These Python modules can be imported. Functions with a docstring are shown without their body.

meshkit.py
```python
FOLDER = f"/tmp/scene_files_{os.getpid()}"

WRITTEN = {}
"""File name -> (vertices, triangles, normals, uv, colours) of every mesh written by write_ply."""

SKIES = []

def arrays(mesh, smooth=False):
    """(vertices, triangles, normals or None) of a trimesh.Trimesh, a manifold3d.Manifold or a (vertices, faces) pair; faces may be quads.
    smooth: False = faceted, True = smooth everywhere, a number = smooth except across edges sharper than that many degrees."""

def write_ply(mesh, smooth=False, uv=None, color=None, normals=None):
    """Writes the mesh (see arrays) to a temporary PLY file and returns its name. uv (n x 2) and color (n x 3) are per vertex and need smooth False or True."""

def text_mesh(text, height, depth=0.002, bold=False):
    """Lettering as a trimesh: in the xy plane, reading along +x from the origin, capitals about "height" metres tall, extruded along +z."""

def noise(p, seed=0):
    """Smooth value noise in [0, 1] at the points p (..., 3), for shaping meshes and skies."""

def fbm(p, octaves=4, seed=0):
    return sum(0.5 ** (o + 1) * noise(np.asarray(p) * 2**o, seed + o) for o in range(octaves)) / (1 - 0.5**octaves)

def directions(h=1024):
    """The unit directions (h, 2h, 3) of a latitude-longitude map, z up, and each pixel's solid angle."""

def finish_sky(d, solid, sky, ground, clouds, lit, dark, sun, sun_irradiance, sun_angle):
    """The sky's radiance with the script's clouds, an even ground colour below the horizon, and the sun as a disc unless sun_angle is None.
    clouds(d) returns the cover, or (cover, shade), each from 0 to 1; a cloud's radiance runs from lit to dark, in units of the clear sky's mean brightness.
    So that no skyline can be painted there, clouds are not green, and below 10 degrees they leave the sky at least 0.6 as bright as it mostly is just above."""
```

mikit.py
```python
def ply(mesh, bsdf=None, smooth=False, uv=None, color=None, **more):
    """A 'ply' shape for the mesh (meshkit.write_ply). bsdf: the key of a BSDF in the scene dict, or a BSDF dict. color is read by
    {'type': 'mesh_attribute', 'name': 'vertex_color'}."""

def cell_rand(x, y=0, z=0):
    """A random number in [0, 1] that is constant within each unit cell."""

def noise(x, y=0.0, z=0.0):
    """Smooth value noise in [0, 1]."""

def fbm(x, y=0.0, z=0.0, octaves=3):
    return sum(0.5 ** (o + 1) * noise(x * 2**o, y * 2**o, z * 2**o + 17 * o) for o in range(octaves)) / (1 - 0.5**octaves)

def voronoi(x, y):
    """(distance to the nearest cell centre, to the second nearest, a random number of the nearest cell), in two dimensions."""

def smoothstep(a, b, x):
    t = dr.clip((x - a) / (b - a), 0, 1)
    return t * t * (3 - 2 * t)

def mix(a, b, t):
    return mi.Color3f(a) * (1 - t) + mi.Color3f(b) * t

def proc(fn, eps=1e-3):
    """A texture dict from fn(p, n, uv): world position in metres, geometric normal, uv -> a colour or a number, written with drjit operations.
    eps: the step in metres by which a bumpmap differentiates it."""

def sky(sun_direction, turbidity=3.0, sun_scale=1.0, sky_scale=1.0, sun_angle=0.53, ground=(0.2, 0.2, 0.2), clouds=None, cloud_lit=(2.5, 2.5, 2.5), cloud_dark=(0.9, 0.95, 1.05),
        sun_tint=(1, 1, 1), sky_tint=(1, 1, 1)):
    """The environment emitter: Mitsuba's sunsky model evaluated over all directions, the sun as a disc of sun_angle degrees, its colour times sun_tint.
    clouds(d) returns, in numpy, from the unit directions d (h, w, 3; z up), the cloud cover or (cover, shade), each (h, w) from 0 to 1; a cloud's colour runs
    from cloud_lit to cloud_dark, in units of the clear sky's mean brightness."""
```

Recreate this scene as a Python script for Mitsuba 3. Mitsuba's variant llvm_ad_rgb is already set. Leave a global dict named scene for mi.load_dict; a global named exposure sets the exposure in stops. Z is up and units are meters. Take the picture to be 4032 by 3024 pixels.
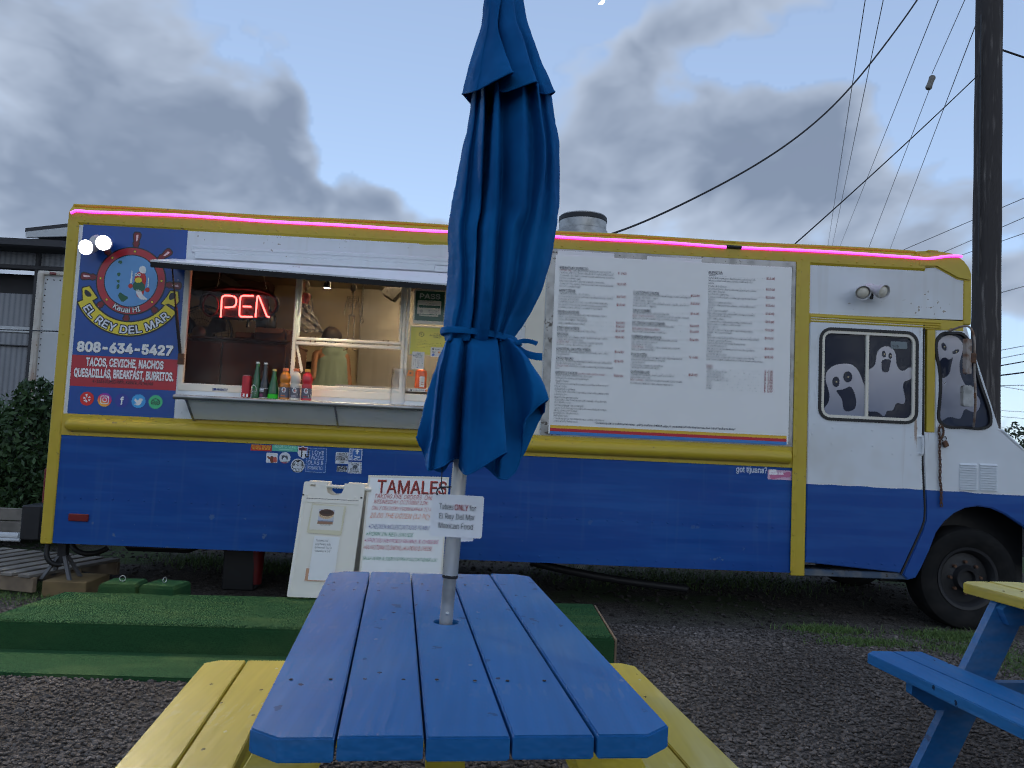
import math, random
import numpy as np, trimesh, drjit as dr, mitsuba as mi
import manifold3d as m3
import shapely, shapely.affinity as aff
from shapely.geometry import Polygon, Point, LineString, box as sbox
import mikit, meshkit
from mikit import proc, noise, fbm, voronoi, smoothstep, mix, cell_rand
T4 = mi.ScalarTransform4f
PI = math.pi
random.seed(7); rng = np.random.default_rng(7)
scene, labels = {}, {}

# ------------------------------------------------------------------ camera, sky, exposure
CAM = np.array([0, 0, 1.27])
yaw, pitch, roll = [math.radians(a) for a in (2.115, 4.073, 2.623)]
fwd = np.array([math.sin(yaw)*math.cos(pitch), math.cos(yaw)*math.cos(pitch), math.sin(pitch)])
r0 = np.array([math.cos(yaw), -math.sin(yaw), 0]); u0 = np.cross(r0, fwd)
upv = u0*math.cos(roll) - r0*math.sin(roll)
scene['camera'] = {'type': 'perspective', 'fov': 65.34, 'fov_axis': 'x', 'near_clip': 0.05, 'far_clip': 6000.0,
    'to_world': T4().look_at(origin=CAM.tolist(), target=(CAM+fwd).tolist(), up=upv.tolist())}
exposure = 1.3

def clouds(d):
    az = np.degrees(np.arctan2(d[..., 0], d[..., 1])); el = np.degrees(np.arcsin(np.clip(d[..., 2], -1, 1)))
    p = d*np.array([1, 1, 1.35])/(d[..., 2:3]*.5+.42)
    w = meshkit.fbm(p*2.1+np.array([3.1, 8.2, 0]), 4, 5)-.5
    w2 = meshkit.fbm(p*2.1+np.array([13.1, 2.2, 4]), 4, 9)-.5
    q = p + np.stack([w, w2, w], -1)*.30
    f = meshkit.fbm(q*3.0, 4, 21)-.5
    puff = np.abs(meshkit.fbm(q*7, 5, 61)-.5)*2
    fine = meshkit.fbm(q*17, 5, 31)-.5
    D = .50 + f*.80 + (.34-puff)*.40 + fine*.22 + .13*np.exp(-(el/13)**2)
    for a, e, sa, se, k in CLOUD_LUMPS:
        da = (az-a+180) % 360-180 + w*14
        D = D + k*np.exp(-(da/sa)**2-((el-e+w2*10)/se)**2)
    cover = np.clip((D-.40)/.34, 0, 1); cover = cover*cover*(3-2*cover)
    lit = meshkit.fbm(q*6+np.array([0.3, 0.1, .25]), 5, 44)-.5
    shade = np.clip((D-.42)/.66, 0, 1)**.9 + lit*.85 + fine*.15
    cover = np.maximum(cover*.96, .38); shade = np.where(cover <= .38, 0, shade)
    return cover, np.clip(shade, 0, 1)
# cloud banks of this evening: (azimuth, elevation, their half sizes in degrees, density)
CLOUD_LUMPS = [
    (*(-23.98, 16.68), 11, 5, .34), (*(-16.53, 18.79), 5, 5, .32), (*(-29.64, 18.28), 9, 8, .22), (*(-15.88, 22.66), 2.2, 2.6, .30), (*(-23.24, 24.84), 7, 5, .08),
    (*(-7.41, 16.50), 4, 2.0, .44), (*(-10.64, 15.87), 3, 1.6, .26), (*(-3.35, 15.55), 4, 1.5, .2),
    (*(-9.17, 23.28), 7, 6, -.44), (*(-17.04, 25.54), 5, 3.5, -.18), (*(-3.60, 19.91), 5, 3.5, -.38), (*(-2.73, 27.87), 7, 6, -.34), (*(-21.00, 22.33), 2.6, 1.6, -.16), (*(-12.38, 17.84), 1.6, 2, -.26),
    (*(12.62, 27.85), 7, 2.4, .32), (*(7.39, 24.55), 4, 4, .16), (*(12.24, 20.37), 10, 5, .28), (*(24.68, 21.70), 4.5, 3.6, .42), (*(18.96, 21.30), 6, 3, .22), (*(22.41, 17.27), 8, 4, .34), (*(9.76, 16.05), 7, 2.5, .26), (*(-29.00, 13.48), 7, 3, .2), (*(-16.27, 15.22), 4, 3, .22),
    (*(25.20, 25.20), 6, 2.0, -.42), (*(18.22, 25.33), 5, 1.3, -.30), (*(31.55, 24.03), 6, 5, -.42), (*(5.46, 29.04), 3, 2, -.22),
    (*(29.76, 16.42), 5, 3, -.10), (*(34.46, 18.60), 3, 5, -.25), (*(34.11, 10.17), 5, 1.6, .34), (*(34.47, 4.27), 6, 2.5, -.34), (*(29.46, 20.07), 3, 1.5, -.2)]
scene['sky_light'] = mikit.sky([math.sin(math.radians(165))*.9, math.cos(math.radians(165))*.9, 0.42], turbidity=3.0, sun_scale=0.0, sky_scale=2.85, sky_tint=(1.06, 1.05, 1.16),
    ground=(.06, .06, .06), clouds=clouds, cloud_lit=(1.08, 1.24, 1.50), cloud_dark=(.425, .53, .725))

# ------------------------------------------------------------------ materials
def lin(r, g, b):
    return [((v/255)/12.92 if v <= 10 else (((v/255)+.055)/1.055)**2.4) for v in (r, g, b)]
def C3(c): return mi.Color3f(*[float(v) for v in c])
def bsdf(name, d, two=True):
    scene['mat_'+name] = {'type': 'twosided', 'bsdf': d} if two else d
    return name
def pr(col, rough=.5, **k):
    c = {'type': 'rgb', 'value': [float(v) for v in col]} if not isinstance(col, dict) else col
    return {'type': 'principled', 'base_color': c, 'roughness': rough, **k}
def bump(d, fn, scale=1.0, eps=1e-3):
    return {'type': 'bumpmap', 'height': proc(fn, eps), 'scale': scale, 'bsdf': d}
def worn(c1, c2, fq=6.0, amt=.35, chip=None, chipc=(.3, .3, .3), streak=0.0):
    def fn(p, n, uv):
        a = fbm(p.x*fq, p.y*fq, p.z*fq, 4)
        col = mix(C3(c1), C3(c2), smoothstep(.35, .75, a)*amt)
        if streak:
            s = fbm(p.x*22, p.y*22, p.z*1.1, 3)
            col = mix(col, C3(c2), smoothstep(.55, .8, s)*streak)
        if chip:
            k = fbm(p.x*41+7, p.y*41, p.z*41, 3)*.6+fbm(p.x*3.7, p.y*3.7+5, p.z*3.7, 2)*.4
            col = mix(col, C3(chipc), smoothstep(chip, chip+.03, k))
        return col
    return proc(fn)
def flat(name, col, rough=.5, **k): return bsdf(name, pr(col, rough, **k))
WHITE = (.69, .725, .755); YEL = (.50, .375, .026); BLU = (.007, .064, .285)
ripple = lambda p, n, uv: fbm(p.x*3.1, p.y*3, p.z*2.6, 3)*.010 + fbm(p.x*60, p.y*60, p.z*60, 2)*.0006
bsdf('white_paint', bump(pr(worn(WHITE, (.56, .55, .52), 2.2, .35, .735, (.35, .30, .25), .25), .38, specular=.4), ripple))
bsdf('yellow_paint', bump(pr(worn(YEL, (.50, .33, .03), 5, .5, .72, (.25, .18, .06), .3), .40), ripple))
def brushed_blue(p, n, uv):
    a = fbm(p.x*1.3, p.y, p.z*17, 4); b = fbm(p.x*2.2, p.y, p.z*2.2, 4)
    col = mix(C3(BLU), C3((.016, .105, .36)), smoothstep(.42, .70, a)*.42+smoothstep(.45, .75, b)*.30)
    col = mix(col, C3((.05, .13, .30)), smoothstep(.60, .74, fbm(p.x*26, p.y*26, p.z*1.4, 3))*.18)
    return mix(col, C3((.10, .17, .30)), smoothstep(.80, .83, fbm(p.x*13+4, 2, p.z*13, 4))*smoothstep(.9, .4, p.z)*.8)
dents = lambda p, n, uv: fbm(p.x*2.3, p.y*3, p.z*2.0, 3)*.020 + fbm(p.x*9, 1, p.z*70, 2)*.0008
bsdf('blue_paint', bump(pr(proc(brushed_blue), .42, specular=.25), dents))
def two_tone(p, n, uv):
    zb = 1.052 - (p.x-2.46)*.010 + (noise(p.x*9, 3)-.5)*.008
    w = mix(C3(WHITE), C3((.55, .53, .48)), smoothstep(.45, .8, fbm(p.x*4, p.y*4, p.z*2.4, 4))*.4)
    w = mix(w, C3((.30, .17, .08)), smoothstep(.62, .74, fbm(p.x*30, p.y*30, p.z*2.0, 3))*smoothstep(.16, .0, dr.abs(p.x-3.33))*.8)
    b = mix(C3(BLU), C3((.016, .10, .34)), smoothstep(.42, .7, fbm(p.x*1.3, 3, p.z*17, 4))*.5+smoothstep(.4, .8, fbm(p.x*3, p.y*3, p.z*3, 4))*.3)
    return dr.select(p.z > zb, w, b)
bsdf('two_tone_paint', bump(pr(proc(two_tone), .42, specular=.3), ripple))
bsdf('print', pr({'type': 'mesh_attribute', 'name': 'vertex_color'}, .45))
bsdf('print_gloss', pr({'type': 'mesh_attribute', 'name': 'vertex_color'}, .22))
flat('black_rubber', (.012, .012, .013), .55); flat('dark_metal', (.018, .018, .02), .55, metallic=.2)
flat('black_plastic', (.015, .015, .017), .35)
bsdf('grey_steel', bump(pr(worn((.40, .41, .42), (.22, .22, .22), 9, .6), .38, metallic=.85), lambda p, n, uv: fbm(p.x*9, p.y*9, p.z*9, 3)*.003))
bsdf('galvanised', pr(worn((.42, .42, .41), (.20, .20, .19), 14, .7, .66, (.09, .08, .07)), .45, metallic=.6))
flat('aluminium', (.62, .62, .60), .32, metallic=.7)
flat('cream_metal', (.70, .66, .56), .38)
bsdf('worn_step', pr(worn((.05, .085, .14), (.16, .16, .16), 14, .8, .62, (.04, .03, .025)), .5, metallic=.2))
bsdf('jar_glass', {'type': 'thindielectric', 'int_ior': 1.4, 'specular_reflectance': {'type': 'rgb', 'value': .6}}, False)
bsdf('poster_print', pr({'type': 'mesh_attribute', 'name': 'vertex_color'}, .6, specular=.12))
flat('stand_grey', (.10, .10, .105), .5)
bsdf('rust', pr(worn((.13, .06, .03), (.05, .03, .025), 40, .8), .8))
bsdf('tube_rust', pr(worn((.34, .30, .27), (.16, .07, .03), 18, .9), .6, metallic=.3))
bsdf('tyre', bump(pr(worn((.009, .009, .009), (.020, .018, .017), 12, .6), .85, specular=.25), lambda p, n, uv: fbm(p.x*40, p.y*40, p.z*40, 2)*.0015))
bsdf('clear_pane', {'type': 'thindielectric', 'int_ior': 1.22, 'specular_reflectance': {'type': 'rgb', 'value': .45}}, False)
bsdf('tinted_pane', {'type': 'thindielectric', 'int_ior': 1.18, 'specular_transmittance': {'type': 'rgb', 'value': [.46, .38, .34]}}, False)
bsdf('glass', {'type': 'dielectric', 'int_ior': 1.5}, False)
for nm, c in (('green_glass', (.010, .085, .02)), ('dark_glass', (.015, .014, .018)), ('lime_glass', (.10, .5, .06))):
    bsdf(nm, {'type': 'principled', 'base_color': {'type': 'rgb', 'value': list(c)}, 'roughness': .08, 'specular': .6, 'clearcoat': .6})
def wood_paint(c1, c2, wornc):
    def fn(p, n, uv):
        a = fbm(p.x*14, p.y*2.2, p.z*30, 4); b = fbm(p.x*2.3+3, p.y*1.9, 0, 4); g = fbm(p.x*70, p.y*4, p.z*90, 3)
        col = mix(C3(c1), C3(c2), smoothstep(.35, .75, b)*.8)
        col = mix(col, C3(wornc), smoothstep(.48, .78, a*.45+b*.55)*.6)
        col = mix(col, C3([v*.35 for v in c1]), smoothstep(.775, .80, fbm(p.x*23+9, p.y*15, p.z*17, 4))*.6)
        sc = fbm(p.x*5+2, p.y*9, p.z*5, 4); col = mix(col, C3(wornc), smoothstep(.56, .70, sc)*smoothstep(.50, .70, fbm(p.x*95, p.y*18, p.z*95, 2))*.30)
        f1, f2, c = voronoi(p.x*15+p.z*9, p.y*11); nick = (c > .86) & (f1 < .055+.05*noise(p.x*140, p.y*90, p.z*140))
        col = dr.select(nick, mix(C3([v*.22 for v in c1]), C3(wornc), dr.select(c > .95, 1.0, 0.0)), col)
        return col*(.88+.24*g)*(.93+.14*noise(dr.floor(p.x*6.667+50)*3.1, 4, 7))
    return proc(fn)
grain = lambda p, n, uv: fbm(p.x*85, p.y*5, p.z*95, 3)*.0018 + fbm(p.x*7, p.y*5, p.z*7, 2)*.003
bsdf('blue_wood', bump(pr(wood_paint((.010, .116, .33), (.019, .145, .36), (.10, .18, .33)), .46, specular=.3), grain))
bsdf('yellow_wood', bump(pr(wood_paint((.53, .415, .040), (.45, .355, .05), (.56, .50, .22)), .46), grain))
bsdf('bare_wood', bump(pr(worn((.23, .17, .11), (.12, .09, .065), 9, .7), .8), grain))
bsdf('yellow_timber', bump(pr(worn((.19, .13, .055), (.11, .075, .035), 9, .6), .8), grain))
bsdf('grey_wood', bump(pr(worn((.20, .18, .155), (.10, .09, .08), 7, .7), .85), grain))
def carpet(p, n, uv):
    a = fbm(p.x*190, p.y*190, p.z*190, 2); b = fbm(p.x*2.6, p.y*5, p.z*4, 4)
    return mix(C3((.010, .060, .016)), C3((.042, .092, .026)), smoothstep(.4, .75, b)*.7)*(.55+.9*a)
bsdf('green_turf', bump(pr(proc(carpet), .95), lambda p, n, uv: fbm(p.x*210, p.y*210, p.z*210, 2)*.004))
def cloth(p, n, uv):
    a = fbm(p.x*7, p.y*7, p.z*5, 4)
    return mix(C3((.002, .072, .225)), C3((.003, .110, .31)), smoothstep(.3, .75, a))
bsdf('canopy_cloth', bump(pr(proc(cloth), .9, specular=.15), lambda p, n, uv: fbm(p.x*16, p.y*16, p.z*7, 3)*.004))
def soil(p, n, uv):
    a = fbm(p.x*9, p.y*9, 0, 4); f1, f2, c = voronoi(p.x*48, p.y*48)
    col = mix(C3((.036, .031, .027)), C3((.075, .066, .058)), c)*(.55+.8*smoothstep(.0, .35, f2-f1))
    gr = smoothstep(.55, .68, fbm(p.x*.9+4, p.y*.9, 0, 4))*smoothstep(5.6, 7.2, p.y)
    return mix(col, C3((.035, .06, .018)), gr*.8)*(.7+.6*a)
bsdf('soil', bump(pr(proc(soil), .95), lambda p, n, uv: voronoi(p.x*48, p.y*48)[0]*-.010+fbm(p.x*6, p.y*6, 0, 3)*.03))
bsdf('gravel', pr({'type': 'mesh_attribute', 'name': 'vertex_color'}, .9))
bsdf('leaf', {'type': 'principled', 'base_color': {'type': 'mesh_attribute', 'name': 'vertex_color'}, 'roughness': .6})
def pole_wood(p, n, uv):
    a = fbm(p.x*26, p.y*26, p.z*1.3, 4); b = fbm(p.x*60, p.y*60, p.z*5, 3)
    return mix(C3((.048, .042, .041)), C3((.19, .17, .155)), smoothstep(.52, .80, a*.6+b*.4))
bsdf('pole_wood', bump(pr(proc(pole_wood), .9), lambda p, n, uv: fbm(p.x*45, p.y*45, p.z*2, 3)*.012))
flat('wire', (.012, .012, .014), .6)
def corr(p, n, uv):
    s = dr.abs(dr.sin(p.x*26)); return mix(C3((.17, .18, .20)), C3((.27, .28, .30)), s)*(.85+.3*fbm(p.x*3, p.y*3, p.z*2, 3))
bsdf('corrugated', bump(pr(proc(corr), .6), lambda p, n, uv: dr.abs(dr.sin(p.x*26))*.015))
flat('trailer_white', (.52, .54, .55), .5)
bsdf('rusty_white', pr(worn((.58, .56, .50), (.25, .11, .05), 5, .3, .64, (.22, .09, .03), .5), .6))
flat('dark_wall', (.05, .05, .055), .8)
bsdf('kitchen_wall', pr(worn((.40, .335, .235), (.30, .25, .18), 3, .5), .55))
bsdf('kitchen_steel', pr(worn((.30, .29, .27), (.22, .21, .19), 3, .5, streak=.4), .4, metallic=.5))
bsdf('cardboard', pr(worn((.16, .072, .052), (.11, .05, .04), 4, .6), .85))
flat('brown_board', (.085, .045, .034), .8)
flat('skin', (.30, .155, .095), .5); flat('hair', (.030, .016, .011), .6); flat('shirt', (.17, .23, .19), .85); flat('trousers', (.03, .03, .04), .85)
flat('bone', (.10, .085, .065), .7); flat('mesh_net', (.05, .045, .04), .9)
flat('white_plastic', (.79, .75, .66), .42); flat('board_white', (.80, .80, .79), .25); flat('paper', (.80, .80, .80), .6)
flat('lamp_body', (.55, .55, .56), .35); flat('reflector_red', (.16, .012, .012), .2, clearcoat=.5)
flat('red_paint', (.16, .008, .010), .5); flat('mirror_face', (.55, .57, .60), .05, metallic=1.0)
flat('concrete', (.22, .21, .19), .9); flat('window_dark', (.006, .009, .022), .3)
flat('juice_orange', (.52, .17, .015), .12, clearcoat=.6); flat('juice_white', (.60, .56, .47), .12, clearcoat=.6); flat('juice_red', (.55, .02, .03), .12, clearcoat=.6)
flat('can_red', (.42, .02, .03), .25, metallic=.3); flat('cap_orange', (.75, .20, .08), .4); flat('cap_amber', (.80, .38, .06), .4); flat('cap_gold', (.60, .45, .15), .35, metallic=.4)
flat('sanitizer', (.80, .13, .03), .2, clearcoat=.5)

# ------------------------------------------------------------------ mesh helpers
def newkey(name, parent=None):
    base = (parent+'__' if parent else '')+name; k, i = base, 0
    while k in scene or k in labels or k in used: i += 1; k = f'{base}_{i:03d}'
    used.add(k); return k
used = set()
def obj(name, mesh, mat, parent=None, smooth=False, label=None, cat=None, group=None, kind=None, color=None, emit=None, to=None, key=None):
    k = key or newkey(name, parent)
    d = mikit.ply(mesh, 'mat_'+mat, smooth=smooth, color=color)
    if emit is not None: d['emitter'] = {'type': 'area', 'radiance': {'type': 'rgb', 'value': [float(v) for v in emit]}}
    scene[k] = d
    tag(k, label, cat, group, kind); return k
def tag(k, label=None, cat=None, group=None, kind=None):
    e = {a: b for a, b in (('label', label), ('category', cat), ('group', group), ('kind', kind)) if b}
    if e: labels[k] = {**labels.get(k, {}), **e}
def thing(name, label, cat, group=None):
    k = newkey(name); tag(k, label, cat, group); return k
def struct(name, mesh, mat, label=None, **k): return obj(name, mesh, mat, label=label, kind='structure', **k)
cat_ = trimesh.util.concatenate
def cbox(x0, x1, y0, y1, z0, z1, c=.004):
    c = min(c, (x1-x0)*.45, (y1-y0)*.45, (z1-z0)*.45)
    if c <= 0: 
        b = trimesh.creation.box((x1-x0, y1-y0, z1-z0)); b.apply_translation(((x0+x1)/2, (y0+y1)/2, (z0+z1)/2)); return b
    P = []
    for sx, x in ((1, x0), (-1, x1)):
        for sy, y in ((1, y0), (-1, y1)):
            for sz, z in ((1, z0), (-1, z1)):
                P += [(x+sx*c, y+sy*c, z), (x+sx*c, y, z+sz*c), (x, y+sy*c, z+sz*c)]
    return trimesh.convex.convex_hull(np.array(P))
def hull(P): return trimesh.convex.convex_hull(np.array(P, float))
def xf(m, M): m = m.copy(); m.apply_transform(M); return m
def rotm(deg, ax, pt=(0, 0, 0)): return trimesh.transformations.rotation_matrix(math.radians(deg), ax, pt)
def mv(m, t): m = m.copy(); m.apply_translation(t); return m
def tube(path, r, n=8, closed=False):
    P = np.array(path, float); N = len(P); R = np.broadcast_to(np.asarray(r, float), (N,))
    Tn = (np.roll(P, -1, 0)-np.roll(P, 1, 0)) if closed else np.gradient(P, axis=0)
    Tn /= np.linalg.norm(Tn, axis=1, keepdims=True)+1e-12
    a = np.array([0, 0, 1.]) if abs(Tn[0][2]) < .9 else np.array([1., 0, 0])
    u = np.cross(Tn[0], a); u /= np.linalg.norm(u); V = []
    ang = np.arange(n)*2*PI/n
    for i in range(N):
        u = u-Tn[i]*(u@Tn[i]); u /= np.linalg.norm(u); w = np.cross(Tn[i], u)
        V.append(P[i]+R[i]*(np.cos(ang)[:, None]*u+np.sin(ang)[:, None]*w))
    V = np.concatenate(V); F = []
    for i in range(N if closed else N-1):
        a0, b0 = i*n, ((i+1) % N)*n
        for j in range(n):
            k = (j+1) % n; F += [(a0+j, a0+k, b0+k), (a0+j, b0+k, b0+j)]
    if not closed:
        V = np.vstack([V, P[0], P[-1]]); c0, c1 = len(V)-2, len(V)-1
        for j in range(n):
            k = (j+1) % n; F += [(c0, k, j), (c1, (N-1)*n+j, (N-1)*n+k)]
    return trimesh.Trimesh(V, F, process=False)
def smoothpath(P, n=40):
    from scipy.interpolate import CubicSpline
    P = np.array(P, float); t = np.r_[0, np.cumsum(np.linalg.norm(np.diff(P, axis=0), axis=1))]
    return CubicSpline(t, P)(np.linspace(0, t[-1], n))
def lathe(prof, n=32, at=(0, 0, 0)):
    m = trimesh.creation.revolve(np.array(prof, float), sections=n)
    if m.volume < 0: m.invert()
    return mv(m, at)
def ext(poly, h):
    ps = [g for g in getattr(poly, 'geoms', [poly]) if isinstance(g, Polygon) and not g.is_empty]
    return cat_([trimesh.creation.extrude_polygon(g, h, engine='earcut') for g in ps])
M_XZ = np.array([[1, 0, 0, 0], [0, 0, -1, 0], [0, 1, 0, 0], [0, 0, 0, 1.]])     # (x, z, out) -> truck side, out = towards the street
def slab(poly, y0, y1):                # polygon in (x, z), from y0 (street side) back to y1
    if not hasattr(poly, 'geom_type'): poly = Polygon(poly)
    return mv(xf(ext(poly, y1-y0), M_XZ), (0, y1, 0))
def bslab(poly, y0, y1, c=.004):       # slab with a chamfered street edge
    if not hasattr(poly, 'geom_type'): poly = Polygon(poly)
    return cat_([slab(poly, y0+c, y1), slab(poly.buffer(-c, join_style=2), y0, y0+c+.0005)])
def rrect(x0, x1, z0, z1, r): return sbox(x0+r, z0+r, x1-r, z1-r).buffer(r, quad_segs=6)
def ring_of(poly, w): return poly.difference(poly.buffer(-w))
def smoothpoly(pts, n=60):
    P = np.array(list(pts)+[pts[0]], float)
    from scipy.interpolate import CubicSpline
    t = np.r_[0, np.cumsum(np.linalg.norm(np.diff(P, axis=0), axis=1))]
    q = CubicSpline(t, P, bc_type='periodic')(np.linspace(0, t[-1], n, endpoint=False)); return Polygon(q).buffer(0)
def dome(x, y, z, r=.007, ax=(0, -1, 0)):
    return (x, y, z, r)
_d = trimesh.creation.icosphere(subdivisions=1, radius=1.0)
def rivets(pts, r=.007, flatten=.55):   # pts: (x, y, z) of heads standing on an upright face towards the street
    out = []
    for p in pts:
        m = _d.copy(); m.vertices = m.vertices*np.array([r, r*flatten, r])+np.array(p); out.append(m)
    return cat_(out)
# ---- flat print: coloured sheets laid on a plane
_gc, _tc = {}, {}
def glyph(c, bold):                     # outline triangles of one character and its advance, from the lettering between two bars
    if (c, bold) not in _gc:
        flat_ = lambda t: (lambda m: (m.vertices, m.faces[m.face_normals[:, 2] > .5]))(meshkit.text_mesh(t, 1.0, .02, bold))
        if ('||', bold) not in _gc:
            v, f = flat_('||'); bw = np.ptp(flat_('|')[0][:, 0]); _gc['||', bold] = (np.ptp(v[:, 0]), bw)
        W0, bw = _gc['||', bold]; v, f = flat_('|'+c+'|'); v = v-[v[:, 0].min(), 0, 0]; W = np.ptp(v[:, 0]); cx = v[f][:, :, 0].mean(1)
        f = f[(cx > bw+1e-3) & (cx < W-bw-1e-3)]
        if c == ' ' or len(f) == 0: _gc[c, bold] = (np.zeros((0, 2)), np.zeros((0, 3), int), W-W0)
        else:
            u, inv = np.unique(f, return_inverse=True); _gc[c, bold] = (v[u][:, :2]-[W0-bw, 0], inv.reshape(-1, 3), W-W0)
    return _gc[c, bold]
def text2d(s, bold=False):
    if (s, bold) not in _tc:
        x, n, V, F = 0., 0, [], []
        for c in s:
            v, f, a = glyph(c, bold)
            V.append(v+[x, 0]); F.append(f+n); n += len(v); x += a
        _tc[s, bold] = (np.vstack(V), np.vstack(F))
    return _tc[s, bold]
class Print:
    def __init__(s, O=(0, 0, 0), U=(1, 0, 0), V=(0, 0, 1)):
        s.O, s.U, s.V = [np.array(a, float) for a in (O, U, V)]; s.N = np.cross(s.U, s.V); s.v, s.f, s.c, s.n = [], [], [], 0
    def tri(s, v, f, col, layer):
        v = np.asarray(v, float); 
        a = v[f[:, 1]]-v[f[:, 0]]; b = v[f[:, 2]]-v[f[:, 0]]; cr = a[:, 0]*b[:, 1]-a[:, 1]*b[:, 0]
        f = np.where((cr < 0)[:, None], f[:, ::-1], f)
        s.v.append(s.O+v[:, :1]*s.U+v[:, 1:2]*s.V+s.N*(.0008+.0006*layer)); s.f.append(f+s.n); s.n += len(v)
        col = np.asarray(col, float); s.c.append(np.broadcast_to(col, (len(v), 3)))
    def poly(s, p, col, layer=1):
        if not hasattr(p, 'geom_type'): p = Polygon(p)
        p = p.buffer(0)
        for g in getattr(p, 'geoms', [p]):
            if g.is_empty or g.area < 1e-9: continue
            v, f = trimesh.creation.triangulate_polygon(g, engine='earcut'); s.tri(v, np.asarray(f), col(v) if callable(col) else col, layer)
    def text(s, t, a, h, col, w=None, bold=False, layer=3, sx=.95, shear=0, slope=0, align='l', grow=0, jit=0):
        v, f = text2d(t, bold); v = v.copy()
        wd = np.ptp(v[:, 0]); v[:, 0] -= v[:, 0].min()
        kx = h*sx if w is None else w/wd
        if jit: v[:, 1] += .12*jit*np.sin(v[:, 0]*2.3+len(t)) + .07*jit*np.sin(v[:, 0]*5.1)
        v[:, 0] += shear*v[:, 1]*h/kx
        v = v*[kx, h]
        if align == 'c': v[:, 0] -= wd*kx/2
        if align == 'r': v[:, 0] -= wd*kx
        v[:, 1] += v[:, 0]*slope
        s.tri(v+np.array(a), f, col, layer); return wd*kx
    def mesh(s):
        return trimesh.Trimesh(np.vstack(s.v), np.vstack(s.f), process=False), np.vstack(s.c)
    def put(s, name, parent=None, mat='print', **k):
        m, c = s.mesh(); return obj(name, m, mat, parent, color=c, **k)
def text_shape(t, bold=True):
    v, f = text2d(t, bold); return shapely.union_all([Polygon(v[a]).buffer(.004, join_style=2) for a in f])
def fat_text(P, t, a, h, col, w, grow, layer=4, sx_grow=1.0):    # heavier lettering: the outline grown all round
    s = text_shape(t).buffer(grow, quad_segs=3).simplify(.006); b = s.bounds
    s = aff.translate(aff.scale(aff.translate(s, -b[0], 0), w/(b[2]-b[0]), h, origin=(0, 0)), *a); P.poly(s, col, layer)
def circ(c, r, q=16): return Point(c).buffer(r, quad_segs=q)
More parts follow.
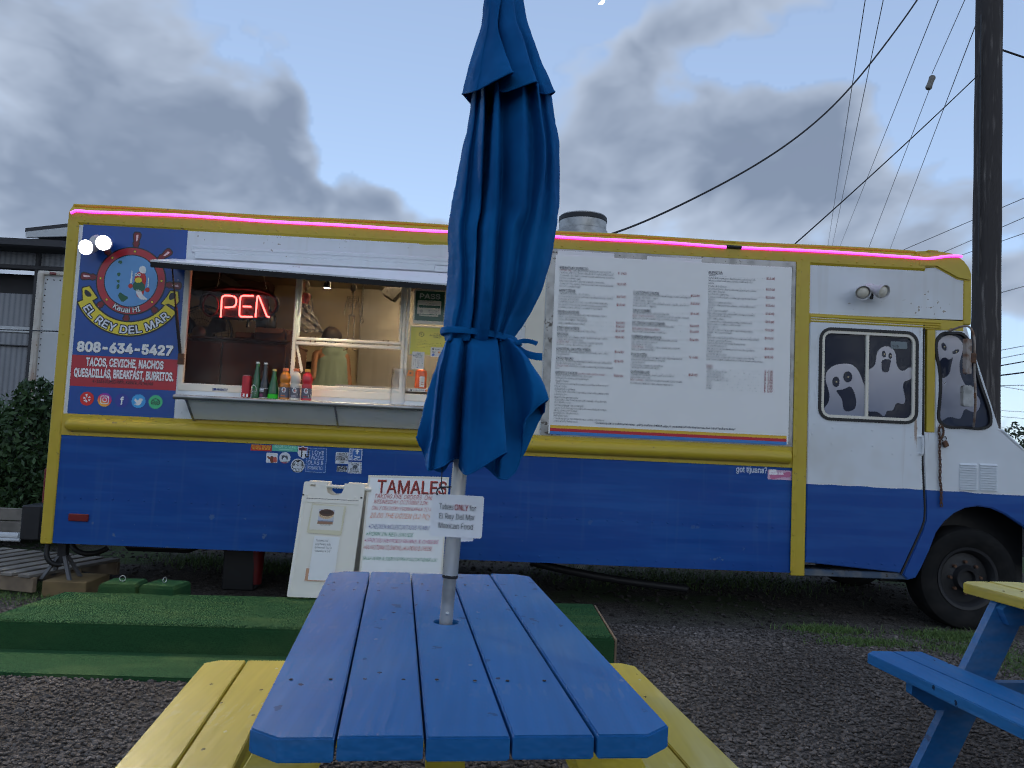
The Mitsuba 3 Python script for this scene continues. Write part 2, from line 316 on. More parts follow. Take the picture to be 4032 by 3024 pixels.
def dist(a, b): return math.hypot(a[0]-b[0], a[1]-b[1])
def mid(a, b, t=.5): return (a[0]+(b[0]-a[0])*t, a[1]+(b[1]-a[1])*t)
YS = 5.95                               # the truck's street side stands in the plane y = YS
# ------------------------------------------------------------------ ground
def ground_mesh():
    xs = np.r_[-400, -120, -40, np.arange(-14, 14.1, .5), 40, 120, 400]; ys = np.r_[-60, -15, np.arange(-4, 18.1, .5), 40, 120, 400, 900]
    X, Y = np.meshgrid(xs, ys); Z = np.zeros_like(X)
    n = len(xs); F = [(j*n+i, j*n+i+1, (j+1)*n+i+1, (j+1)*n+i) for j in range(len(ys)-1) for i in range(n-1)]
    return np.stack([X.ravel(), Y.ravel(), Z.ravel()], 1), np.array(F)
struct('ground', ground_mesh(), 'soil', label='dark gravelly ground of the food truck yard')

def stones(N, area, seed, rmin, rmax, dim=1.0):
    r = np.random.default_rng(seed); base = []
    for k in range(8):
        s = trimesh.creation.icosphere(subdivisions=0); v = s.vertices*(1+r.uniform(-.38, .3, (12, 1))); v = v*r.uniform([.9, .7, .45], [1.35, 1.0, .75]); base.append((v, s.faces))
    x0, x1, y0, y1 = area; V, F, Cc, n = [], [], [], 0
    for i in range(N):
        x, y = r.uniform(x0, x1), r.uniform(y0, y1)
        if not STONE_OK(x, y): continue
        v, f = base[r.integers(8)]; a = r.uniform(0, 2*PI); b = r.normal(0, .5); s = r.uniform(rmin, rmax)
        ca, sa, cb, sb = math.cos(a), math.sin(a), math.cos(b), math.sin(b)
        R = np.array([[ca, -sa*cb, sa*sb], [sa, ca*cb, -ca*sb], [0, sb, cb]])
        V.append(v@R.T*s+[x, y, s*r.uniform(.1, .75)]); F.append(f+n); n += 12
        t = r.uniform(0, 1); c = np.array([.085, .074, .066])*(1-t)+np.array([.190, .168, .152])*t
        if r.random() < .06: c = c*1.5
        if r.random() < .015: V[-1] = (V[-1]-V[-1].mean(0))*1.7+V[-1].mean(0)
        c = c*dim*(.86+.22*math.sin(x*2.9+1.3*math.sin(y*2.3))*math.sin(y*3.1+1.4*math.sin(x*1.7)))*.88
        Cc.append(np.broadcast_to(c, (12, 3)))
    return trimesh.Trimesh(np.vstack(V), np.vstack(F), process=False), np.vstack(Cc)
def STONE_OK(x, y):
    if -2.9 < x < .75 and 4.2 < y < 5.5: return False
    if -1.0 < x < .8 and 1.2 < y < 3.2 and not (-.62 < x < .6): return False
    if x < -1.2 and y < 1.6-.5*x-1.0: return False
    return True
gm, gc = stones(84000, (-3.3, 4.6, 1.75, 5.75), 3, .0060, .0125)
obj('gravel', gm, 'gravel', color=gc, kind='stuff', label='coarse dark grey gravel around the picnic tables')
gm, gc = stones(5200, (-6.5, 5.5, 5.7, 9.5), 4, .008, .020, .45)  # same stones coloured darker, shade under the truck put into their colour
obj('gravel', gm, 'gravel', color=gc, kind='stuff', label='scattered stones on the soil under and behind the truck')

def grass(patches, seed):
    r = np.random.default_rng(seed); V, F, Cc, n = [], [], [], 0
    for (cx, cy, sx, sy, N, h) in patches:
        for i in range(N):
            x, y = cx+r.normal(0, sx), cy+r.normal(0, sy); a = r.uniform(0, PI); hh = h*r.uniform(.4, 1.2); w = .0028
            lean = r.normal(0, .55*hh, 2); d = np.array([math.cos(a)*w, math.sin(a)*w])
            V += [(x-d[0], y-d[1], 0), (x+d[0], y+d[1], 0), (x+lean[0]*.45+d[0]*.7, y+lean[1]*.45+d[1]*.7, hh*.6), (x+lean[0]*.45-d[0]*.7, y+lean[1]*.45-d[1]*.7, hh*.6), (x+lean[0], y+lean[1], hh*.9)]
            F += [(n, n+1, n+2), (n, n+2, n+3), (n+3, n+2, n+4)]; n += 5
            t = r.uniform(0, 1); c = [.05+.07*t, .115+.07*t, .025+.02*t]; Cc += [c]*5
    return trimesh.Trimesh(V, F, process=False), np.array(Cc)
gp = [(*(2.567, 5.791), .14, .07, 1300, .040), (*(2.708, 5.459), .17, .06, 1300, .036), (*(3.452, 5.720), .17, .09, 1900, .045), (*(3.351, 5.334), .16, .08, 1100, .04),
      (*(3.452, 4.992), .15, .15, 900, .04), (*(-3.314, 5.990), .35, .22, 1500, .04), (*(-3.282, 6.214), .2, .1, 500, .04),
      (*(-2.560, 7.740), .25, .2, 700, .07), (*(-1.828, 7.562), .25, .2, 900, .07), (*(1.329, 7.698), .5, .3, 900, .06), (*(1.903, 7.998), .5, .3, 900, .06), (*(2.675, 7.834), .5, .3, 700, .06), (*(2.730, 7.695), .4, .3, 500, .06)]
gm, gc = grass(gp, 5)
obj('grass', gm, 'leaf', color=gc, kind='stuff', label='sparse green grass growing through the gravel by the front wheel and under the truck')

# ------------------------------------------------------------------ food truck
TR = thing('food_truck', 'blue and white food truck with yellow trim and an open serving window', 'food truck')
XL, XR = -3.042, 2.36
def part(name, m, mat, smooth=False, parent=None, **k): return obj(name, m, mat, parent or TR, smooth, **k)
WX0, WX1, WZ0, WZ1 = -2.215, .14, 1.585, 2.46
upper = Polygon([(XL, 1.30), (XR, 1.30), (XR, 2.75), (XL, 2.75)]).difference(sbox(WX0, WZ0, WX1, WZ1))
part('upper_panel', slab(upper, YS, YS+.03), 'white_paint')
part('lower_panel', slab(sbox(XL, .385, XR, 1.20), YS+.002, YS+.03), 'blue_paint')
# rub rail
def railprof(x0, x1, prof, cap=.04):
    ps = np.array(prof); xs = [x0, x1]; return slab_x(ps, x0, x1)
def slab_x(prof, x0, x1):              # profile in (y, z), swept along x
    m = ext(Polygon(prof), x1-x0)
    return mv(xf(m, np.array([[0, 0, 1, 0], [1, 0, 0, 0], [0, 1, 0, 0], [0, 0, 0, 1.]])), (x0, 0, 0))
part('rail_flange', slab_x([(YS-.006, 1.165), (YS-.006, 1.322), (YS, 1.322), (YS, 1.165)], XL, XR), 'yellow_paint')
zc, rr = 1.243, .052
xs = np.r_[-2.965-.05*np.cos(np.linspace(0, PI/2, 7))*1.0+.0, np.linspace(-2.9, 2.30, 30), 2.33]
rad = np.r_[rr*np.sin(np.linspace(.12, PI/2, 7)), np.full(30, rr), rr*.99]
part('rub_rail', tube(np.stack([xs, np.full(len(xs), YS-.006), np.full(len(xs), zc)], 1), rad, 20), 'yellow_paint', 40)
part('corner_post', cat_([cbox(-3.125, XL, YS-.012, YS+.09, .378, 2.765, .008)]), 'yellow_paint')
part('pillar', cat_([cbox(XR, 2.462, YS-.012, YS+.03, .366, 2.745, .004)]), 'yellow_paint')
part('pillar_flange', cbox(2.352, 2.388, YS-.018, YS-.011, .40, 2.74, .002), 'yellow_paint')
# roof rail and roof
part('roof_rail', slab_x([(YS-.012, 2.738), (YS-.014, 2.805), (YS-.002, 2.828), (YS+.035, 2.872), (YS+.10, 2.897), (YS+.12, 2.72), (YS, 2.72)], -3.118, 3.36), 'yellow_paint')
part('roof_lip', tube(np.stack([np.linspace(-3.11, 3.3, 40), np.full(40, YS+.033), 2.874+.004*np.sin(np.linspace(0, 22, 40))], 1), .012, 8), 'yellow_paint', 40)
roofp = [(YS+.11, 2.80), (YS+.11, 2.885), (YS+.6, 2.925), (YS+1.1, 2.94), (YS+1.6, 2.925), (YS+2.15, 2.88), (YS+2.2, 2.80)]
part('roof', slab_x(roofp, -3.118, 3.45), 'trailer_white')
# front cap of the roof: rounded yellow corner
capo = Polygon([(3.30, 2.745), (3.446, 2.752), (3.616, 2.669), (3.725, 2.653), (3.727, 2.713), (3.706, 2.766), (3.670, 2.812), (3.615, 2.851), (3.566, 2.869), (3.494, 2.878), (3.415, 2.880), (3.30, 2.872)])
part('roof_corner', bslab(capo, YS-.016, YS+.14, .012), 'yellow_paint')
part('roof_nose', slab(Polygon([(3.3, 2.80), (3.727, 2.713), (3.706, 2.766), (3.670, 2.812), (3.615, 2.851), (3.566, 2.869), (3.494, 2.878), (3.3, 2.86)]), YS+.13, YS+2.1), 'yellow_paint')
part('seam_cap', cbox(3.375, 3.46, YS-.02, YS+.2, 2.868, 2.884, .004), 'yellow_paint')
# remaining body shell
part('rear_wall', cbox(-3.11, -3.07, YS+.085, YS+2.2, .45, 2.82, 0), 'white_paint')
part('far_wall', cbox(-3.07, 3.3, YS+2.17, YS+2.2, .40, 2.85, 0), 'kitchen_wall')
part('partition', cbox(2.33, 2.36, YS+.03, YS+2.17, .75, 2.80, 0), 'kitchen_wall')
part('kitchen_floor', cbox(-3.07, 3.3, YS+.03, YS+2.17, .62, .68, 0), 'dark_metal')
part('ceiling', cbox(-3.07, 3.3, YS+.13, YS+2.17, 2.74, 2.79, 0), 'kitchen_wall')
part('wall_lining', slab(sbox(-3.07, .69, 2.33, 2.74).difference(sbox(WX0, WZ0, WX1, WZ1)), YS+.031, YS+.05), 'kitchen_steel')
for m_ in (cbox(-3.0, 4.4, YS+.62, YS+.72, .42, .60, 0), cbox(-3.0, 4.4, YS+1.5, YS+1.6, .42, .60, 0)): part('chassis_beam', m_, 'dark_metal')
part('floor_pan', cbox(-2.9, 3.2, YS+.08, YS+2.1, .602, .619, 0), 'dark_metal')
part('fuel_tank', cbox(*sorted(((-2.669, 0.364)[0], (-2.155, 0.385)[0])), YS+.30, YS+.8, .30, .52, .03), 'dark_metal')
# rivets
rv = []
P_ = lambda pts, y: rv.extend([(x, y, z) for x, z in pts])
ypts = [(x, YS-.0065, z) for z in (1.312, 1.174) for x in np.arange(-2.98, 2.34, .142)] + [(2.37, YS-.019, z) for z in np.arange(.43, 2.7, .118)]
ypts += [(x, YS-.0135, 2.757) for x in np.arange(-3.0, 3.3, .142)] + [(-3.085, YS-.0125, z) for z in (.42, 1.2, 1.9, 2.6)]
part('rivets', rivets(ypts, .0075), 'yellow_paint', True, kind='stuff')
wpts = [(XL+.022, YS-.001, z) for z in np.arange(1.36, 2.7, .105)] + [(x, YS-.001, 1.345) for x in np.arange(-2.1, -.3, .26)] + [(x, YS-.001, 1.39) for x in np.arange(-2.16, -.4, .31)]
wpts += [(x, YS-.001, z) for x, z in ((-2.290, 2.346), (-2.195, 1.367), (-2.117, 1.365), (-2.235, 1.715))]
part('rivets', rivets(wpts, .007), 'white_paint', True, kind='stuff')
bpts = [(x, YS+.001, .715+.0*x) for x in np.arange(-2.98, 2.3, .113)] + [(x, YS+.001, .43) for x in np.arange(-.1, 2.3, .145)]
bpts += [(x, YS+.001, z) for x, z in ((-2.247, 0.806), (-1.424, 0.808), (-1.425, 0.809), (0.200, 0.809), (-2.262, 1.011))]
part('rivets', rivets(bpts, .0075), 'blue_paint', True, kind='stuff')
# ribbon of grey wood and strips above the flap
for (xa, xb, za, zb, y) in ((-2.21, .10, 2.560, 2.600, .012), (-2.20, -1.34, 2.588, 2.612, .017), (-1.34, .10, 2.590, 2.618, .018), (-2.18, -.40, 2.512, 2.562, .016), (-.40, .10, 2.508, 2.555, .020)):
    part('hinge_strip', cbox(xa, xb, YS-y, YS, za, zb, .004), 'white_paint')
part('paint_smear', slab(smoothpoly([(-0.545, 2.733), (-0.472, 2.713), (-0.400, 2.717), (-0.328, 2.745), (-0.329, 2.756), (-0.546, 2.747)]), YS-.0015, YS+.001), 'yellow_paint')
# lifted service flap: hinged above the window, tipped out and up
fl0, fl1 = -2.33, .12
dp = .40
hz = 2.500
def tipz(x): return 2.400-(x+2.32)*.0273
def flapbox(x0, x1, a0, a1, t0, t1):   # a along the flap from the hinge (0) to the tip (1), t thickness downwards
    nrm = np.array([0, .25, -.97]); H = np.array([0, YS-.02, hz]); P = []
    for x in (x0, x1):
        d = np.array([0, -dp, tipz(x)-hz])
        for a in (a0, a1):
            for t in (t0, t1): P.append(H+d*a+nrm*t+[x, 0, 0])
    return hull(P)
FLP = part('service_flap', flapbox(fl0, fl1, 0, 1, 0, .012), 'white_paint')
part('frame', cat_([flapbox(fl0, fl1, .93, 1.0, .0122, .05), flapbox(fl0, fl0+.03, 0, .93, .0122, .05), flapbox(fl0+.03, fl1, .0, .05, .0122, .04)]), 'dark_metal', parent=FLP)
part('lining', flapbox(fl0+.032, fl1, .052, .928, .0124, .02), 'dark_wall', parent=FLP)
st = [(*(-2.278, 2.418)[:1], YS-.17, 2.42), (-2.255, YS-.10, 2.13), (-2.225, YS-.03, 1.80)]
part('gas_strut', cat_([tube([st[0], st[1]], .006, 8), tube([st[1], st[2]], .012, 8)]), 'black_plastic', 40)
part('strut_bracket', cbox(-2.245, -2.20, YS-.02, YS, 1.72, 1.80, .003), 'rust')
# service window frames
WF = newkey('service_window', TR); 
def wf(name, m, mat, **k): return obj(name, m, mat, WF, **k)
def bar(x0, x1, z0, z1, y0=-.006, y1=.035, mat='cream_metal', nm='frame_bar'): return wf(nm, cbox(x0, x1, YS+y0, YS+y1, z0, z1, .004), mat)
used.add(WF)
bar(WX0-.022, WX0+.012, WZ0-.02, WZ1); bar(WX0-.02, WX1+.02, WZ0-.055, WZ0-.001, -.008); bar(WX0-.02, WX1+.02, WZ1-.02, WZ1+.02)
mx = (-1.404, 2.159)[0]; m2 = (-0.592, 2.159)[0]
bar(mx-.022, mx+.004, WZ0, WZ1, -.002, .03); bar(m2-.028, m2-.004, WZ0, WZ1, -.002, .03); bar(m2, m2+.02, WZ0, WZ1, .0, .03)
zr = (-1.402, 1.973)[1]
bar(mx+.0045, m2-.0285, zr-.028, zr-.004, .002, .024); bar(mx+.0045, m2-.0285, zr-.064, zr-.036, -.004, .02)
bar(mx+.0045, mx+.026, zr-.003, WZ1-.021, .004, .024, nm='sash_stile'); bar(m2-.050, m2-.029, zr-.003, WZ1-.021, .004, .024, nm='sash_stile')
bar(mx+.0045, m2-.0285, WZ0, WZ0+.03, .002, .026)
wf('sash_stay', slab(Polygon([(mx+.006, zr-.07), (mx+.022, zr-.07), (mx+.072, 1.72), (mx+.056, 1.70)]), YS+.001, YS+.012), 'cream_metal')
wf('pane', slab_flat := trimesh.Trimesh([(WX0+.012, YS+.02, WZ0), (mx-.022, YS+.02, WZ0), (mx-.022, YS+.02, WZ1), (WX0+.012, YS+.02, WZ1)], [(0, 1, 2), (0, 2, 3)], process=False), 'tinted_pane')
wf('pane', trimesh.Trimesh([(mx+.026, YS+.014, zr), (m2-.05, YS+.014, zr), (m2-.05, YS+.014, WZ1), (mx+.026, YS+.014, WZ1)], [(0, 1, 2), (0, 2, 3)], process=False), 'clear_pane')
wf('pane', trimesh.Trimesh([(m2+.02, YS+.016, WZ0), (WX1, YS+.016, WZ0), (WX1, YS+.016, WZ1), (m2+.02, YS+.016, WZ1)], [(0, 1, 2), (0, 2, 3)], process=False), 'clear_pane')
hp = [(x, YS-.005, z) for x, z in ((-1.291, 1.972), (-1.255, 1.972), (-0.753, 1.973), (-0.717, 1.970), (-1.291, 1.939), (-1.255, 1.939), (-0.716, 1.937))]
wf('screws', rivets(hp, .006), 'rust', kind='stuff')
# counter shelf
SH = part('counter_shelf', cat_([cbox(-2.165, .12, YS-.235, YS-.009, 1.468, 1.490, .003)]), 'aluminium')
part('front_edge', tube([(-2.17, YS-.235, 1.472), (.125, YS-.235, 1.472)], .017, 12), 'grey_steel', 40, parent=SH)
for x in (-2.10, -1.05, .0):
    part('bracket', slab_x([(YS-.225, 1.466), (YS-.0085, 1.466), (YS-.0085, 1.31), (YS-.03, 1.31)], x, x+.012), 'grey_steel', parent=SH)
apr = slab_x([(YS-.205, 1.466), (YS-.195, 1.466), (YS-.03, 1.325), (YS-.04, 1.325)], -2.086, .0)
part('apron', apr, 'white_paint', parent=SH)
# menu backing, cream post between window and menu
part('post', cbox(.30, .44, YS-.006, YS, 1.325, 2.737, .003), 'cream_metal')
part('menu_backing', slab(sbox(.448, 1.325, 2.349, 2.735), YS-.010, YS), 'galvanised')
# red reflector
RF = part('side_reflector', cbox(*sorted(((-2.938, 0.600)[0], (-2.797, 0.606)[0])), YS-.016, YS+.002, (-2.929, 0.549)[1], (-2.934, 0.602)[1], .005), 'reflector_red')
# rear lamp, box on the rear bumper
part('rear_lamp', cbox(-3.155, -3.125, YS+.02, YS+.14, .66, .92, .01), 'red_paint')
part('rear_box', cbox((-3.637, 0.432)[0], (-3.481, 0.438)[0], 6.6, 6.95, (-3.556, 0.304)[1], (-3.580, 0.578)[1], .01), 'black_plastic')
part('mud_flap', cbox(-1.97, -1.72, 6.45, 6.6, .0, .60, .01), 'black_rubber')
# skirt under the cab, step
part('step_plate', cbox(2.465, 3.27, YS+.01, YS+.25, .365, .415, .006), 'worn_step')

# ---- cab
part('cab_panel', slab(Polygon([(2.460, 2.746), (3.36, 2.742), (3.446, 2.752), (3.616, 2.669), (3.667, 2.660), (3.669, 2.356), (2.458, 2.340)]), YS, YS+.03), 'white_paint')
part('cab_post', cbox((3.666, 2.590)[0], (3.726, 2.594)[0], YS-.010, YS+.06, (3.696, 2.320)[1], (3.695, 2.658)[1], .006), 'yellow_paint')
zt, zb_ = (2.470, 2.341)[1], (2.471, 2.267)[1]
HD = part('header_rail', cbox(2.462, (3.666, 2.352)[0], YS-.006, YS+.03, zb_, zt+.004, .003), 'yellow_paint')
for i in range(3): part('rib', tube([(2.47, YS-.006, zb_+.018+i*.018), ((3.486, 2.343)[0], YS-.006, zb_+.018+i*.018)], .0075, 8), 'yellow_paint', 40, parent=HD)
dtop, dx1 = 2.312, 3.352
dpoly = Polygon([(2.468, .468), (3.191, 0.419), (3.222, 0.484), (3.346, 0.755), (3.367, 0.818), (3.371, 0.901), (dx1, 1.2), (dx1, dtop), (2.468, dtop+.008)])
dwin = Polygon([(2.551, 2.153), (2.579, 2.219), (2.638, 2.234), (3.211, 2.234), (3.271, 2.213), (3.305, 2.144), (3.303, 1.651), (3.277, 1.580), (3.218, 1.540), (2.639, 1.550), (2.573, 1.587), (2.548, 1.650)])
wx0, wz0, wx1, wz1 = (2.550, 1.883)[0], (2.922, 1.542)[1], (3.305, 1.920)[0], (2.912, 2.236)[1]
dwin = rrect(wx0, wx1, wz0, wz1, .085)
DR = part('cab_door', bslab(dpoly.difference(dwin), YS-.008, YS+.02, .006), 'two_tone_paint')
part('window_gasket', slab(ring_of(dwin.buffer(.008), .022), YS-.016, YS+.01), 'black_rubber', parent=DR)
part('window_frame', slab(ring_of(dwin.buffer(-.012), .024), YS-.010, YS+.012), 'cream_metal', parent=DR)
mlx = (2.919, 1.901)[0]
part('window_mullion', cbox(mlx-.012, mlx+.012, YS-.009, YS+.012, wz0+.03, wz1-.03, .003), 'cream_metal', parent=DR)
inner = dwin.buffer(-.030)
for a, b in ((wx0, mlx-.012), (mlx+.012, wx1)):
    g = inner.intersection(sbox(a, wz0, b, wz1)); v, f = trimesh.creation.triangulate_polygon(g, engine='earcut')
    part('pane', trimesh.Trimesh(np.stack([v[:, 0], np.full(len(v), YS+.004), v[:, 1]], 1), f, process=False), 'clear_pane', parent=DR)
hx, hz0, hz1 = (3.326, 1.442)[0], (3.327, 1.315)[1], (3.326, 1.442)[1]
part('handle', cat_([tube([(hx, YS-.008, hz1), (hx+.012, YS-.035, hz1), (hx+.016, YS-.038, (hz0+hz1)/2), (hx+.012, YS-.035, hz0), (hx, YS-.008, hz0)], .008, 8), cbox(hx-.02, hx+.035, YS-.012, YS-.006, hz1-.01, hz1+.012, .003), cbox(hx-.02, hx+.03, YS-.012, YS-.006, hz0-.015, hz0+.006, .003)]), 'white_paint', 40, parent=DR)
dp_ = [(x, YS-.009, z) for x, z in [(2.657, 1.481), (2.811, 1.479), (2.964, 1.475), (3.119, 1.426), (2.654, 1.360), (2.810, 1.315), (2.966, 1.359), (3.120, 1.306), (2.500, 1.428), (2.516, 1.504), (2.502, 1.312), (2.520, 1.911), (2.517, 1.730), (2.519, 2.087), (3.339, 1.957), (3.338, 1.810), (3.330, 1.711), (3.308, 1.506), (3.261, 1.439), (3.262, 1.306)]]
dp_ += [(x, YS-.009, .478) for x in np.arange(2.55, 3.2, .1)]
part('rivets', rivets(dp_, .0075), 'two_tone_paint', True, parent=DR, kind='stuff')
part('door_seal', tube([(3.358, YS-.002, 2.31), (3.358, YS-.002, 1.25), (*(3.378, 0.901), 0)[:1]+(YS-.002,)+(*(3.378, 0.901), 0)[1:2], ((3.374, 0.818)[0], YS-.002, (3.374, 0.818)[1]), ((3.357, 0.756)[0], YS-.002, (3.357, 0.756)[1]), ((3.199, 0.406)[0], YS-.002, (3.199, 0.406)[1])], .0075, 8), 'black_rubber', 40)
part('cab_pillar', cbox((3.381, 1.983)[0]+.002, (3.447, 1.986)[0], YS-.008, YS+.03, (3.415, 1.481)[1], zb_-.001, .004), 'yellow_paint')
# scuttle with the quarter window, bonnet and wheel arch (goes on past the picture)
px1 = (3.447, 1.986)[0]
qwin = smoothpoly([(3.477, 2.224), (3.504, 2.245), (3.570, 2.252), (3.655, 2.252), (3.691, 2.223), (3.764, 2.014), (3.843, 1.770), (3.888, 1.608), (3.880, 1.555), (3.844, 1.531), (3.671, 1.526), (3.516, 1.535), (3.486, 1.560), (3.474, 1.659), (3.472, 1.987)], 80)
arch = [(3.313, 0.385), (3.354, 0.458), (3.417, 0.594), (3.468, 0.729), (3.531, 0.814), (3.606, 0.879), (3.691, 0.922), (3.787, 0.939), (3.893, 0.928), (4.001, 0.886), (4.147, 0.799)]
xe = arch[-1][0]
arch2 = [(xe+.12, arch[-1][1]-.14), (xe+.19, .48)]
nose = [(xe+.55, .48), (xe+.62, .60), (xe+.62, 1.15), (xe+.55, 1.19)]
scut = Polygon([(3.366, zb_-.02), (px1, zb_-.004), (3.690, 2.311), (3.958, 1.518), (4.147, 1.373), *nose[::-1], *arch2[::-1], *arch[::-1], (3.250, 0.368), (3.212, 0.402), (3.233, 0.454), (3.357, 0.730), (3.385, 0.819), (3.388, 0.901), (3.366, 1.25)]).buffer(0)
cowl_cut = sbox(3.36, (3.415, 1.481)[1], px1+.0005, 3)
scut = scut.difference(sbox(3.30, (3.415, 1.481)[1], px1+.001, 3.0)).difference(qwin)
FN = part('front_fender', bslab(scut, YS-.004, YS+.03, .008), 'two_tone_paint')
part('window_gasket', slab(ring_of(qwin.buffer(.006), .02), YS-.012, YS+.015), 'black_rubber', parent=FN)
v, f = trimesh.creation.triangulate_polygon(qwin.buffer(-.01), engine='earcut')
part('pane', trimesh.Trimesh(np.stack([v[:, 0], np.full(len(v), YS+.006), v[:, 1]], 1), f, process=False), 'clear_pane', parent=FN)
part('bonnet', cat_([slab(Polygon([(3.958, 1.518), (4.147, 1.373), *nose[::-1], (xe+.5, 1.09), (3.6, 1.09), (3.6, 1.45)]), YS+.03, YS+2.15)]), 'white_paint')
a0, a1 = np.array((3.958, 1.520)), np.array((4.147, 1.375))
part('bonnet_edge', tube([(a0[0]-.02, YS+.004, a0[1]+.004), (a0[0]+.02, YS+.004, a0[1]), (a1[0], YS+.004, a1[1]), (a1[0]+.4, YS+.004, a1[1]-.14)], .012, 8), 'white_paint', 40)
w0, w1 = np.array((3.691, 2.306)), np.array((3.958, 1.518))
part('windscreen_post', tube([(w0[0]-.01, YS+.012, w0[1]), (w1[0]-.012, YS+.012, w1[1])], .014, 8), 'white_paint', 40)
# windscreen glass across the cab
part('windscreen', trimesh.Trimesh([(w0[0]-.01, YS+.03, w0[1]), (w1[0]-.01, YS+.03, w1[1]), (w1[0]-.01, YS+2.1, w1[1]), (w0[0]-.01, YS+2.1, w0[1])], [(0, 1, 2), (0, 2, 3)], process=False), 'tinted_pane')
part('cab_far_side', slab(Polygon([(2.36, .6), (3.6, .6), (w1[0], w1[1]), (w0[0], w0[1]), (2.36, w0[1])]), YS+2.14, YS+2.165), 'dark_wall')
part('cab_header', cbox(2.46, (3.720, 2.474)[0], YS+.06, YS+2.15, (3.696, 2.320)[1], 2.79, 0), 'white_paint')
# louvres: two stamped columns
for (xa, xb) in ((1452, 1566), (1585, 1698)):
    for i in range(13):
        y = 1540+i*13.3; a, b = (3.639, 1.248), (3.776, 1.080)
    x0_, x1_ = ((3.640, 1.178)[0], (3.775, 1.184)[0]) if xa == 1452 else ((3.798, 1.185)[0], (3.932, 1.191)[0])
    zt_, zl_ = ((3.696, 1.250)[1], (3.711, 1.064)[1]) if xa == 1452 else ((3.863, 1.254)[1], (3.861, 1.066)[1])
    for i in range(11):
        z = zt_+(zl_-zt_)*i/10
        part('louvre_slat', hull([(x, y, zz) for x in (x0_, x1_) for (y, zz) in ((YS-.003, z+.008), (YS-.022, z-.005), (YS-.003, z-.006))]), 'two_tone_paint', parent=FN)
# mirrors
arm = smoothpath([((3.570, 2.279)[0], YS-.01, (3.570, 2.279)[1]), ((3.538, 2.265)[0], YS-.10, (3.538, 2.265)[1]), ((3.614, 2.282)[0], YS-.16, (3.614, 2.278)[1]), ((3.641, 2.233)[0], YS-.17, (3.642, 2.221)[1]), ((3.648, 2.038)[0], YS-.17, (3.648, 2.038)[1]), ((3.660, 1.752)[0], YS-.17, (3.660, 1.752)[1]), ((3.665, 1.593)[0], YS-.15, (3.665, 1.593)[1]), ((3.748, 1.549)[0], YS-.01, (3.748, 1.546)[1])], 40)
MR = part('mirror_arm', tube(arm, .0085, 8), 'tube_rust', 40)
def mirror(x0, x1, z0, z1, yaw_):
    w, h = (x1-x0)/2, (z1-z0)/2
    b = ext(rrect(-w, w, -h, h, min(w, h)*.35), .03); b = xf(b, M_XZ); m = xf(b, rotm(yaw_, (0, 0, 1)))
    return mv(m, ((x0+x1)/2, YS-.17, (z0+z1)/2))
part('mirror', mirror((3.550, 2.056)[0], (3.610, 2.059)[0], (3.575, 1.920)[1], (3.574, 2.181)[1], 25), 'tube_rust', 30, parent=MR)
part('mirror', mirror((3.536, 1.758)[0], (3.629, 1.762)[0], (3.577, 1.678)[1], (3.576, 1.833)[1], 12), 'galvanised', 30, parent=MR)
part('clamp', cat_([cbox((3.610, 2.047)[0], (3.656, 2.050)[0], YS-.19, YS-.15, (3.633, 2.003)[1], (3.633, 2.077)[1], .005), cbox((3.623, 1.762)[0], (3.658, 1.764)[0], YS-.185, YS-.155, (3.634, 1.740)[1], (3.634, 1.785)[1], .005)]), 'rust', parent=MR)
# wheels
def wheel(cx, cy, front=True):
    W = newkey('wheel', TR); used.add(W)
    R = .388; tp = [(.235, .0), (.255, -.012), (.30, -.03), (.345, -.03), (.372, -.018), (.385, .01), (.388, .06), (.388, .16), (.380, .20), (.34, .225), (.26, .215), (.235, .20), (.235, 0)]
    Rx = np.array([[1, 0, 0, 0], [0, 0, 1, 0], [0, 1, 0, 0], [0, 0, 0, 1.]])
    def put(name, prof, mat, n=48):
        m = trimesh.creation.revolve(np.array(prof, float), sections=n); m = xf(m, np.array([[1, 0, 0, 0], [0, 0, 1, 0], [0, -1, 0, 0], [0, 0, 0, 1.]]))
        if m.volume < 0: m.invert()
        obj(name, mv(m, (cx, cy, R-.004)), mat, W, 35)
    put('tyre', tp, 'tyre')
    put('rim', [(.0, .03), (.055, .03), (.06, -.005), (.085, -.01), (.10, .03), (.13, .05), (.185, .055), (.195, .02), (.215, -.004), (.236, -.008), (.238, .01), (.238, .19), (.0, .19)], 'dark_metal')
    nuts = []
    for k in range(8):
        a = 2*PI*k/8; nuts.append(mv(xf(trimesh.creation.cylinder(.012, .03, sections=6), rotm(90, (1, 0, 0))), (cx+.118*math.cos(a), cy+.03, R+.118*math.sin(a))))
    obj('wheel_nuts', cat_(nuts), 'rust', W, kind='stuff')
wcx = (3.756, 0.394)[0]
wheel(wcx, YS+.07)
wheel(-.74, YS+.12); wheel(wcx, YS+1.9); wheel(-.74, YS+1.85)
for q_ in (cbox(wcx-.55, wcx+.6, YS+.32, YS+.36, .3, .95, 0), cbox(wcx-.55, wcx+.6, YS+.03, YS+.36, .951, .99, 0), cbox(-1.3, -.2, YS+.40, YS+.44, .3, .6, 0)): part('wheel_well', q_, 'black_rubber')
for m_ in (tube([(wcx, YS+.2, .38), (wcx, YS+1.9, .38)], .05, 10), tube([(-.74, YS+.2, .38), (-.74, YS+1.9, .38)], .07, 10)): part('axle', m_, 'dark_metal', 40)
part('differential', hull([(-.74+dx*.16, YS+1.0+dy*.18, .38+dz*.16) for dx in (-1, 1) for dy in (-1, 1) for dz in (-1, 1)]), 'dark_metal')
part('drive_shaft', tube([(-1.0, YS+1.0, .40), (2.2, YS+1.0, .52)], .045, 10), 'dark_metal')
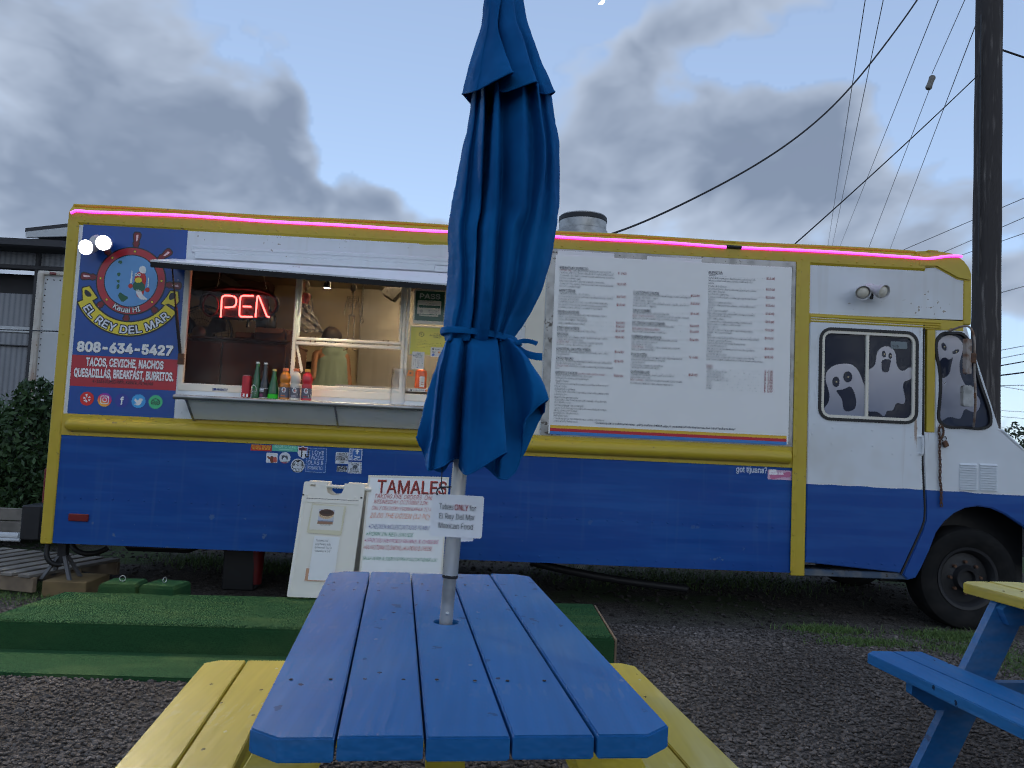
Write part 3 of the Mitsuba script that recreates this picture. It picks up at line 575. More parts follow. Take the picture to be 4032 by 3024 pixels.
part('exhaust_pipe', tube(smoothpath([(*(0.439, 6.300, 0.337),), (*(0.852, 6.300, 0.262),), (*(1.324, 6.300, 0.205),), (*(1.679, 6.300, 0.178),)], 20), .03, 10), 'dark_metal', 40)
# roof vent
rc, rY = ((0.616, 3.240)[0]+(1.036, 3.264)[0])/2, 7.0
rr_ = ((1.036, 3.264)[0]-(0.616, 3.240)[0])/2; z1_ = (0.795, 3.297)[1]; zb0 = 2.9
VT = part('roof_vent', lathe([(0, zb0), (rr_*1.25, zb0), (rr_*1.25, zb0+.05), (rr_*1.12, zb0+.15), (rr_*1.06, (0.826, 3.161)[1]), (rr_*.97, (0.825, 3.175)[1]), (rr_*.97, z1_-.12), (0, z1_-.12)], 48, (rc, rY, 0)), 'galvanised', 40)
part('collar', lathe([(rr_*.95, z1_-.13), (rr_*1.0, z1_-.13), (rr_*1.01, z1_-.02), (rr_*.97, z1_), (0, z1_)], 48, (rc, rY, 0)), 'galvanised', 40, parent=VT)
part('top_band', lathe([(rr_*1.012, z1_-.055), (rr_*1.03, z1_-.05), (rr_*1.02, z1_-.012), (rr_*1.0, z1_-.01), (rr_*1.0, z1_-.055)], 48, (rc, rY, 0)), 'dark_metal', 40, parent=VT)
# ------------------------------------------------------------------ lights on the truck
def led(pts, n):
    return tube(smoothpath(pts, n), .0112, 8)
yl = YS-.022
l1 = [(*(1.913, 2.831)[:1], yl, (1.913, 2.831)[1])] 
LE = (.56, .010, .53)
run1 = [(x, yl, 2.822+.004*math.sin(x*2.1)+.003*math.sin(x*5.3+1)) for x in np.linspace(-3.02, (1.804, 2.837)[0], 26)]
run1 = [(-3.10, yl, 2.800), (-3.075, yl, 2.818)]+run1
run2 = [(x, yl, 2.820+.005*math.sin(x*3.1)) for x in np.linspace((1.920, 2.838)[0], (3.385, 2.833)[0], 12)]+[((3.470, 2.831)[0], yl, (3.470, 2.831)[1]), ((3.566, 2.845)[0], yl, (3.566, 2.845)[1]), ((3.642, 2.847)[0], yl, (3.642, 2.846)[1])]
LS = thing('light_strip', 'glowing pink light strip running along the top edge of the truck', 'light strip')
obj('tube', led(run1, 120), 'white_plastic', LS, True, emit=LE); obj('tube', led(run2, 60), 'white_plastic', LS, True, emit=LE)
xg0, xg1 = (1.804, 2.837)[0], (1.920, 2.838)[0]
obj('dark_joint', tube([(xg0, yl, 2.822), (xg1, yl, 2.820)], .013, 8), 'black_plastic', LS, 40)

def floodlight(name, label, cx, cz, heads, lit):
    K = thing(name, label, 'floodlight')
    obj('mount', mv(xf(lathe([(0, 0), (.055, 0), (.055, .02), (.04, .045), (.03, .06), (0, .06)], 28), rotm(90, (1, 0, 0))), (cx, YS, cz)), 'lamp_body', K, 40)
    obj('sensor', lathe([(0, -.03), (.012, -.03), (.014, .0), (.010, .01), (0, .01)], 14, (cx, YS-.05, cz-.045)), 'black_plastic', K, 40)
    for (hx, hz, dirv) in heads:
        d = np.array(dirv, float); d /= np.linalg.norm(d); base = np.array([hx, YS-.11, hz])
        M = trimesh.geometry.align_vectors([0, 0, 1], d); M = M.copy(); M[:3, 3] = base
        H = obj('lamp_head', xf(lathe([(0, -.075), (.028, -.072), (.034, -.05), (.036, -.02), (.050, .0), (.056, .045), (.053, .045), (.047, .004), (.0, .001)], 28), M), 'lamp_body', K, 40)
        obj('bulb', xf(lathe([(0, .004), (.036, .006), (.044, .02), (.040, .034), (.02, .042), (0, .044)], 24), M), 'white_plastic' if lit else 'cream_metal', H, True, emit=(1000, 860, 690) if lit else None)
        obj('arm', tube([(cx, YS-.045, cz), tuple(base-d*.07)], .013, 10), 'lamp_body', H, 40)
fc = mid((-2.957, 2.555), (-2.840, 2.593))
floodlight('floodlight', 'white twin floodlight switched on, glaring at the upper left corner of the truck', fc[0], fc[1]+.02, [((-2.901, 2.531)[0], (-2.901, 2.531)[1], (-.10, -1, -.22)), ((-2.788, 2.568)[0], (-2.788, 2.568)[1], (.12, -1, -.16))], True)
fd = (2.922, 2.545)
floodlight('floodlight', 'white twin floodlight switched off above the cab door', fd[0], fd[1], [((2.821, 2.511)[0], (2.821, 2.511)[1], (-.30, -1, -.50)), ((2.955, 2.523)[0], (2.955, 2.523)[1], (.40, -1, -.42))], False)

# ------------------------------------------------------------------ printed poster with the ship's wheel
NAVY = lin(28, 74, 150); RED = lin(176, 44, 52); WHT = (.78, .78, .78); BLK = (.012, .012, .016); YLW = lin(226, 206, 48)
LP = thing('poster', 'tall blue poster with a red ship wheel and phone number at the left end', 'poster')
P = Print(O=(0, YS-.002, 0))
pX0, pX1, pZ0, pZ1 = -3.012, -2.246, 1.322, 2.728
obj('sheet', cbox(pX0, pX1, YS-.002, YS-.0003, pZ0, pZ1, 0), 'paper', LP)
P.poly(sbox(pX0, pZ0, pX1, pZ1), NAVY, 0)
cw = (-2.631, 2.320); Rw = dist(cw, (-2.612, 2.074)); C_ = np.array(cw)
def pol(r, a): return (C_[0]+r*math.cos(math.radians(a)), C_[1]+r*math.sin(math.radians(a)))
def handle(a, k=1.0):
    out = []
    for (r, w) in ((.98, .055), (1.08, .055), (1.14, .085), (1.20, .06), (1.30, .085), (1.42, .10), (1.47, .07), (1.48, .0)): out.append((r, w*k))
    pts = [(r*Rw, w*Rw) for r, w in out]; full = [(r, -w) for r, w in pts]+[(r, w) for r, w in pts[::-1]]
    return aff.translate(aff.rotate(Polygon(full), a, origin=(0, 0)), *cw)
for a in (90, 45, 0, -45, -90, -135, 180, 135):
    a += -3
    h = handle(a); P.poly(h.buffer(.008), BLK, 1); P.poly(h, lin(120, 20, 30), 2)
    P.poly(aff.translate(aff.rotate(Polygon([(1.2*Rw, .01*Rw), (1.40*Rw, .03*Rw), (1.42*Rw, -.04*Rw), (1.24*Rw, -.03*Rw)]), a, origin=(0, 0)), *cw), lin(235, 200, 205), 3)
rim = circ(cw, Rw, 32).difference(circ(cw, Rw*.80, 32))
P.poly(circ(cw, Rw*1.035, 32).difference(circ(cw, Rw*.77, 32)), BLK, 4); P.poly(rim, lin(178, 44, 54), 5)
P.poly(circ(cw, Rw*.775, 32), lin(96, 152, 205), 4)
for a in (87, 132, 178, -138, -42, 3, 47): P.poly(circ(pol(Rw*.9, a), Rw*.042, 8), BLK, 6); P.poly(circ(pol(Rw*.9, a), Rw*.032, 8), YLW, 7)
G1 = lin(24, 92, 60)
for q in ([(-2.715, 2.214), (-2.705, 2.229), (-2.682, 2.219), (-2.643, 2.190), (-2.660, 2.174), (-2.683, 2.161), (-2.701, 2.179)], [(-2.731, 2.277), (-2.718, 2.292), (-2.712, 2.270), (-2.724, 2.254)], [(-2.734, 2.317), (-2.716, 2.320), (-2.719, 2.301)], [(-2.733, 2.374), (-2.717, 2.377), (-2.712, 2.357), (-2.729, 2.351)], [(-2.735, 2.460), (-2.709, 2.465), (-2.709, 2.447), (-2.728, 2.446)]):
    P.poly(smoothpoly(q, 24), G1, 6)
# a plain red fish with a white cap in the middle
fishc = lin(190, 40, 36)
for q, c, l in (([(-2.604, 2.358), (-2.584, 2.388), (-2.550, 2.390), (-2.526, 2.362), (-2.522, 2.316), (-2.529, 2.259), (-2.542, 2.212), (-2.569, 2.199), (-2.589, 2.244), (-2.606, 2.312)], fishc, 6), ([(-2.585, 2.256), (-2.556, 2.252), (-2.531, 2.213), (-2.502, 2.191), (-2.535, 2.184), (-2.570, 2.205)], lin(225, 225, 225), 7),
                ([(-2.611, 2.306), (-2.550, 2.315), (-2.529, 2.259), (-2.601, 2.255)], lin(26, 92, 60), 7), ([(-2.602, 2.335), (-2.558, 2.343), (-2.551, 2.324), (-2.595, 2.313)], YLW, 8), ([(-2.569, 2.389), (-2.575, 2.423), (-2.548, 2.436), (-2.530, 2.419), (-2.533, 2.385)], (.75, .75, .75), 8)):
    P.poly(smoothpoly(q, 30), c, l)
for q in ((-2.596, 2.368), (-2.574, 2.369)): P.poly(circ(q, .011), WHT, 9); P.poly(circ(q, .005), BLK, 10)
for q in ((-2.631, 2.282), (-2.507, 2.260)): P.poly(circ(q, .017), fishc, 7)
P.poly(Polygon([(-2.636, 2.305), (-2.632, 2.397), (-2.626, 2.397), (-2.621, 2.305)]), WHT, 7); P.poly(Polygon([(-2.508, 2.283), (-2.508, 2.352), (-2.501, 2.352), (-2.500, 2.283)]), WHT, 7)
# banner
def arcpoly(r0_, r1_, a0_, a1_, c, n=40):
    A = np.radians(np.linspace(a0_, a1_, n)); return Polygon([(c[0]+r1_*math.cos(t), c[1]+r1_*math.sin(t)) for t in A]+[(c[0]+r0_*math.cos(t), c[1]+r0_*math.sin(t)) for t in A[::-1]])
bc = (-2.633, 2.328); kx = dist((-3.008, 2.062), (-2.897, 2.062))/100
r_o, r_i = 372*kx, 285*kx
ban = arcpoly(r_i, r_o, 207, 327, bc)
P.poly(ban.buffer(.011), BLK, 4); P.poly(ban, YLW, 5)
for q in ([(-2.973, 2.246), (-2.930, 2.258), (-2.911, 2.233), (-2.872, 2.183), (-2.893, 2.169), (-2.926, 2.148), (-2.947, 2.131), (-2.963, 2.165)], [(-2.289, 2.254), (-2.336, 2.255), (-2.358, 2.211), (-2.391, 2.165), (-2.373, 2.158), (-2.349, 2.171), (-2.303, 2.150), (-2.278, 2.186)]):
    s_ = Polygon(q).buffer(.004); P.poly(s_.buffer(.009), BLK, 4); P.poly(s_, YLW, 5)
for q in ([(-2.956, 2.236), (-2.930, 2.226), (-2.908, 2.193), (-2.945, 2.191)], [(-2.335, 2.244), (-2.298, 2.237), (-2.307, 2.207), (-2.338, 2.194)]): P.poly(smoothpoly(q, 16), BLK, 6)
def arctext(t, h, rbase, amid, spread, c, col, out=None, layer=7):
    v, f = text2d(t, True); v = v.copy(); w = np.ptp(v[:, 0]); x = (v[:, 0]-v[:, 0].min())/w
    a = np.radians(amid-spread/2+spread*x); r = rbase-v[:, 1]*h
    q = np.stack([c[0]+r*np.cos(a), c[1]+r*np.sin(a)], 1)
    if out is not None:
        s = shapely.union_all([Polygon(q[k]).buffer(1e-5) for k in f]); P.poly(s.buffer(out, quad_segs=2).simplify(.0006), BLK, layer-1)
    P.tri(q, f, col, layer)
arctext('EL REY DEL MAR', 50*kx, 360*kx, 267, 105, bc, lin(222, 226, 232), .0075)
arctext('Kauai HI', 32*kx, Rw*.955, 266, 52, cw, WHT, .004, 8)
fat_text(P, '808-634-5427', (-2.983, 1.784), .066, (.78, .78, .76), dist((-2.983, 1.784), (-2.287, 1.781)), .055, 4)
fat_text(P, '808-634-5427', ((-2.983, 1.784)[0]-.003, (-2.983, 1.784)[1]-.003), .069, BLK, dist((-2.983, 1.784), (-2.287, 1.781))+.008, .055, 3)
rz1, rz0 = (-3.010, 1.753)[1], (-3.013, 1.525)[1]
P.poly(sbox(pX0, rz0, pX1, rz1), lin(176, 42, 54), 2)
def boldline(t, a, b, h, col=(.78, .78, .78), layer=5):
    fat_text(P, t, (a[0]-.002, a[1]-.002), h+.002, lin(60, 20, 26), b[0]-a[0]+.004, .03, layer-1); fat_text(P, t, a, h, col, b[0]-a[0], .03, layer)
boldline('TACOS, CEVICHE, NACHOS', (-2.908, 1.679), (-2.348, 1.676), .056)
boldline('QUESADILLAS, BREAKFAST, BURRITOS.', (-2.987, 1.596), (-2.269, 1.601), .058)
P.text('4-1636 KUHIO HWY, KAPA\u02bbA, HI 96746', (-2.849, 1.555), .026, (.04, .01, .02), w=(-2.414, 1.554)[0]-(-2.849, 1.555)[0], bold=True, layer=4)
ri = .0505
def icon(c, col): P.poly(circ(c, ri, 14), col, 3)
c1, c2, c3, c4, c5 = (-2.879, 1.436), (-2.752, 1.434), (-2.629, 1.434), (-2.508, 1.435), (-2.385, 1.435)
icon(c1, lin(206, 44, 44)); 
for a in (100, 35, -30, -95, 165, 225): 
    L = .034 if a == 100 else .026
    P.poly(aff.translate(aff.rotate(Polygon([(.008, -.001), (L, -.008), (L, .008), (.008, .001)]), a, origin=(0, 0)), *c1), WHT, 4)
A_ = np.linspace(0, 2*PI, 33)[:-1]
vv = np.vstack([[c2], np.stack([c2[0]+ri*np.cos(A_), c2[1]+ri*np.sin(A_)], 1)]); ff = np.array([(0, i+1, (i+1) % 32+1) for i in range(32)])
tt = np.clip((vv[:, 1]-c2[1])/ri*.5+.5+(vv[:, 0]-c2[0])/ri*.2, 0, 1)[:, None]
cc_ = np.where(tt < .5, np.array(lin(245, 190, 70))*(1-2*tt)+np.array(lin(225, 50, 80))*2*tt, np.array(lin(225, 50, 80))*(2-2*tt)+np.array(lin(120, 50, 170))*(2*tt-1)); P.tri(vv, ff, cc_, 3)
P.poly(ring_of(rrect(c2[0]-.031, c2[0]+.031, c2[1]-.031, c2[1]+.031, .014), .006), WHT, 4); P.poly(ring_of(circ(c2, .017), .006), WHT, 4); P.poly(circ((c2[0]+.019, c2[1]+.019), .004), WHT, 4)
icon(c3, lin(52, 64, 150)); P.text('f', (c3[0]+.001, c3[1]-.029), .055, WHT, bold=True, layer=4, align='c')
icon(c4, lin(64, 160, 220)); P.poly(smoothpoly([(c4[0]-.030, c4[1]-.022), (c4[0]-.012, c4[1]-.016), (c4[0]-.026, c4[1]-.004), (c4[0]-.027, c4[1]+.018), (c4[0]-.004, c4[1]+.006), (c4[0]+.008, c4[1]+.022), (c4[0]+.024, c4[1]+.018), (c4[0]+.034, c4[1]+.018), (c4[0]+.026, c4[1]+.006), (c4[0]+.018, c4[1]-.018), (c4[0]-.004, c4[1]-.030)], 40), WHT, 4)
icon(c5, lin(70, 190, 130))
for s in (-1, 1):
    e = (c5[0]+s*.0175, c5[1]-.004); P.poly(circ(e, .0165), BLK, 4); P.poly(circ(e, .0105), lin(70, 190, 130), 5); P.poly(circ(e, .0055), BLK, 6)
P.poly(Polygon([(c5[0]-.036, c5[1]+.010), (c5[0]-.018, c5[1]+.014), (c5[0], c5[1]+.022), (c5[0]+.018, c5[1]+.014), (c5[0]+.036, c5[1]+.010), (c5[0]+.018, c5[1]+.019), (c5[0], c5[1]+.028), (c5[0]-.018, c5[1]+.019)]), BLK, 4); P.poly(Polygon([(c5[0]-.006, c5[1]-.014), (c5[0]+.006, c5[1]-.014), (c5[0], c5[1]-.024)]), BLK, 4)
P.put('print', LP, 'print_gloss')

# ------------------------------------------------------------------ the menu
MB_ = thing('menu_board', 'large white printed menu board with three columns of dishes and prices', 'menu board')
mX0, mX1, mZ0, mZ1 = .505, 2.318, 1.338, 2.688
YM = YS-.016
msh = cbox(mX0, mX1, YM, YM+.004, mZ0, mZ1, .001)
obj('sheet', msh, 'board_white', MB_)
obj('backing_strip', cbox(.52, .95, YS-.0125, YS-.0105, 2.685, 2.722, 0), 'paper', MB_); obj('backing_strip', cbox(1.20, 1.62, YS-.0125, YS-.0105, 2.685, 2.716, 0), 'paper', MB_)
P = Print(O=(0, YM, 0))
INK = (.028, .034, .058); PR = (.26, .02, .03)
def col(x0, zs): return x0, (lambda y: float(np.interp(y, [p[0] for p in zs], [p[1] for p in zs])))
c1x, c1z = col((0.539, 2.100)[0], ((200, (0.532, 2.596)[1]), (700, (0.539, 2.100)[1]), (1400, (0.545, 1.414)[1])))
c2x, c2z = col((1.104, 2.128)[0], ((380, (1.099, 2.447)[1]), (750, (1.104, 2.079)[1]), (1120, (1.107, 1.714)[1])))
c3x, c3z = col((1.676, 2.357)[0], ((240, (1.675, 2.618)[1]), (700, (1.678, 2.158)[1]), (1150, (1.686, 1.713)[1])))
p1, p2, p3 = (1.035, 2.125)[0]+.012, (1.607, 2.204)[0]+.004, (2.185, 2.284)[0]+.002
def ln(cx, cz, y, t, k='n', price=None, px=None, dots=True, red=None, tail=None):
    z = cz(y); h = {'h': .0175, 'n': .0128, 's': .0142, 'r': .0150}[k]; x = cx
    if red: x += P.text(red, (x, z), h, PR, sx=.80)+.010
    w = P.text(t, (x, z), h, PR if k == 'r' else (INK if k != 'n' else (.10, .105, .13)), bold=(k == 'h'), sx=.86 if k in 'h' else .80) if t else 0
    if k in ('h', 'r'): P.poly(sbox(cx, z-.005, x+w, z-.0035), PR if k == 'r' else INK, 3)
    if tail: w += .01+P.text(tail, (x+w+.01, z), .012, PR, sx=.8)
    if price:
        pw = P.text(price, (px, z-.004), .0165, PR, bold=True, sx=.86, align='r')
        if dots:
            for xx in np.arange(x+w+.012, px-pw-.01, .0125): P.poly(sbox(xx, z-.001, xx+.0024, z+.0014), INK, 3)
A1 = [(213, 'BREAKFAST BURRITO', 'h'), (230, 'HOT DOG SAUSAGE(SALCHICHA), BACON,', 'n', '$  9.00', 'CHOOSE ONE:'), (250, 'CHORIZO, VEGGIE, SPAM, HAM, OR PORTUGUESE SAUSAGE', 'n'), (270, '-Come with rice, beans, cheese, cooked with onions, tomatoes,', 'n'), (290, 'and two scrambled eggs.', 'n'),
  (313, 'BREAKFAST BURRITO STEAK, FISH OR, CARNITAS.', 'n', '$13.00'), (333, '-Come with rice, beans, cheese, cooked with onions, tomatoes,', 'n'), (353, 'and two scrambled eggs', 'n'), (388, 'APPETIZERS', 'h'), (410, '-SHRIMP COCKTAIL (32 OZ. CUP)', 'n', '$13.00'), (430, 'It is special house sauce, with fresh tomatoes, onions, cilantro,', 'n'), (450, 'cucumber and avocado.', 'n'),
  (472, '-CAMPENCHANA COCKTAIL (OCTOPUS AND SHRIMP)', 'n', '$15.00'), (493, 'It is special house sauce, with shrimp,octopus and fresh', 'n'), (514, 'tomatoes, onions, cilantro, cucumber and avocado.', 'n'), (550, 'FRESH CEVICHE', 'h'), (568, 'Marinated in a house sauce with fresh tomatoes, onions,', 'n'), (588, 'cilantro, cucumber and avocado.', 'n'), (610, '-FISH OR SHRIMP  OR MIXED', 's', '$14.00'), (638, '-FIHS, SHRIMP & OCTOPUS', 's', '$18.00'),
  (672, 'FISH AND CHIPS', 'h', '$11.00'), (692, 'Breaded fish accompanied with French fries', 'n'), (720, 'NACHOS', 'h', '$14.00'), (740, 'Tortilla chips with cheese, beans, guacamole, sour cream', 'n'), (760, 'cooked with tomato and onion.', 'n'), (780, 'STEAK, CHICKEN, SHRIMP OR FISH.', 'n', None, 'CHOOSE ONE:'), (800, 'Pastor or carnitas: its come pico de gallo', 'n'),
  (834, 'CHICKEN, OR STEK FRIES', 'h', '$14.00'), (855, 'Fries topped with melted cheese, Pico de Gallo, sour cream', 'n'), (873, 'and guacamole', 'n'), (906, 'TACO SALAD', 'h', '$14.00'), (925, 'Served in a tortilla shell with lettuce, beans, cheese, guacamole,', 'n'), (944, 'Pico de Gallo and sour cream.', 'n'), (964, 'CHICKEN, STEAK, CARNITAS, PASTOR, SHRIMP,', 'n', None, 'CHOOSE ONE:'), (984, 'FISH.', 'n'),
  (1018, 'ORDER 2 TACOS', 'h', '$10.00', None, '(NO MIX) (NO SUBSTITUTION)'), (1038, 'STEAK, CHICKEN, CARNITAS O PASTOR.', 'n'), (1058, '-With onions, cilantro, and guacamole', 'n'), (1080, 'Veggie Tacos', 's'), (1100, '-With zucchini, carrots, bell pepper, mushrooms, lettuce and', 'n'), (1120, 'Pico de Gallo.', 'n'), (1142, 'Grilled fish or shrimp', 's'), (1162, '-Cooked with onions and tomatoes, comes with cabbage and', 'n'), (1182, 'cilantro sauce.', 'n'),
  (1205, 'Baja fish or shrimp tacos', 's'), (1224, '-Beer batter deep fried, comes with cabbage,  Pico de Gallo', 'n'), (1243, 'and cilantro sauce.', 'n'), (1266, 'Taco enchilado fish or shrimp:', 's'), (1286, '-Cooked with tomato, onions and our special chipotle mayo', 'n'), (1305, 'sauce, comes with cheese,', 'n'), (1324, 'cabbage, and cilantro sauce.', 'n'), (1346, 'Soft shell crab:', 's'), (1366, '2 tacos seasoned with chipotle mayo, comes with cheese,', 'n'), (1386, 'cabbage and cilantro sauce.', 'n')]
A2 = [(402, '2 OCTOPUS TACOS', 'h', '$13.00'), (420, 'Grilled octopus, seasoned with chipotle mayo, comes with cheese,', 'n'), (440, 'cabbage, and cilantro, sauce.', 'n'), (462, 'Order 3 tacos special', 's', '$13.00'), (482, 'Choice one: (no Mix) steak, carnitas, chicken, pastor, grill fish or', 'n'), (502, 'hrimp ,baja fish or veggies.', 'n'), (540, 'TACO COMBO', 'h', '$14.00'), (558, 'Two tacos with rice and beans on the side.', 'n'), (579, 'CARNITAS, PASTOR, STEAK, VEGGIE,', 'n', None, 'MEAT CHOICE: (NO MIX)'), (600, 'GRILLED FISH OR SHRIMP, BAJA FISH OR SHRIMP.', 'n'),
  (634, 'OCTOPUS TACO COMBO', 'h', '$16.00'), (652, '2 octopus tacos with rice and beans on the side.', 'n'), (677, 'Soft shell crab taco combo', 'r', '$16.00'), (700, '2 tacos with rice and beans on the side.', 'n'), (740, 'CHIMICHANGA PLATE', 'h', '$16.00'), (758, 'Deep-fried burrito, covered with guacamole, lettuce,', 'n'), (778, 'sour cream, and Pico de Gallo.', 'n'), (797, 'Rice, beans on the side.', 'n'), (817, 'CHICKEN, STEAK, CARNITAS, PASTOR,', 'n', None, 'CHOOSE ONE:'), (838, 'GRILLED SHRIMP OR FISH.', 'n'),
  (876, 'PLATE KIDS', 'h', '$  9.00'), (896, '-CHEESE QUESADILLA OR BEANS AND CHEESE BURRITO', 'n'), (915, 'Served with rice and beans on the side.', 'n'), (936, '-SALCHIPULPO', 'n'), (956, 'Fried hot dog sausage on top of fries.', 'n'), (976, 'CHICKEN NUGGETS AND FRIES.', 'n'), (1010, 'QUESADILLAS', 'h', '$13.00'), (1030, '-Cooked with tomatoes, onions, and sour cream &', 'n'), (1050, 'guacamole on the side.', 'n'), (1071, 'CHICKEN, STEAK, SHRIMP, FISH, VEGGIE,', 'n', None, 'MEAT CHOICE:'), (1096, 'PASTOR OR CARNITAS: With cilantro and onions.', 'n')]
A3 = [(250, 'BURRITOS:', 'h'), (270, 'VEGGIE', 'n', '$13.00'), (290, 'comes with mushrooms, bell pepper zucchini, carrot &', 'n'), (310, 'lettuce, cooked with onion, tomato & filled with rice,', 'n'), (330, 'beans.', 'n'), (354, 'STEAK OR CHICKEN', 'n', '$13.00'), (374, 'It comes with rice, beans, cheese & guacamole, cooked', 'n'), (394, 'with onion & tomato.', 'n'), (416, 'PASTOR OR CARNITAS', 'n', '$13.00'), (436, 'It come with rice. Beans, cheese, guacamole onions and', 'n'), (456, 'cilantro.', 'n'),
  (478, 'GRILLED SHRIMP OR FISH', 'n', '$13.00'), (498, 'with rice, cabbage, beans, cheese, cooked with onion &', 'n'), (518, 'tomato.', 'n'), (541, 'BAJA FISH OR SHRIMP', 'n', '$13.00'), (561, 'Beer batter deep fried, comes with rice, beans, cheese,', 'n'), (580, 'cabbage, and Pico de Gallo.', 'n'), (603, 'SOFT SHELL CRAB', 'n', '$15.00'), (623, 'It comes with our special sauce mayo chipotle, rice,', 'n'), (643, 'beans, cheese, cabbage, onion, tomato.', 'n'), (666, 'SILLY BILLY', 'n', '$12.00'), (686, 'It comes with chorizo, potatoes, mushrooms, onions,', 'n'), (706, 'tomato, rice, beans & cheese', 'n'),
  (728, 'KING', 'n', '$15.00'), (748, 'OUR MOST POPULAR BURRITO, it comes with steak, shrimp', 'n'), (768, '& cheese, cooked with onion,', 'n'), (788, 'tomato & filled with rice, beans & guacamole.', 'n'), (810, 'CALIFORNIA BURRITO', 'n', '$15.00'), (832, 'With steak, fries, guacamole, sour cream, Pico de Gallo,', 'n'), (852, 'cheese and beans', 'n'), (874, 'SEAFOOD ENCHILADO', 'n', '$15.00'), (894, 'fish and shrimp cooked with onion, tomato, and special', 'n'), (914, 'sauce mayo chipotle, filled with rice, beans, cheese and cabbage.', 'n'), (966, 'SIDES', 'r')]
A3 += [(986+21.3*i, t, 'n', p) for i, (t, p) in enumerate((('-CHIPS', '$  5.00'), ('-PICO DE GALLO (5 oz)', '$  4.00'), ('-GUACAMOLE (5 oz)', '$  6.00'), ('-SOUR CREAM (5 oz)', '$  3.00'), ('-CILANTRO SAUCE (4 oz)', '$  3.00'), ('-RICE', '$  3.00'), ('-BEANS.', '$  3.00'), ('-FRIES', '$  6.00')))]
for A, cx, cz, px in ((A1, c1x, c1z, p1), (A2, c2x, c2z, p2), (A3, c3x, c3z, p3)):
    for r_ in A:
        r_ = tuple(r_)+(None,)*(6-len(r_)); ln(cx, cz, r_[0], r_[1], r_[2], r_[3], px, True, r_[4], r_[5])
P.text('*Consuming raw or undercooked meats , poltry, seafood, shellfish, eggs, or unpasteurized milk may increase your risk of foodborne illnes*', (0.848, 1.426), .0145, INK, w=(1.912, 1.434)[0]-(0.848, 1.426)[0], bold=True)
zs = [(0.395, 1.402)[1], (0.394, 1.380)[1], (0.394, 1.357)[1], (0.394, 1.333)[1]]; sx0, sx1 = mX0+.012, (2.303, 1.388)[0]
for i, c in enumerate((lin(218, 176, 50), lin(188, 36, 52), lin(58, 122, 190))): P.poly(sbox(sx0, zs[i+1], sx1, zs[i]), c, 2)
P.put('print', MB_, 'print')
obj('tape', cat_([cbox(2.320, 2.345, YM-.001, YS-.010, 1.34, 2.70, 0)]), 'galvanised', MB_)

# ------------------------------------------------------------------ stickers on the blue panel
YB = YS+.001
def sticker(name, label, pts, build, group=None):
    P = Print(O=(0, YB, 0)); build(P); k = P.put(name, None, 'print', label=label, cat='sticker', group=group, key=newkey(name)); return k
def ctr(q, r): return circ(q, r, 14)
def s_red(P):
    a, b = (-1.675, 1.160), (-1.523, 1.113); P.poly(sbox(a[0], b[1], b[0], a[1]-.004), lin(196, 52, 38), 0); P.text('KU KIA\u02bbI MAUNA', (a[0]+.006, (a[1]+b[1])/2-.004), .026, lin(232, 170, 50), w=b[0]-a[0]-.012, bold=True); [P.poly(sbox(a[0]+.014+i*.022, b[1]+.010, a[0]+.030+i*.022, b[1]+.018), lin(232, 170, 50), 2) for i in range(6)]
sticker('sticker', 'red bumper sticker with yellow lettering, leftmost under the yellow rail', None, s_red)
def s_green(P):
    a, b = (-1.521, 1.164), (-1.333, 1.117); P.poly(sbox(a[0], b[1], b[0], a[1]-.004), lin(92, 186, 158), 0); P.text('WELCOME TO TIJUANA', (a[0]+.015, (a[1]+b[1])/2+.002), .020, lin(170, 225, 205), w=b[0]-a[0]-.03, bold=True); P.poly(sbox(a[0]+.05, b[1]+.010, a[0]+.15, b[1]+.018), lin(150, 210, 190), 2)
sticker('sticker', 'mint green bumper sticker beside the red one', None, s_green)
def s_peach(P):
    a, b = (-1.559, 1.102), (-1.476, 1.029); P.poly(rrect(a[0], b[0], b[1], a[1], .008), lin(215, 218, 225), 0)
    P.poly(smoothpoly([(-1.529, 1.071), (-1.516, 1.079), (-1.502, 1.068), (-1.498, 1.036), (-1.522, 1.030), (-1.530, 1.053)], 24), lin(120, 62, 45), 1); P.poly(smoothpoly([(-1.552, 1.075), (-1.529, 1.067), (-1.527, 1.058), (-1.547, 1.063)], 20), lin(135, 72, 52), 2); P.poly(smoothpoly([(-1.504, 1.068), (-1.491, 1.075), (-1.481, 1.060), (-1.486, 1.032), (-1.501, 1.036)], 20), lin(190, 90, 80), 2)
sticker('sticker', 'small square white sticker with a brown figure drawing, lower left of the sticker group', None, s_peach)
def s_zebra(P):
    c = (-1.423, 1.070); r = dist(c, (-1.382, 1.071)); P.poly(ctr(c, r), lin(205, 212, 222), 0); P.poly(smoothpoly([(-1.448, 1.084), (-1.429, 1.087), (-1.406, 1.086), (-1.401, 1.072), (-1.404, 1.057), (-1.409, 1.056), (-1.414, 1.069), (-1.436, 1.068), (-1.437, 1.055), (-1.442, 1.055), (-1.445, 1.071)], 40), lin(70, 80, 95), 1); P.poly(sbox(c[0]-.035, c[1]-.026, c[0]+.035, c[1]-.024), BLK, 1); P.poly(ctr(c, r).intersection(sbox(c[0]-.1, c[1]-.046, c[0]+.1, c[1]-.032)), lin(150, 50, 70), 1)
sticker('sticker', 'round white sticker with a donkey and a red band', None, s_zebra)
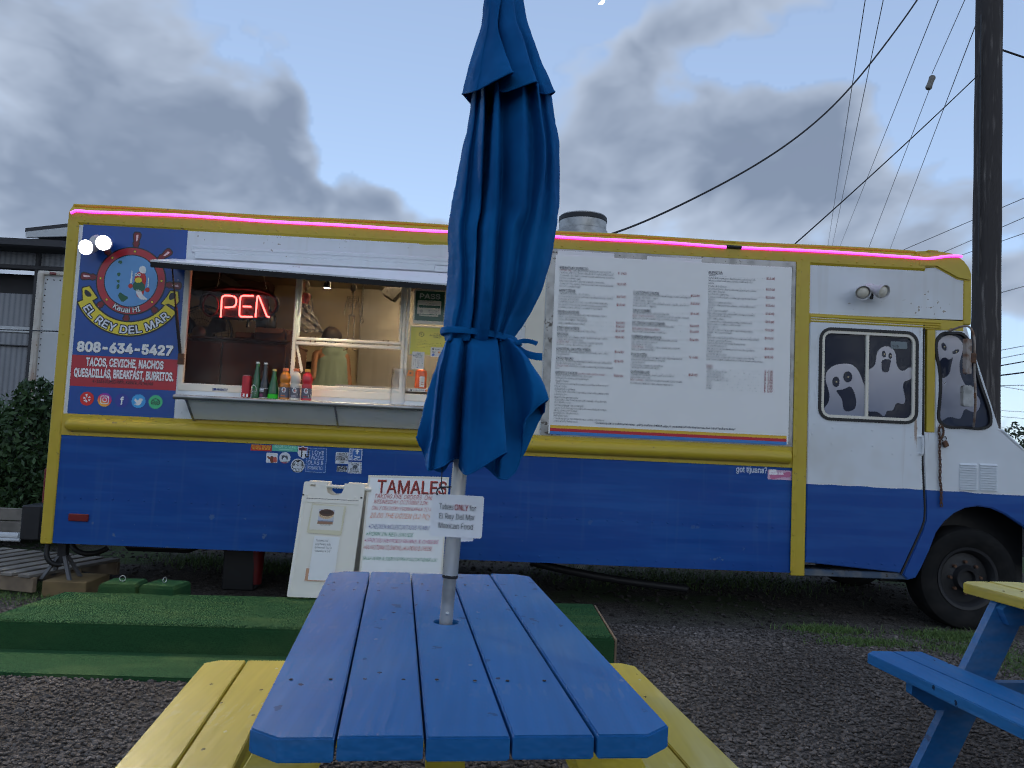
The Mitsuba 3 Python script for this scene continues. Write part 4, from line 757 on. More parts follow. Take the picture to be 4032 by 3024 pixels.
def s_tj(P):
    q = [(-1.331, 1.153), (-1.314, 1.149), (-1.296, 1.158), (-1.279, 1.150), (-1.263, 1.153), (-1.263, 1.134), (-1.258, 1.116), (-1.262, 1.093), (-1.289, 1.073), (-1.319, 1.090), (-1.330, 1.113), (-1.325, 1.131)]
    s = Polygon(q).buffer(.004); P.poly(s, lin(222, 225, 232), 0); P.poly(s.buffer(-.006).intersection(sbox(-9, (-1.294, 1.129)[1], 9, 9)), lin(150, 48, 70), 1); P.text('TJ', (-1.322, 1.082), .062, BLK, w=.075, bold=True)
sticker('sticker', 'shield shaped sticker with black letters TJ', None, s_tj)
def s_wcm(P):
    c = (-1.326, 1.018); r = dist(c, (-1.276, 1.020)); P.poly(ctr(c, r), lin(208, 214, 222), 0); P.poly(ring_of(ctr(c, r*.86), .006).intersection(sbox(-9, c[1]-.02, 9, 9)), BLK, 1); P.text('W-C-M', (c[0], c[1]-.004), .026, BLK, w=.074, bold=True, align='c'); P.poly(Polygon([(c[0]-.012, c[1]+.042), (c[0]-.012, c[1]+.026), (c[0]+.012, c[1]+.026), (c[0]+.012, c[1]+.042), (c[0], c[1]+.034)]), BLK, 1)
    for dx in (-.022, 0, .022): P.poly(ring_of(circ((c[0]+dx, c[1]-.034), .014), .005), lin(60, 70, 80), 1)
sticker('sticker', 'large round white sticker reading W-C-M', None, s_wcm)
def s_love(P):
    a, b = (-1.268, 1.151), (-1.120, 0.974); r = sbox(a[0], b[1], b[0], a[1]); P.poly(r, lin(24, 82, 158), 0); P.poly(ring_of(r, .003), lin(150, 180, 215), 1)
    for t, y, k in (('I LOVE', 180, 1), ('TACOS', 221, 1), ('OLAS &', 262, 1), ('ROSARITO.', 302, .8)): P.text(t, (a[0]+.014, np.interp(y, [127, 325], [a[1], b[1]])), .030*k, lin(200, 215, 235), w=(b[0]-a[0])-.034)
sticker('sticker', 'blue sticker with white outline reading I LOVE TACOS OLAS & ROSARITO', None, s_love)
def s_str(P):
    a, b = (-1.054, 1.130), (-0.960, 1.045); P.poly(sbox(a[0], b[1], b[0], a[1]), lin(205, 210, 218), 0); w = b[0]-a[0]; h = a[1]-b[1]
    P.text('STRAIGHT', (a[0]+.012, a[1]-h*.30), h*.22, BLK, w=w-.024, bold=True); P.poly(sbox(a[0]+.006, b[1]+h*.30, b[0]-.006, a[1]-h*.34), BLK, 1); P.text('OUTTA', (a[0]+.01, b[1]+h*.33), h*.28, lin(215, 220, 228), w=w-.02, bold=True, layer=4); P.text('TIJUAS', (a[0]+.03, b[1]+h*.08), h*.17, BLK, w=w-.06, bold=True)
sticker('sticker', 'white square sticker with black letters reading STRAIGHT OUTTA TIJUAS', None, s_str)
def s_arrow(P):
    a, b = (-0.958, 1.159), (-0.861, 1.075); P.poly(sbox(a[0], b[1], b[0], a[1]), lin(206, 212, 222), 0); P.poly(sbox(a[0]+.006, b[1]+.006, b[0]-.006, a[1]-.006), lin(44, 98, 172), 1); c = ((a[0]+b[0])/2+.012, (a[1]+b[1])/2)
    P.poly(Polygon([(c[0]-.006, c[1]+.004), (c[0]-.006, c[1]+.02), (c[0]-.018, c[1]+.02), (c[0], c[1]+.04), (c[0]+.018, c[1]+.02), (c[0]+.006, c[1]+.02), (c[0]+.006, c[1]+.004)]), lin(220, 225, 232), 2); P.poly(ctr((c[0]+.015, c[1]-.018), .006), lin(220, 225, 232), 2)
    for q in ([(-.02, -.008), (.008, -.016), (.006, -.022), (-.02, -.014)], [(-.02, -.03), (.008, -.02), (.006, -.026), (-.02, -.036)]): P.poly(Polygon([(c[0]+x, c[1]+z) for x, z in q]), lin(220, 225, 232), 2)
    v, f = text2d('TIJUANA', True); v = v.copy(); v[:, 0] -= v[:, 0].min(); k = (a[1]-b[1]-.02)/np.ptp(v[:, 0]); P.tri(np.stack([a[0]+.011+v[:, 1]*.018, a[1]-.01-v[:, 0]*k], 1), f, lin(220, 225, 232), 2)
sticker('sticker', 'blue and white road sign sticker with an arrow and sideways lettering', None, s_arrow)
def s_cbu(P):
    a, b = (-1.040, 1.028), (-0.962, 0.986); P.poly(sbox(a[0], b[1], b[0], a[1]), lin(170, 178, 190), 0); P.text('CEAL', (a[0]+.003, (a[1]+b[1])/2+.003), .028, BLK, w=b[0]-a[0]-.006, bold=True); P.text('BUEF', (a[0]+.003, b[1]+.004), .028, BLK, w=b[0]-a[0]-.006, bold=True)
sticker('sticker', 'small grey sticker with two rows of heavy black letters', None, s_cbu)
def s_rep(P):
    a, b = (-0.959, 1.062), (-0.860, 0.979); P.poly(sbox(a[0], b[1], b[0], a[1]), lin(205, 212, 222), 0); P.poly(ring_of(sbox(a[0]+.005, b[1]+.005, b[0]-.005, a[1]-.005), .0025), lin(90, 100, 112), 1); P.text('TIJUANA', (a[0]+.018, a[1]-.026), .016, lin(70, 78, 90), w=b[0]-a[0]-.036, bold=True); P.poly(smoothpoly([(-0.923, 1.029), (-0.910, 1.039), (-0.893, 1.033), (-0.888, 1.021), (-0.908, 1.014), (-0.925, 1.017)], 24), lin(80, 88, 98), 1); P.text('REPUBLIC', (a[0]+.016, b[1]+.012), .024, lin(80, 88, 98), w=b[0]-a[0]-.032, bold=True)
sticker('sticker', 'white bordered sticker with a small animal, lowest right of the sticker group', None, s_rep)
def s_got(P): P.text('got tijuana?', (1.930, 1.116), .042, lin(205, 215, 230), w=(2.166, 1.116)[0]-(1.930, 1.116)[0], bold=True, layer=0)
sticker('sticker', 'white cut lettering got tijuana? under the right end of the yellow rail', None, s_got)
def s_pink(P):
    a, b = (2.172, 1.148), (2.354, 1.071); P.poly(sbox(a[0], b[1], b[0], a[1]-.006), lin(205, 170, 195), 0)
    P.poly(sbox(*(2.183, 1.126), *(2.239, 1.145)), lin(240, 235, 240), 1); P.poly(sbox(*(2.181, 1.106), *(2.246, 1.124)), lin(240, 235, 240), 1); P.poly(smoothpoly([(2.186, 1.097), (2.248, 1.108), (2.345, 1.125), (2.348, 1.106), (2.270, 1.088), (2.191, 1.082)], 30), lin(196, 110, 150), 1)
    P.poly(Polygon([(2.254, 1.108), (2.261, 1.131), (2.272, 1.109), (2.281, 1.137), (2.293, 1.110)]), lin(238, 225, 235), 2)
sticker('sticker', 'faded pink and white sticker at the end of the got tijuana lettering', None, s_pink)
def s_pay(P):
    a, b = (-1.983, 1.558), (-1.870, 1.538); P.poly(sbox(a[0], b[1], b[0], a[1]), lin(150, 152, 158), 0); P.poly(circ((a[0]+.02, (a[1]+b[1])/2), .010), lin(40, 60, 120), 1); P.poly(sbox(a[0]+.035, b[1]+.005, a[0]+.085, b[1]+.012), lin(50, 60, 100), 1)
P = Print(O=(0, YS-.008, 0)); s_pay(P); P.put('sticker', None, 'print', label='small grey sticker on the white panel under the serving window', cat='sticker', key=newkey('sticker'))
# ------------------------------------------------------------------ picnic tables
def picnic(key, label, ox, oy, deg, top, leg_m, bench, L=1.66, BL=1.59):
    K = thing(key, label, 'picnic table', 'picnic tables')
    M = trimesh.transformations.rotation_matrix(math.radians(deg), (0, 0, 1)); M[:3, 3] = (ox, oy, 0)
    r = random.Random(3)
    def plank(x0, x1, z1, th, y0, y1, cl=0, cr=0, notch=None):
        pts = []
        pts += [(x0+cl, y0), (x1-cr, y0)] + ([(x1, y0+cr*.9)] if cr else []) + ([(x1, y1-cr*.9)] if cr else []) + [(x1-cr, y1), (x0+cl, y1)] + ([(x0, y1-cl*.9), (x0, y0+cl*.9)] if cl else [])
        p = Polygon(pts); p = p if notch is None else p.difference(notch)
        c = .0035; m = cat_([mv(ext(p, th-2*c), (0, 0, z1-th+c)), mv(ext(p.buffer(-c*.8, join_style=2), c), (0, 0, z1-c)), mv(ext(p.buffer(-c*.8, join_style=2), c), (0, 0, z1-th))])
        # chamfer ring so that the edges catch light
        co = np.array(p.exterior.coords)[:-1]; 
        ci = p.buffer(-c*.8, join_style=2); 
        return m
    W = .150; x = -2.5*W
    tl, bl = [], []
    for i in range(5):
        hole = circ((HOLE[0], HOLE[1]), .034) if i == 2 and HOLE else None
        m = plank(x+i*W+.0026, x+(i+1)*W-.0026, .76+r.uniform(-.0025, .0025), .042, r.uniform(-.006, .006), L+r.uniform(-.008, .008), .052 if i == 0 else 0, .052 if i == 4 else 0, hole)
        obj('plank', xf(m, M), top, K, 30)
    for s in (-1, 1):
        for i in range(2):
            xa = s*(.569+i*.1405)
            a, b = sorted((xa-s*.0670, xa+s*.0670))
            m = plank(a, b, .45+r.uniform(-.002, .002), .042, -.02+r.uniform(-.006, .006), BL+r.uniform(-.01, .01), .045 if (s < 0 and i == 1) else 0, .045 if (s > 0 and i == 1) else 0)
            obj('bench_plank', xf(m, M), bench, K, 30)
    sc_ = [(x_+i*W+o, v+.019+r.uniform(-.004, .004), .7605) for i in range(5) for o in (.035, .115) for v in (.30, L-.26) for x_ in (x,)]
    m = cat_([mv(_d.copy().apply_scale((.0045, .0045, .0012)), q) for q in sc_]); obj('screws', xf(m, M), 'dark_metal', K, True, kind='stuff')
    for v in (.30, L-.26):
        obj('top_beam', xf(hull([(sx*w, v+dv, z) for sx in (-1, 1) for (w, z) in ((.33, .717), (.36, .69), (.33, .63)) for dv in (.0, .038)]), M), leg_m, K)
        obj('bench_beam', xf(hull([(sx*w, v+dv, z) for sx in (-1, 1) for (w, z) in ((.745, .407), (.745, .36), (.65, .30)) for dv in (.001, .039)]), M), leg_m, K)
        for s in (-1, 1):
            lg = hull([(s*(xx+dx), v+dv+.0395, z) for (xx, z) in ((.20, .717), (.58, 0.0)) for dx in (0, .15) for dv in (0, .038)])
            obj('leg', xf(lg, M), leg_m, K)
    obj('brace', xf(cat_([hull([(dx, y, z+dz) for (y, z) in ((.34, .36), (L*.46, .69)) for dx in (-.045, .045) for dz in (0, .045)])]), M), leg_m, K)
    obj('brace', xf(cat_([hull([(dx, y, z+dz) for (y, z) in ((L-.30, .36), (L*.54, .69)) for dx in (-.045, .045) for dz in (0, .045)])]), M), leg_m, K)
    obj('top_cleat', xf(cbox(-.34, .34, L/2+.05, L/2+.14, .68, .717, .003), M), leg_m, K)
    return K, M
TX, TY, TD = .006, 1.415, 5.75
HOLE = (.012, .866)
picnic('picnic_table', 'blue topped picnic table with yellow benches and the umbrella through it', TX, TY, TD, 'blue_wood', 'yellow_wood', 'yellow_wood')
HOLE = None
picnic('picnic_table', 'yellow topped picnic table with blue benches and legs', 2.594, 1.785, 5.3, 'yellow_wood', 'blue_wood', 'blue_wood', BL=1.69)

# ------------------------------------------------------------------ closed umbrella
UM = thing('umbrella', 'closed blue cloth umbrella tied around its grey pole, standing in the blue table', 'umbrella')
base = np.array([*(-0.070, 2.276), .76]); yU = base[1]
topc = np.array([.009, yU, 2.66]); ax_ = (topc-base)/(topc[2]-base[2])
def axis(z): return base+ax_*(z-.76)
obj('pole', tube([axis(.70), axis(.90)], .0185, 20), 'galvanised', UM, 40); obj('pole', tube([axis(.885), axis(2.5)], .0215, 24), 'aluminium', UM, 40)
obj('pole_ring', tube([axis(.880), axis(.888)], .0222, 24), 'dark_metal', UM, 40)
obj('pole_screw', mv(_d, (0, 0, 0)).apply_scale(.0055).apply_translation(axis(.785)+np.array([.002, -.018, 0])), 'aluminium', UM, True)
def prof(rows, z):                     # rows: (x, z) outline
    a = np.array(sorted(rows, key=lambda t: t[1])); return np.interp(z, a[:, 1], a[:, 0])
from scipy.interpolate import PchipInterpolator
from scipy.ndimage import gaussian_filter1d
def draped(front, rows, soft, seed, back=.80, nb=13, sub=9, crease=.004, lift=0.0, fold=0.0):
    """cloth hung in folds: front = columns of points from its top to its hem, left to right; the far side is closed in a pleated half round"""
    us = np.linspace(0, 1, rows); cols = []
    for c in front:
        c = np.array(c, float); cols.append(PchipInterpolator(np.linspace(0, 1, len(c)), c, axis=0)(us))
    cols = np.stack(cols, 1); out = []
    yy = cols[:, :, 1]; cols[:, 1:-1, 1] += fold*(yy-gaussian_filter1d(yy, 1.6, axis=1, mode='nearest'))[:, 1:-1]     # deepen the folds
    for j, r in enumerate(cols):
        a, b = r[-1], r[0]; cx, hw, t = (a+b)/2, (a[0]-b[0])/2, np.linspace(0, PI, nb+2)[1:-1]
        k = 1-.13*(np.arange(nb) % 2)*min(1, us[j]*3+.2)
        bk = np.stack([cx[0]+hw*np.cos(t)*k, cx[1]+abs(hw)*back*np.sin(t)*k, a[2]+(b[2]-a[2])*t/PI-lift*np.sin(t)*us[j]+.012*us[j]*np.sin(t*9)], 1)
        P = np.vstack([r, bk]); Q = np.roll(P, -1, 0); f = np.arange(sub)[None, :, None]/sub
        out.append(gaussian_filter1d((P[:, None]*(1-f)+Q[:, None]*f).reshape(-1, 3), soft*sub, axis=0, mode='wrap'))
    V = np.array(out); n = V.shape[1]; w = V.reshape(-1, 3)
    d = w-np.array([0, yU, 0]); d[:, 2] = 0; d -= d.mean(0)*[1, 0, 0]; d /= np.linalg.norm(d, axis=1, keepdims=True)+1e-9
    big = meshkit.fbm(w*[7, 7, 3.5]+seed, 4, seed)-.5; cr = meshkit.fbm(w*[34, 34, 5]+seed, 3, seed+3)-.5; hz = np.abs(meshkit.fbm(w*[9, 9, 26]+seed, 3, seed+5)-.5)
    w = w+d*(big*.022+cr*crease*2.2-hz*crease*1.6)[:, None]
    F = [np.stack([jj*n+np.arange(n), jj*n+(np.arange(n)+1) % n, (jj+1)*n+(np.arange(n)+1) % n, (jj+1)*n+np.arange(n)], 1) for jj in range(rows-1)]
    F = np.concatenate(F); return trimesh.Trimesh(w, np.vstack([F[:, [0, 1, 2]], F[:, [0, 2, 3]]]), process=False)
TOPC = [axis(2.590)]
def topring(a): return tuple(axis(2.573)+np.array([.052*math.cos(math.radians(a)), .052*math.sin(math.radians(a)), 0]))
OL = [(-0.117, 1.551), (-0.118, 1.565), (-0.114, 1.537)]; OR = [(0.084, 1.561), (0.089, 1.575), (0.083, 1.547)]
body = [
 [(-0.072, 2.270, 2.299), (-0.076, 2.270, 2.234), (-0.099, 2.270, 2.073), (-0.116, 2.270, 1.936), (-0.124, 2.270, 1.852), (-0.123, 2.270, 1.716), (-0.123, 2.270, 1.609), (-0.114, 2.270, 1.545)],
 [(-0.060, 2.220, 2.277), (-0.060, 2.220, 2.214), (-0.072, 2.200, 2.049), (-0.079, 2.190, 1.914), (-0.085, 2.190, 1.834), (-0.077, 2.190, 1.703), (-0.084, 2.200, 1.601), (-0.097, 2.220, 1.540)],
 [(-0.054, 2.235, 2.284), (-0.053, 2.230, 2.219), (-0.064, 2.215, 2.055), (-0.069, 2.205, 1.919), (-0.073, 2.205, 1.838), (-0.066, 2.205, 1.706), (-0.072, 2.210, 1.603), (-0.087, 2.230, 1.541)],
 [(-0.037, 2.170, 2.256), (-0.031, 2.160, 2.190), (-0.027, 2.140, 2.031), (-0.026, 2.140, 1.903), (-0.034, 2.135, 1.822), (-0.034, 2.135, 1.694), (-0.037, 2.160, 1.597), (-0.042, 2.190, 1.539)],
 [(-0.035, 2.240, 2.288), (-0.030, 2.235, 2.222), (-0.030, 2.215, 2.057), (-0.029, 2.190, 1.917), (-0.038, 2.185, 1.835), (-0.038, 2.180, 1.703), (-0.040, 2.190, 1.601), (-0.044, 2.210, 1.541)],
 [(-0.016, 2.250, 2.293), (-0.016, 2.235, 2.223), (-0.019, 2.200, 2.053), (-0.023, 2.165, 1.910), (-0.031, 2.160, 1.829), (-0.031, 2.155, 1.698), (-0.035, 2.175, 1.599), (-0.038, 2.200, 1.540)],
 [(-0.007, 2.150, 2.248), (-0.004, 2.140, 2.183), (-0.003, 2.115, 2.023), (-0.001, 2.110, 1.895), (-0.008, 2.105, 1.816), (-0.010, 2.110, 1.691), (-0.016, 2.140, 1.595), (-0.020, 2.180, 1.539)],
 [(0.004, 2.140, 2.245), (0.008, 2.130, 2.180), (0.014, 2.105, 2.021), (0.016, 2.100, 1.893), (0.014, 2.100, 1.816), (0.013, 2.105, 1.691), (0.012, 2.140, 1.597), (0.007, 2.180, 1.540)],
 [(0.009, 2.180, 2.263), (0.013, 2.170, 2.197), (0.022, 2.150, 2.037), (0.024, 2.145, 1.907), (0.020, 2.145, 1.828), (0.018, 2.145, 1.699), (0.015, 2.170, 1.601), (0.012, 2.200, 1.543)],
 [(0.038, 2.165, 2.258), (0.044, 2.145, 2.188), (0.050, 2.115, 2.026), (0.056, 2.110, 1.898), (0.044, 2.110, 1.820), (0.037, 2.120, 1.695), (0.028, 2.155, 1.600), (0.024, 2.185, 1.541)],
 [(0.071, 2.130, 2.244), (0.076, 2.115, 2.178), (0.083, 2.090, 2.020), (0.081, 2.090, 1.894), (0.061, 2.095, 1.817), (0.053, 2.110, 1.694), (0.038, 2.145, 1.599), (0.029, 2.180, 1.541)],
 [(0.089, 2.180, 2.268), (0.094, 2.165, 2.200), (0.104, 2.150, 2.042), (0.103, 2.140, 1.910), (0.084, 2.145, 1.832), (0.073, 2.150, 1.703), (0.052, 2.180, 1.605), (0.035, 2.200, 1.544)],
 [(0.115, 2.150, 2.256), (0.119, 2.135, 2.189), (0.140, 2.120, 2.034), (0.127, 2.115, 1.904), (0.117, 2.120, 1.827), (0.102, 2.130, 1.701), (0.066, 2.170, 1.604), (0.045, 2.190, 1.543)],
 [(0.123, 2.210, 2.284), (0.128, 2.200, 2.217), (0.144, 2.185, 2.057), (0.141, 2.170, 1.921), (0.130, 2.170, 1.841), (0.115, 2.180, 1.711), (0.074, 2.200, 1.609), (0.051, 2.215, 1.547)],
 [(0.139, 2.220, 2.290), (0.147, 2.200, 2.218), (0.164, 2.180, 2.078), (0.169, 2.170, 1.923), (0.159, 2.180, 1.845), (0.141, 2.190, 1.715), (0.091, 2.215, 1.612), (0.063, 2.230, 1.549)],
 [(0.159, 2.280, 2.318), (0.172, 2.270, 2.240), (0.191, 2.260, 2.109), (0.196, 2.260, 1.973), (0.190, 2.260, 1.867), (0.166, 2.260, 1.725), (0.123, 2.260, 1.616), (0.083, 2.265, 1.554)]]
ZT = 1.553
CAN = obj('canopy', draped(body, 130, .23, 3, fold=.75), 'canopy_cloth', UM, True)
skirt = [
 [(-0.114, 2.270, 1.553), (-0.136, 2.270, 1.484), (-0.163, 2.265, 1.377), (-0.183, 2.255, 1.271)],
 [(-0.112, 2.260, 1.552), (-0.128, 2.250, 1.482), (-0.147, 2.250, 1.368), (-0.166, 2.250, 1.243)],
 [(-0.109, 2.250, 1.551), (-0.123, 2.235, 1.477), (-0.137, 2.235, 1.350), (-0.155, 2.255, 1.214)],
 [(-0.104, 2.225, 1.548), (-0.114, 2.185, 1.472), (-0.124, 2.155, 1.339), (-0.135, 2.165, 1.179)],
 [(-0.097, 2.235, 1.550), (-0.106, 2.210, 1.475), (-0.116, 2.185, 1.340), (-0.125, 2.190, 1.182)],
 [(-0.081, 2.205, 1.547), (-0.084, 2.160, 1.471), (-0.089, 2.120, 1.339), (-0.097, 2.120, 1.194)],
 [(-0.065, 2.200, 1.547), (-0.067, 2.160, 1.472), (-0.070, 2.130, 1.340), (-0.078, 2.125, 1.209)],
 [(-0.053, 2.225, 1.551), (-0.055, 2.215, 1.478), (-0.057, 2.215, 1.344), (-0.057, 2.230, 1.218)],
 [(-0.049, 2.215, 1.550), (-0.049, 2.190, 1.476), (-0.053, 2.180, 1.343), (-0.051, 2.190, 1.190)],
 [(-0.036, 2.190, 1.547), (-0.035, 2.135, 1.472), (-0.035, 2.095, 1.341), (-0.034, 2.100, 1.176)],
 [(-0.016, 2.185, 1.547), (-0.013, 2.140, 1.473), (-0.010, 2.110, 1.342), (-0.015, 2.100, 1.182)],
 [(0.006, 2.185, 1.549), (0.010, 2.130, 1.473), (0.016, 2.090, 1.343), (0.017, 2.085, 1.205)],
 [(0.032, 2.185, 1.550), (0.041, 2.120, 1.474), (0.057, 2.080, 1.344), (0.072, 2.065, 1.244)],
 [(0.036, 2.200, 1.552), (0.047, 2.160, 1.478), (0.063, 2.160, 1.348), (0.068, 2.160, 1.233)],
 [(0.033, 2.215, 1.554), (0.036, 2.210, 1.482), (0.043, 2.220, 1.349), (0.040, 2.200, 1.189)],
 [(0.042, 2.205, 1.553), (0.050, 2.200, 1.482), (0.060, 2.190, 1.348), (0.057, 2.170, 1.167)],
 [(0.048, 2.205, 1.553), (0.063, 2.200, 1.483), (0.078, 2.200, 1.350), (0.080, 2.190, 1.164)],
 [(0.055, 2.200, 1.553), (0.078, 2.190, 1.482), (0.099, 2.200, 1.351), (0.108, 2.210, 1.187)],
 [(0.061, 2.195, 1.553), (0.094, 2.160, 1.485), (0.112, 2.190, 1.364), (0.120, 2.210, 1.267)],
 [(0.067, 2.200, 1.554), (0.109, 2.140, 1.483), (0.134, 2.140, 1.393), (0.112, 2.160, 1.324)],
 [(0.075, 2.215, 1.556), (0.127, 2.160, 1.482), (0.164, 2.150, 1.419), (0.175, 2.150, 1.391)],
 [(0.079, 2.235, 1.559), (0.130, 2.220, 1.490), (0.167, 2.220, 1.429), (0.178, 2.210, 1.382)],
 [(0.083, 2.265, 1.563), (0.124, 2.270, 1.501), (0.160, 2.280, 1.439), (0.177, 2.280, 1.352)]]
SKT = draped(skirt, 70, .22, 8, crease=.005, lift=.10, fold=.35); obj('skirt', SKT, 'canopy_cloth', CAN, True)
HEM2 = SKT
lining = [[(-0.106, 2.280, 1.500), (-0.156, 2.280, 1.223)], [(-0.095, 2.240, 1.497), (-0.141, 2.260, 1.183)], [(-0.064, 2.240, 1.498), (-0.097, 2.250, 1.168)], [(-0.055, 2.270, 1.502), (-0.081, 2.275, 1.208)], [(-0.018, 2.220, 1.498), (0.014, 2.215, 1.201)], [(0.017, 2.230, 1.501), (0.057, 2.235, 1.162)], [(0.036, 2.250, 1.504), (0.079, 2.255, 1.158)], [(0.063, 2.240, 1.505), (0.127, 2.250, 1.218)], [(0.073, 2.270, 1.508), (0.177, 2.280, 1.355)]]
obj('skirt_lining', draped(lining, 40, .25, 12, crease=.005), 'canopy_cloth', CAN, True)
def capcol(a, *pts): return [tuple(TOPC[0]), topring(a)]+[tuple(p) for p in pts]
cap = [
 capcol(180, (-0.056, 2.265, 2.492), (-0.073, 2.260, 2.405), (-0.087, 2.250, 2.325), (-0.098, 2.245, 2.261)),
 capcol(205, (-0.047, 2.220, 2.468), (-0.058, 2.200, 2.376), (-0.067, 2.170, 2.289), (-0.075, 2.150, 2.224)),
 capcol(222, (-0.036, 2.195, 2.456), (-0.044, 2.170, 2.361), (-0.050, 2.140, 2.276), (-0.056, 2.120, 2.218)),
 capcol(228, (-0.033, 2.200, 2.458), (-0.039, 2.175, 2.364), (-0.045, 2.145, 2.279), (-0.051, 2.130, 2.224)),
 capcol(250, (-0.020, 2.175, 2.446), (-0.018, 2.135, 2.345), (-0.015, 2.095, 2.270), (-0.010, 2.065, 2.221)),
 capcol(268, (-0.007, 2.165, 2.441), (0.015, 2.110, 2.335), (0.031, 2.060, 2.273), (0.041, 2.030, 2.237)),
 capcol(270, (-0.006, 2.190, 2.455), (0.015, 2.155, 2.357), (0.031, 2.120, 2.300), (0.041, 2.100, 2.263)),
 capcol(262, (-0.009, 2.205, 2.463), (-0.001, 2.180, 2.365), (-0.003, 2.165, 2.295), (-0.015, 2.160, 2.246)),
 capcol(272, (-0.003, 2.190, 2.455), (0.011, 2.155, 2.353), (0.018, 2.125, 2.273), (0.021, 2.105, 2.210)),
 capcol(285, (0.014, 2.170, 2.445), (0.040, 2.125, 2.344), (0.055, 2.090, 2.272), (0.065, 2.065, 2.214)),
 capcol(298, (0.042, 2.175, 2.463), (0.071, 2.125, 2.364), (0.091, 2.075, 2.284), (0.108, 2.045, 2.224)),
 capcol(300, (0.045, 2.205, 2.479), (0.074, 2.175, 2.387), (0.094, 2.140, 2.311), (0.110, 2.120, 2.249)),
 capcol(305, (0.045, 2.215, 2.476), (0.072, 2.200, 2.384), (0.088, 2.185, 2.310), (0.115, 2.175, 2.250)),
 capcol(325, (0.061, 2.215, 2.477), (0.098, 2.185, 2.378), (0.121, 2.160, 2.301), (0.144, 2.140, 2.231)),
 capcol(350, (0.072, 2.240, 2.501), (0.108, 2.220, 2.406), (0.140, 2.200, 2.330), (0.171, 2.190, 2.265)),
 capcol(0, (0.074, 2.270, 2.511), (0.110, 2.265, 2.419), (0.138, 2.265, 2.352), (0.159, 2.260, 2.278))]
TF = draped(cap, 80, .24, 21, crease=.003); obj('top_flap', TF, 'canopy_cloth', CAN, True)
def hem(m, rows): n = len(m.vertices)//rows; return tube(m.vertices[-n:], .0022, 5, True)
obj('hem', hem(TF, 80), 'canopy_cloth', CAN, True); obj('hem', hem(SKT, 70), 'canopy_cloth', CAN, True)
# tie band with knot and tails
zc_ = ZT; tb = []
for a in np.linspace(0, 2*PI, 60, endpoint=False):
    z = zc_+.010-.016*math.cos(a)*.6; xl, xr = prof(OL, zc_), prof(OR, zc_)
    tb.append(((xl+xr)/2+(xr-xl)/2*1.06*math.cos(a), yU+(xr-xl)/2*(1.06 if a > PI else .9)*math.sin(a), z))
TB = np.array(tb)
def strap(P, w, t=.003, closed=False, up=(0, 0, 1)):
    P = np.array(P, float); n = len(P); up = np.array(up, float); V, F = [], []
    Tn = (np.roll(P, -1, 0)-np.roll(P, 1, 0)) if closed else np.gradient(P, axis=0); Tn /= np.linalg.norm(Tn, axis=1, keepdims=True)
    for i in range(n):
        N = np.cross(Tn[i], up); N /= np.linalg.norm(N); U = np.cross(N, Tn[i])
        V += [P[i]+U*w/2+N*t, P[i]+N*(t+.002), P[i]-U*w/2+N*t, P[i]-U*w/2-N*t, P[i]+U*w/2-N*t]
    for i in range(n if closed else n-1):
        a, b = i*5, ((i+1) % n)*5
        for j in range(5): k = (j+1) % 5; F += [(a+j, a+k, b+k), (a+j, b+k, b+j)]
    return trimesh.Trimesh(V, F, process=False)
BAND = obj('tie_band', strap(TB, .017, .004, True), 'canopy_cloth', UM, 40)
kx_, kz_ = (0.089, 1.539)
obj('knot', hull([(kx_+dx*.015, 2.18+dy*.010, kz_+dz*.009) for dx in (-1, 0, 1) for dy in (-1, 1) for dz in (-.6, 1, -1) if abs(dx)+abs(dz) < 1.9]), 'canopy_cloth', BAND, True)
obj('tail', strap(smoothpath([(kx_, 2.18, kz_), ((0.109, 1.548)[0], 2.20, (0.109, 1.548)[1]), ((0.127, 1.546)[0], 2.19, (0.127, 1.546)[1]), ((0.145, 1.540)[0], 2.185, (0.145, 1.540)[1])], 14), .012, .0025), 'canopy_cloth', BAND, 40)
obj('tail', strap(smoothpath([(kx_, 2.18, kz_-.004), ((0.101, 1.520)[0], 2.20, (0.101, 1.520)[1]), ((0.128, 1.508)[0], 2.19, (0.128, 1.508)[1]), ((0.160, 1.504)[0], 2.18, (0.160, 1.504)[1])], 14), .020, .0025), 'canopy_cloth', BAND, 40)
# laminated sign hung on the pole
HS = thing('hanging_sign', 'small laminated white sign reading Tables ONLY, hung on the umbrella pole', 'sign')
yS = 2.2
q = [(-0.123, 1.117), (0.019, 1.116), (0.018, 1.001), (-0.124, 1.003)]
O = np.array([q[3][0], yS, q[3][1]]); Ux = np.array([q[2][0]-q[3][0], .0, q[2][1]-q[3][1]]); sw = np.linalg.norm(Ux); Ux /= sw; Vx = np.array([-Ux[2], 0.04, Ux[0]]); Vx /= np.linalg.norm(Vx); shh = dist(q[0], q[3])
MS = np.eye(4); MS[:3, 0] = Ux; MS[:3, 1] = Vx; MS[:3, 2] = np.cross(Ux, Vx); MS[:3, 3] = O
obj('sheet', xf(ext(rrect(0, sw, 0, shh, .006), .0012), MS), 'board_white', HS)
P = Print(O=O+MS[:3, 2]*.0012, U=Ux, V=Vx)
lx, fy = .022, lambda v: shh*(1-v)
def sg(t, v, x, w, c=(.02, .02, .022), b=False): P.text(t, (x, fy(v)), .0152, c, w=w, bold=b)
kk = sw/412
sg('Tables', .355, 62*kk, 112*kk); sg('ONLY', .36, 184*kk, 108*kk, lin(150, 20, 28), True); sg('for', .36, 300*kk, 56*kk); sg('El Rey Del Mar', .58, 66*kk, 282*kk); sg('Mexican Food', .80, 66*kk, 272*kk)
P.put('print', HS)
hk = [(-0.100, 1.190), (-0.099, 1.135), (-0.110, 1.124), (-0.108, 1.114), (-0.092, 1.116), (-0.097, 1.135), (-0.076, 1.136)]
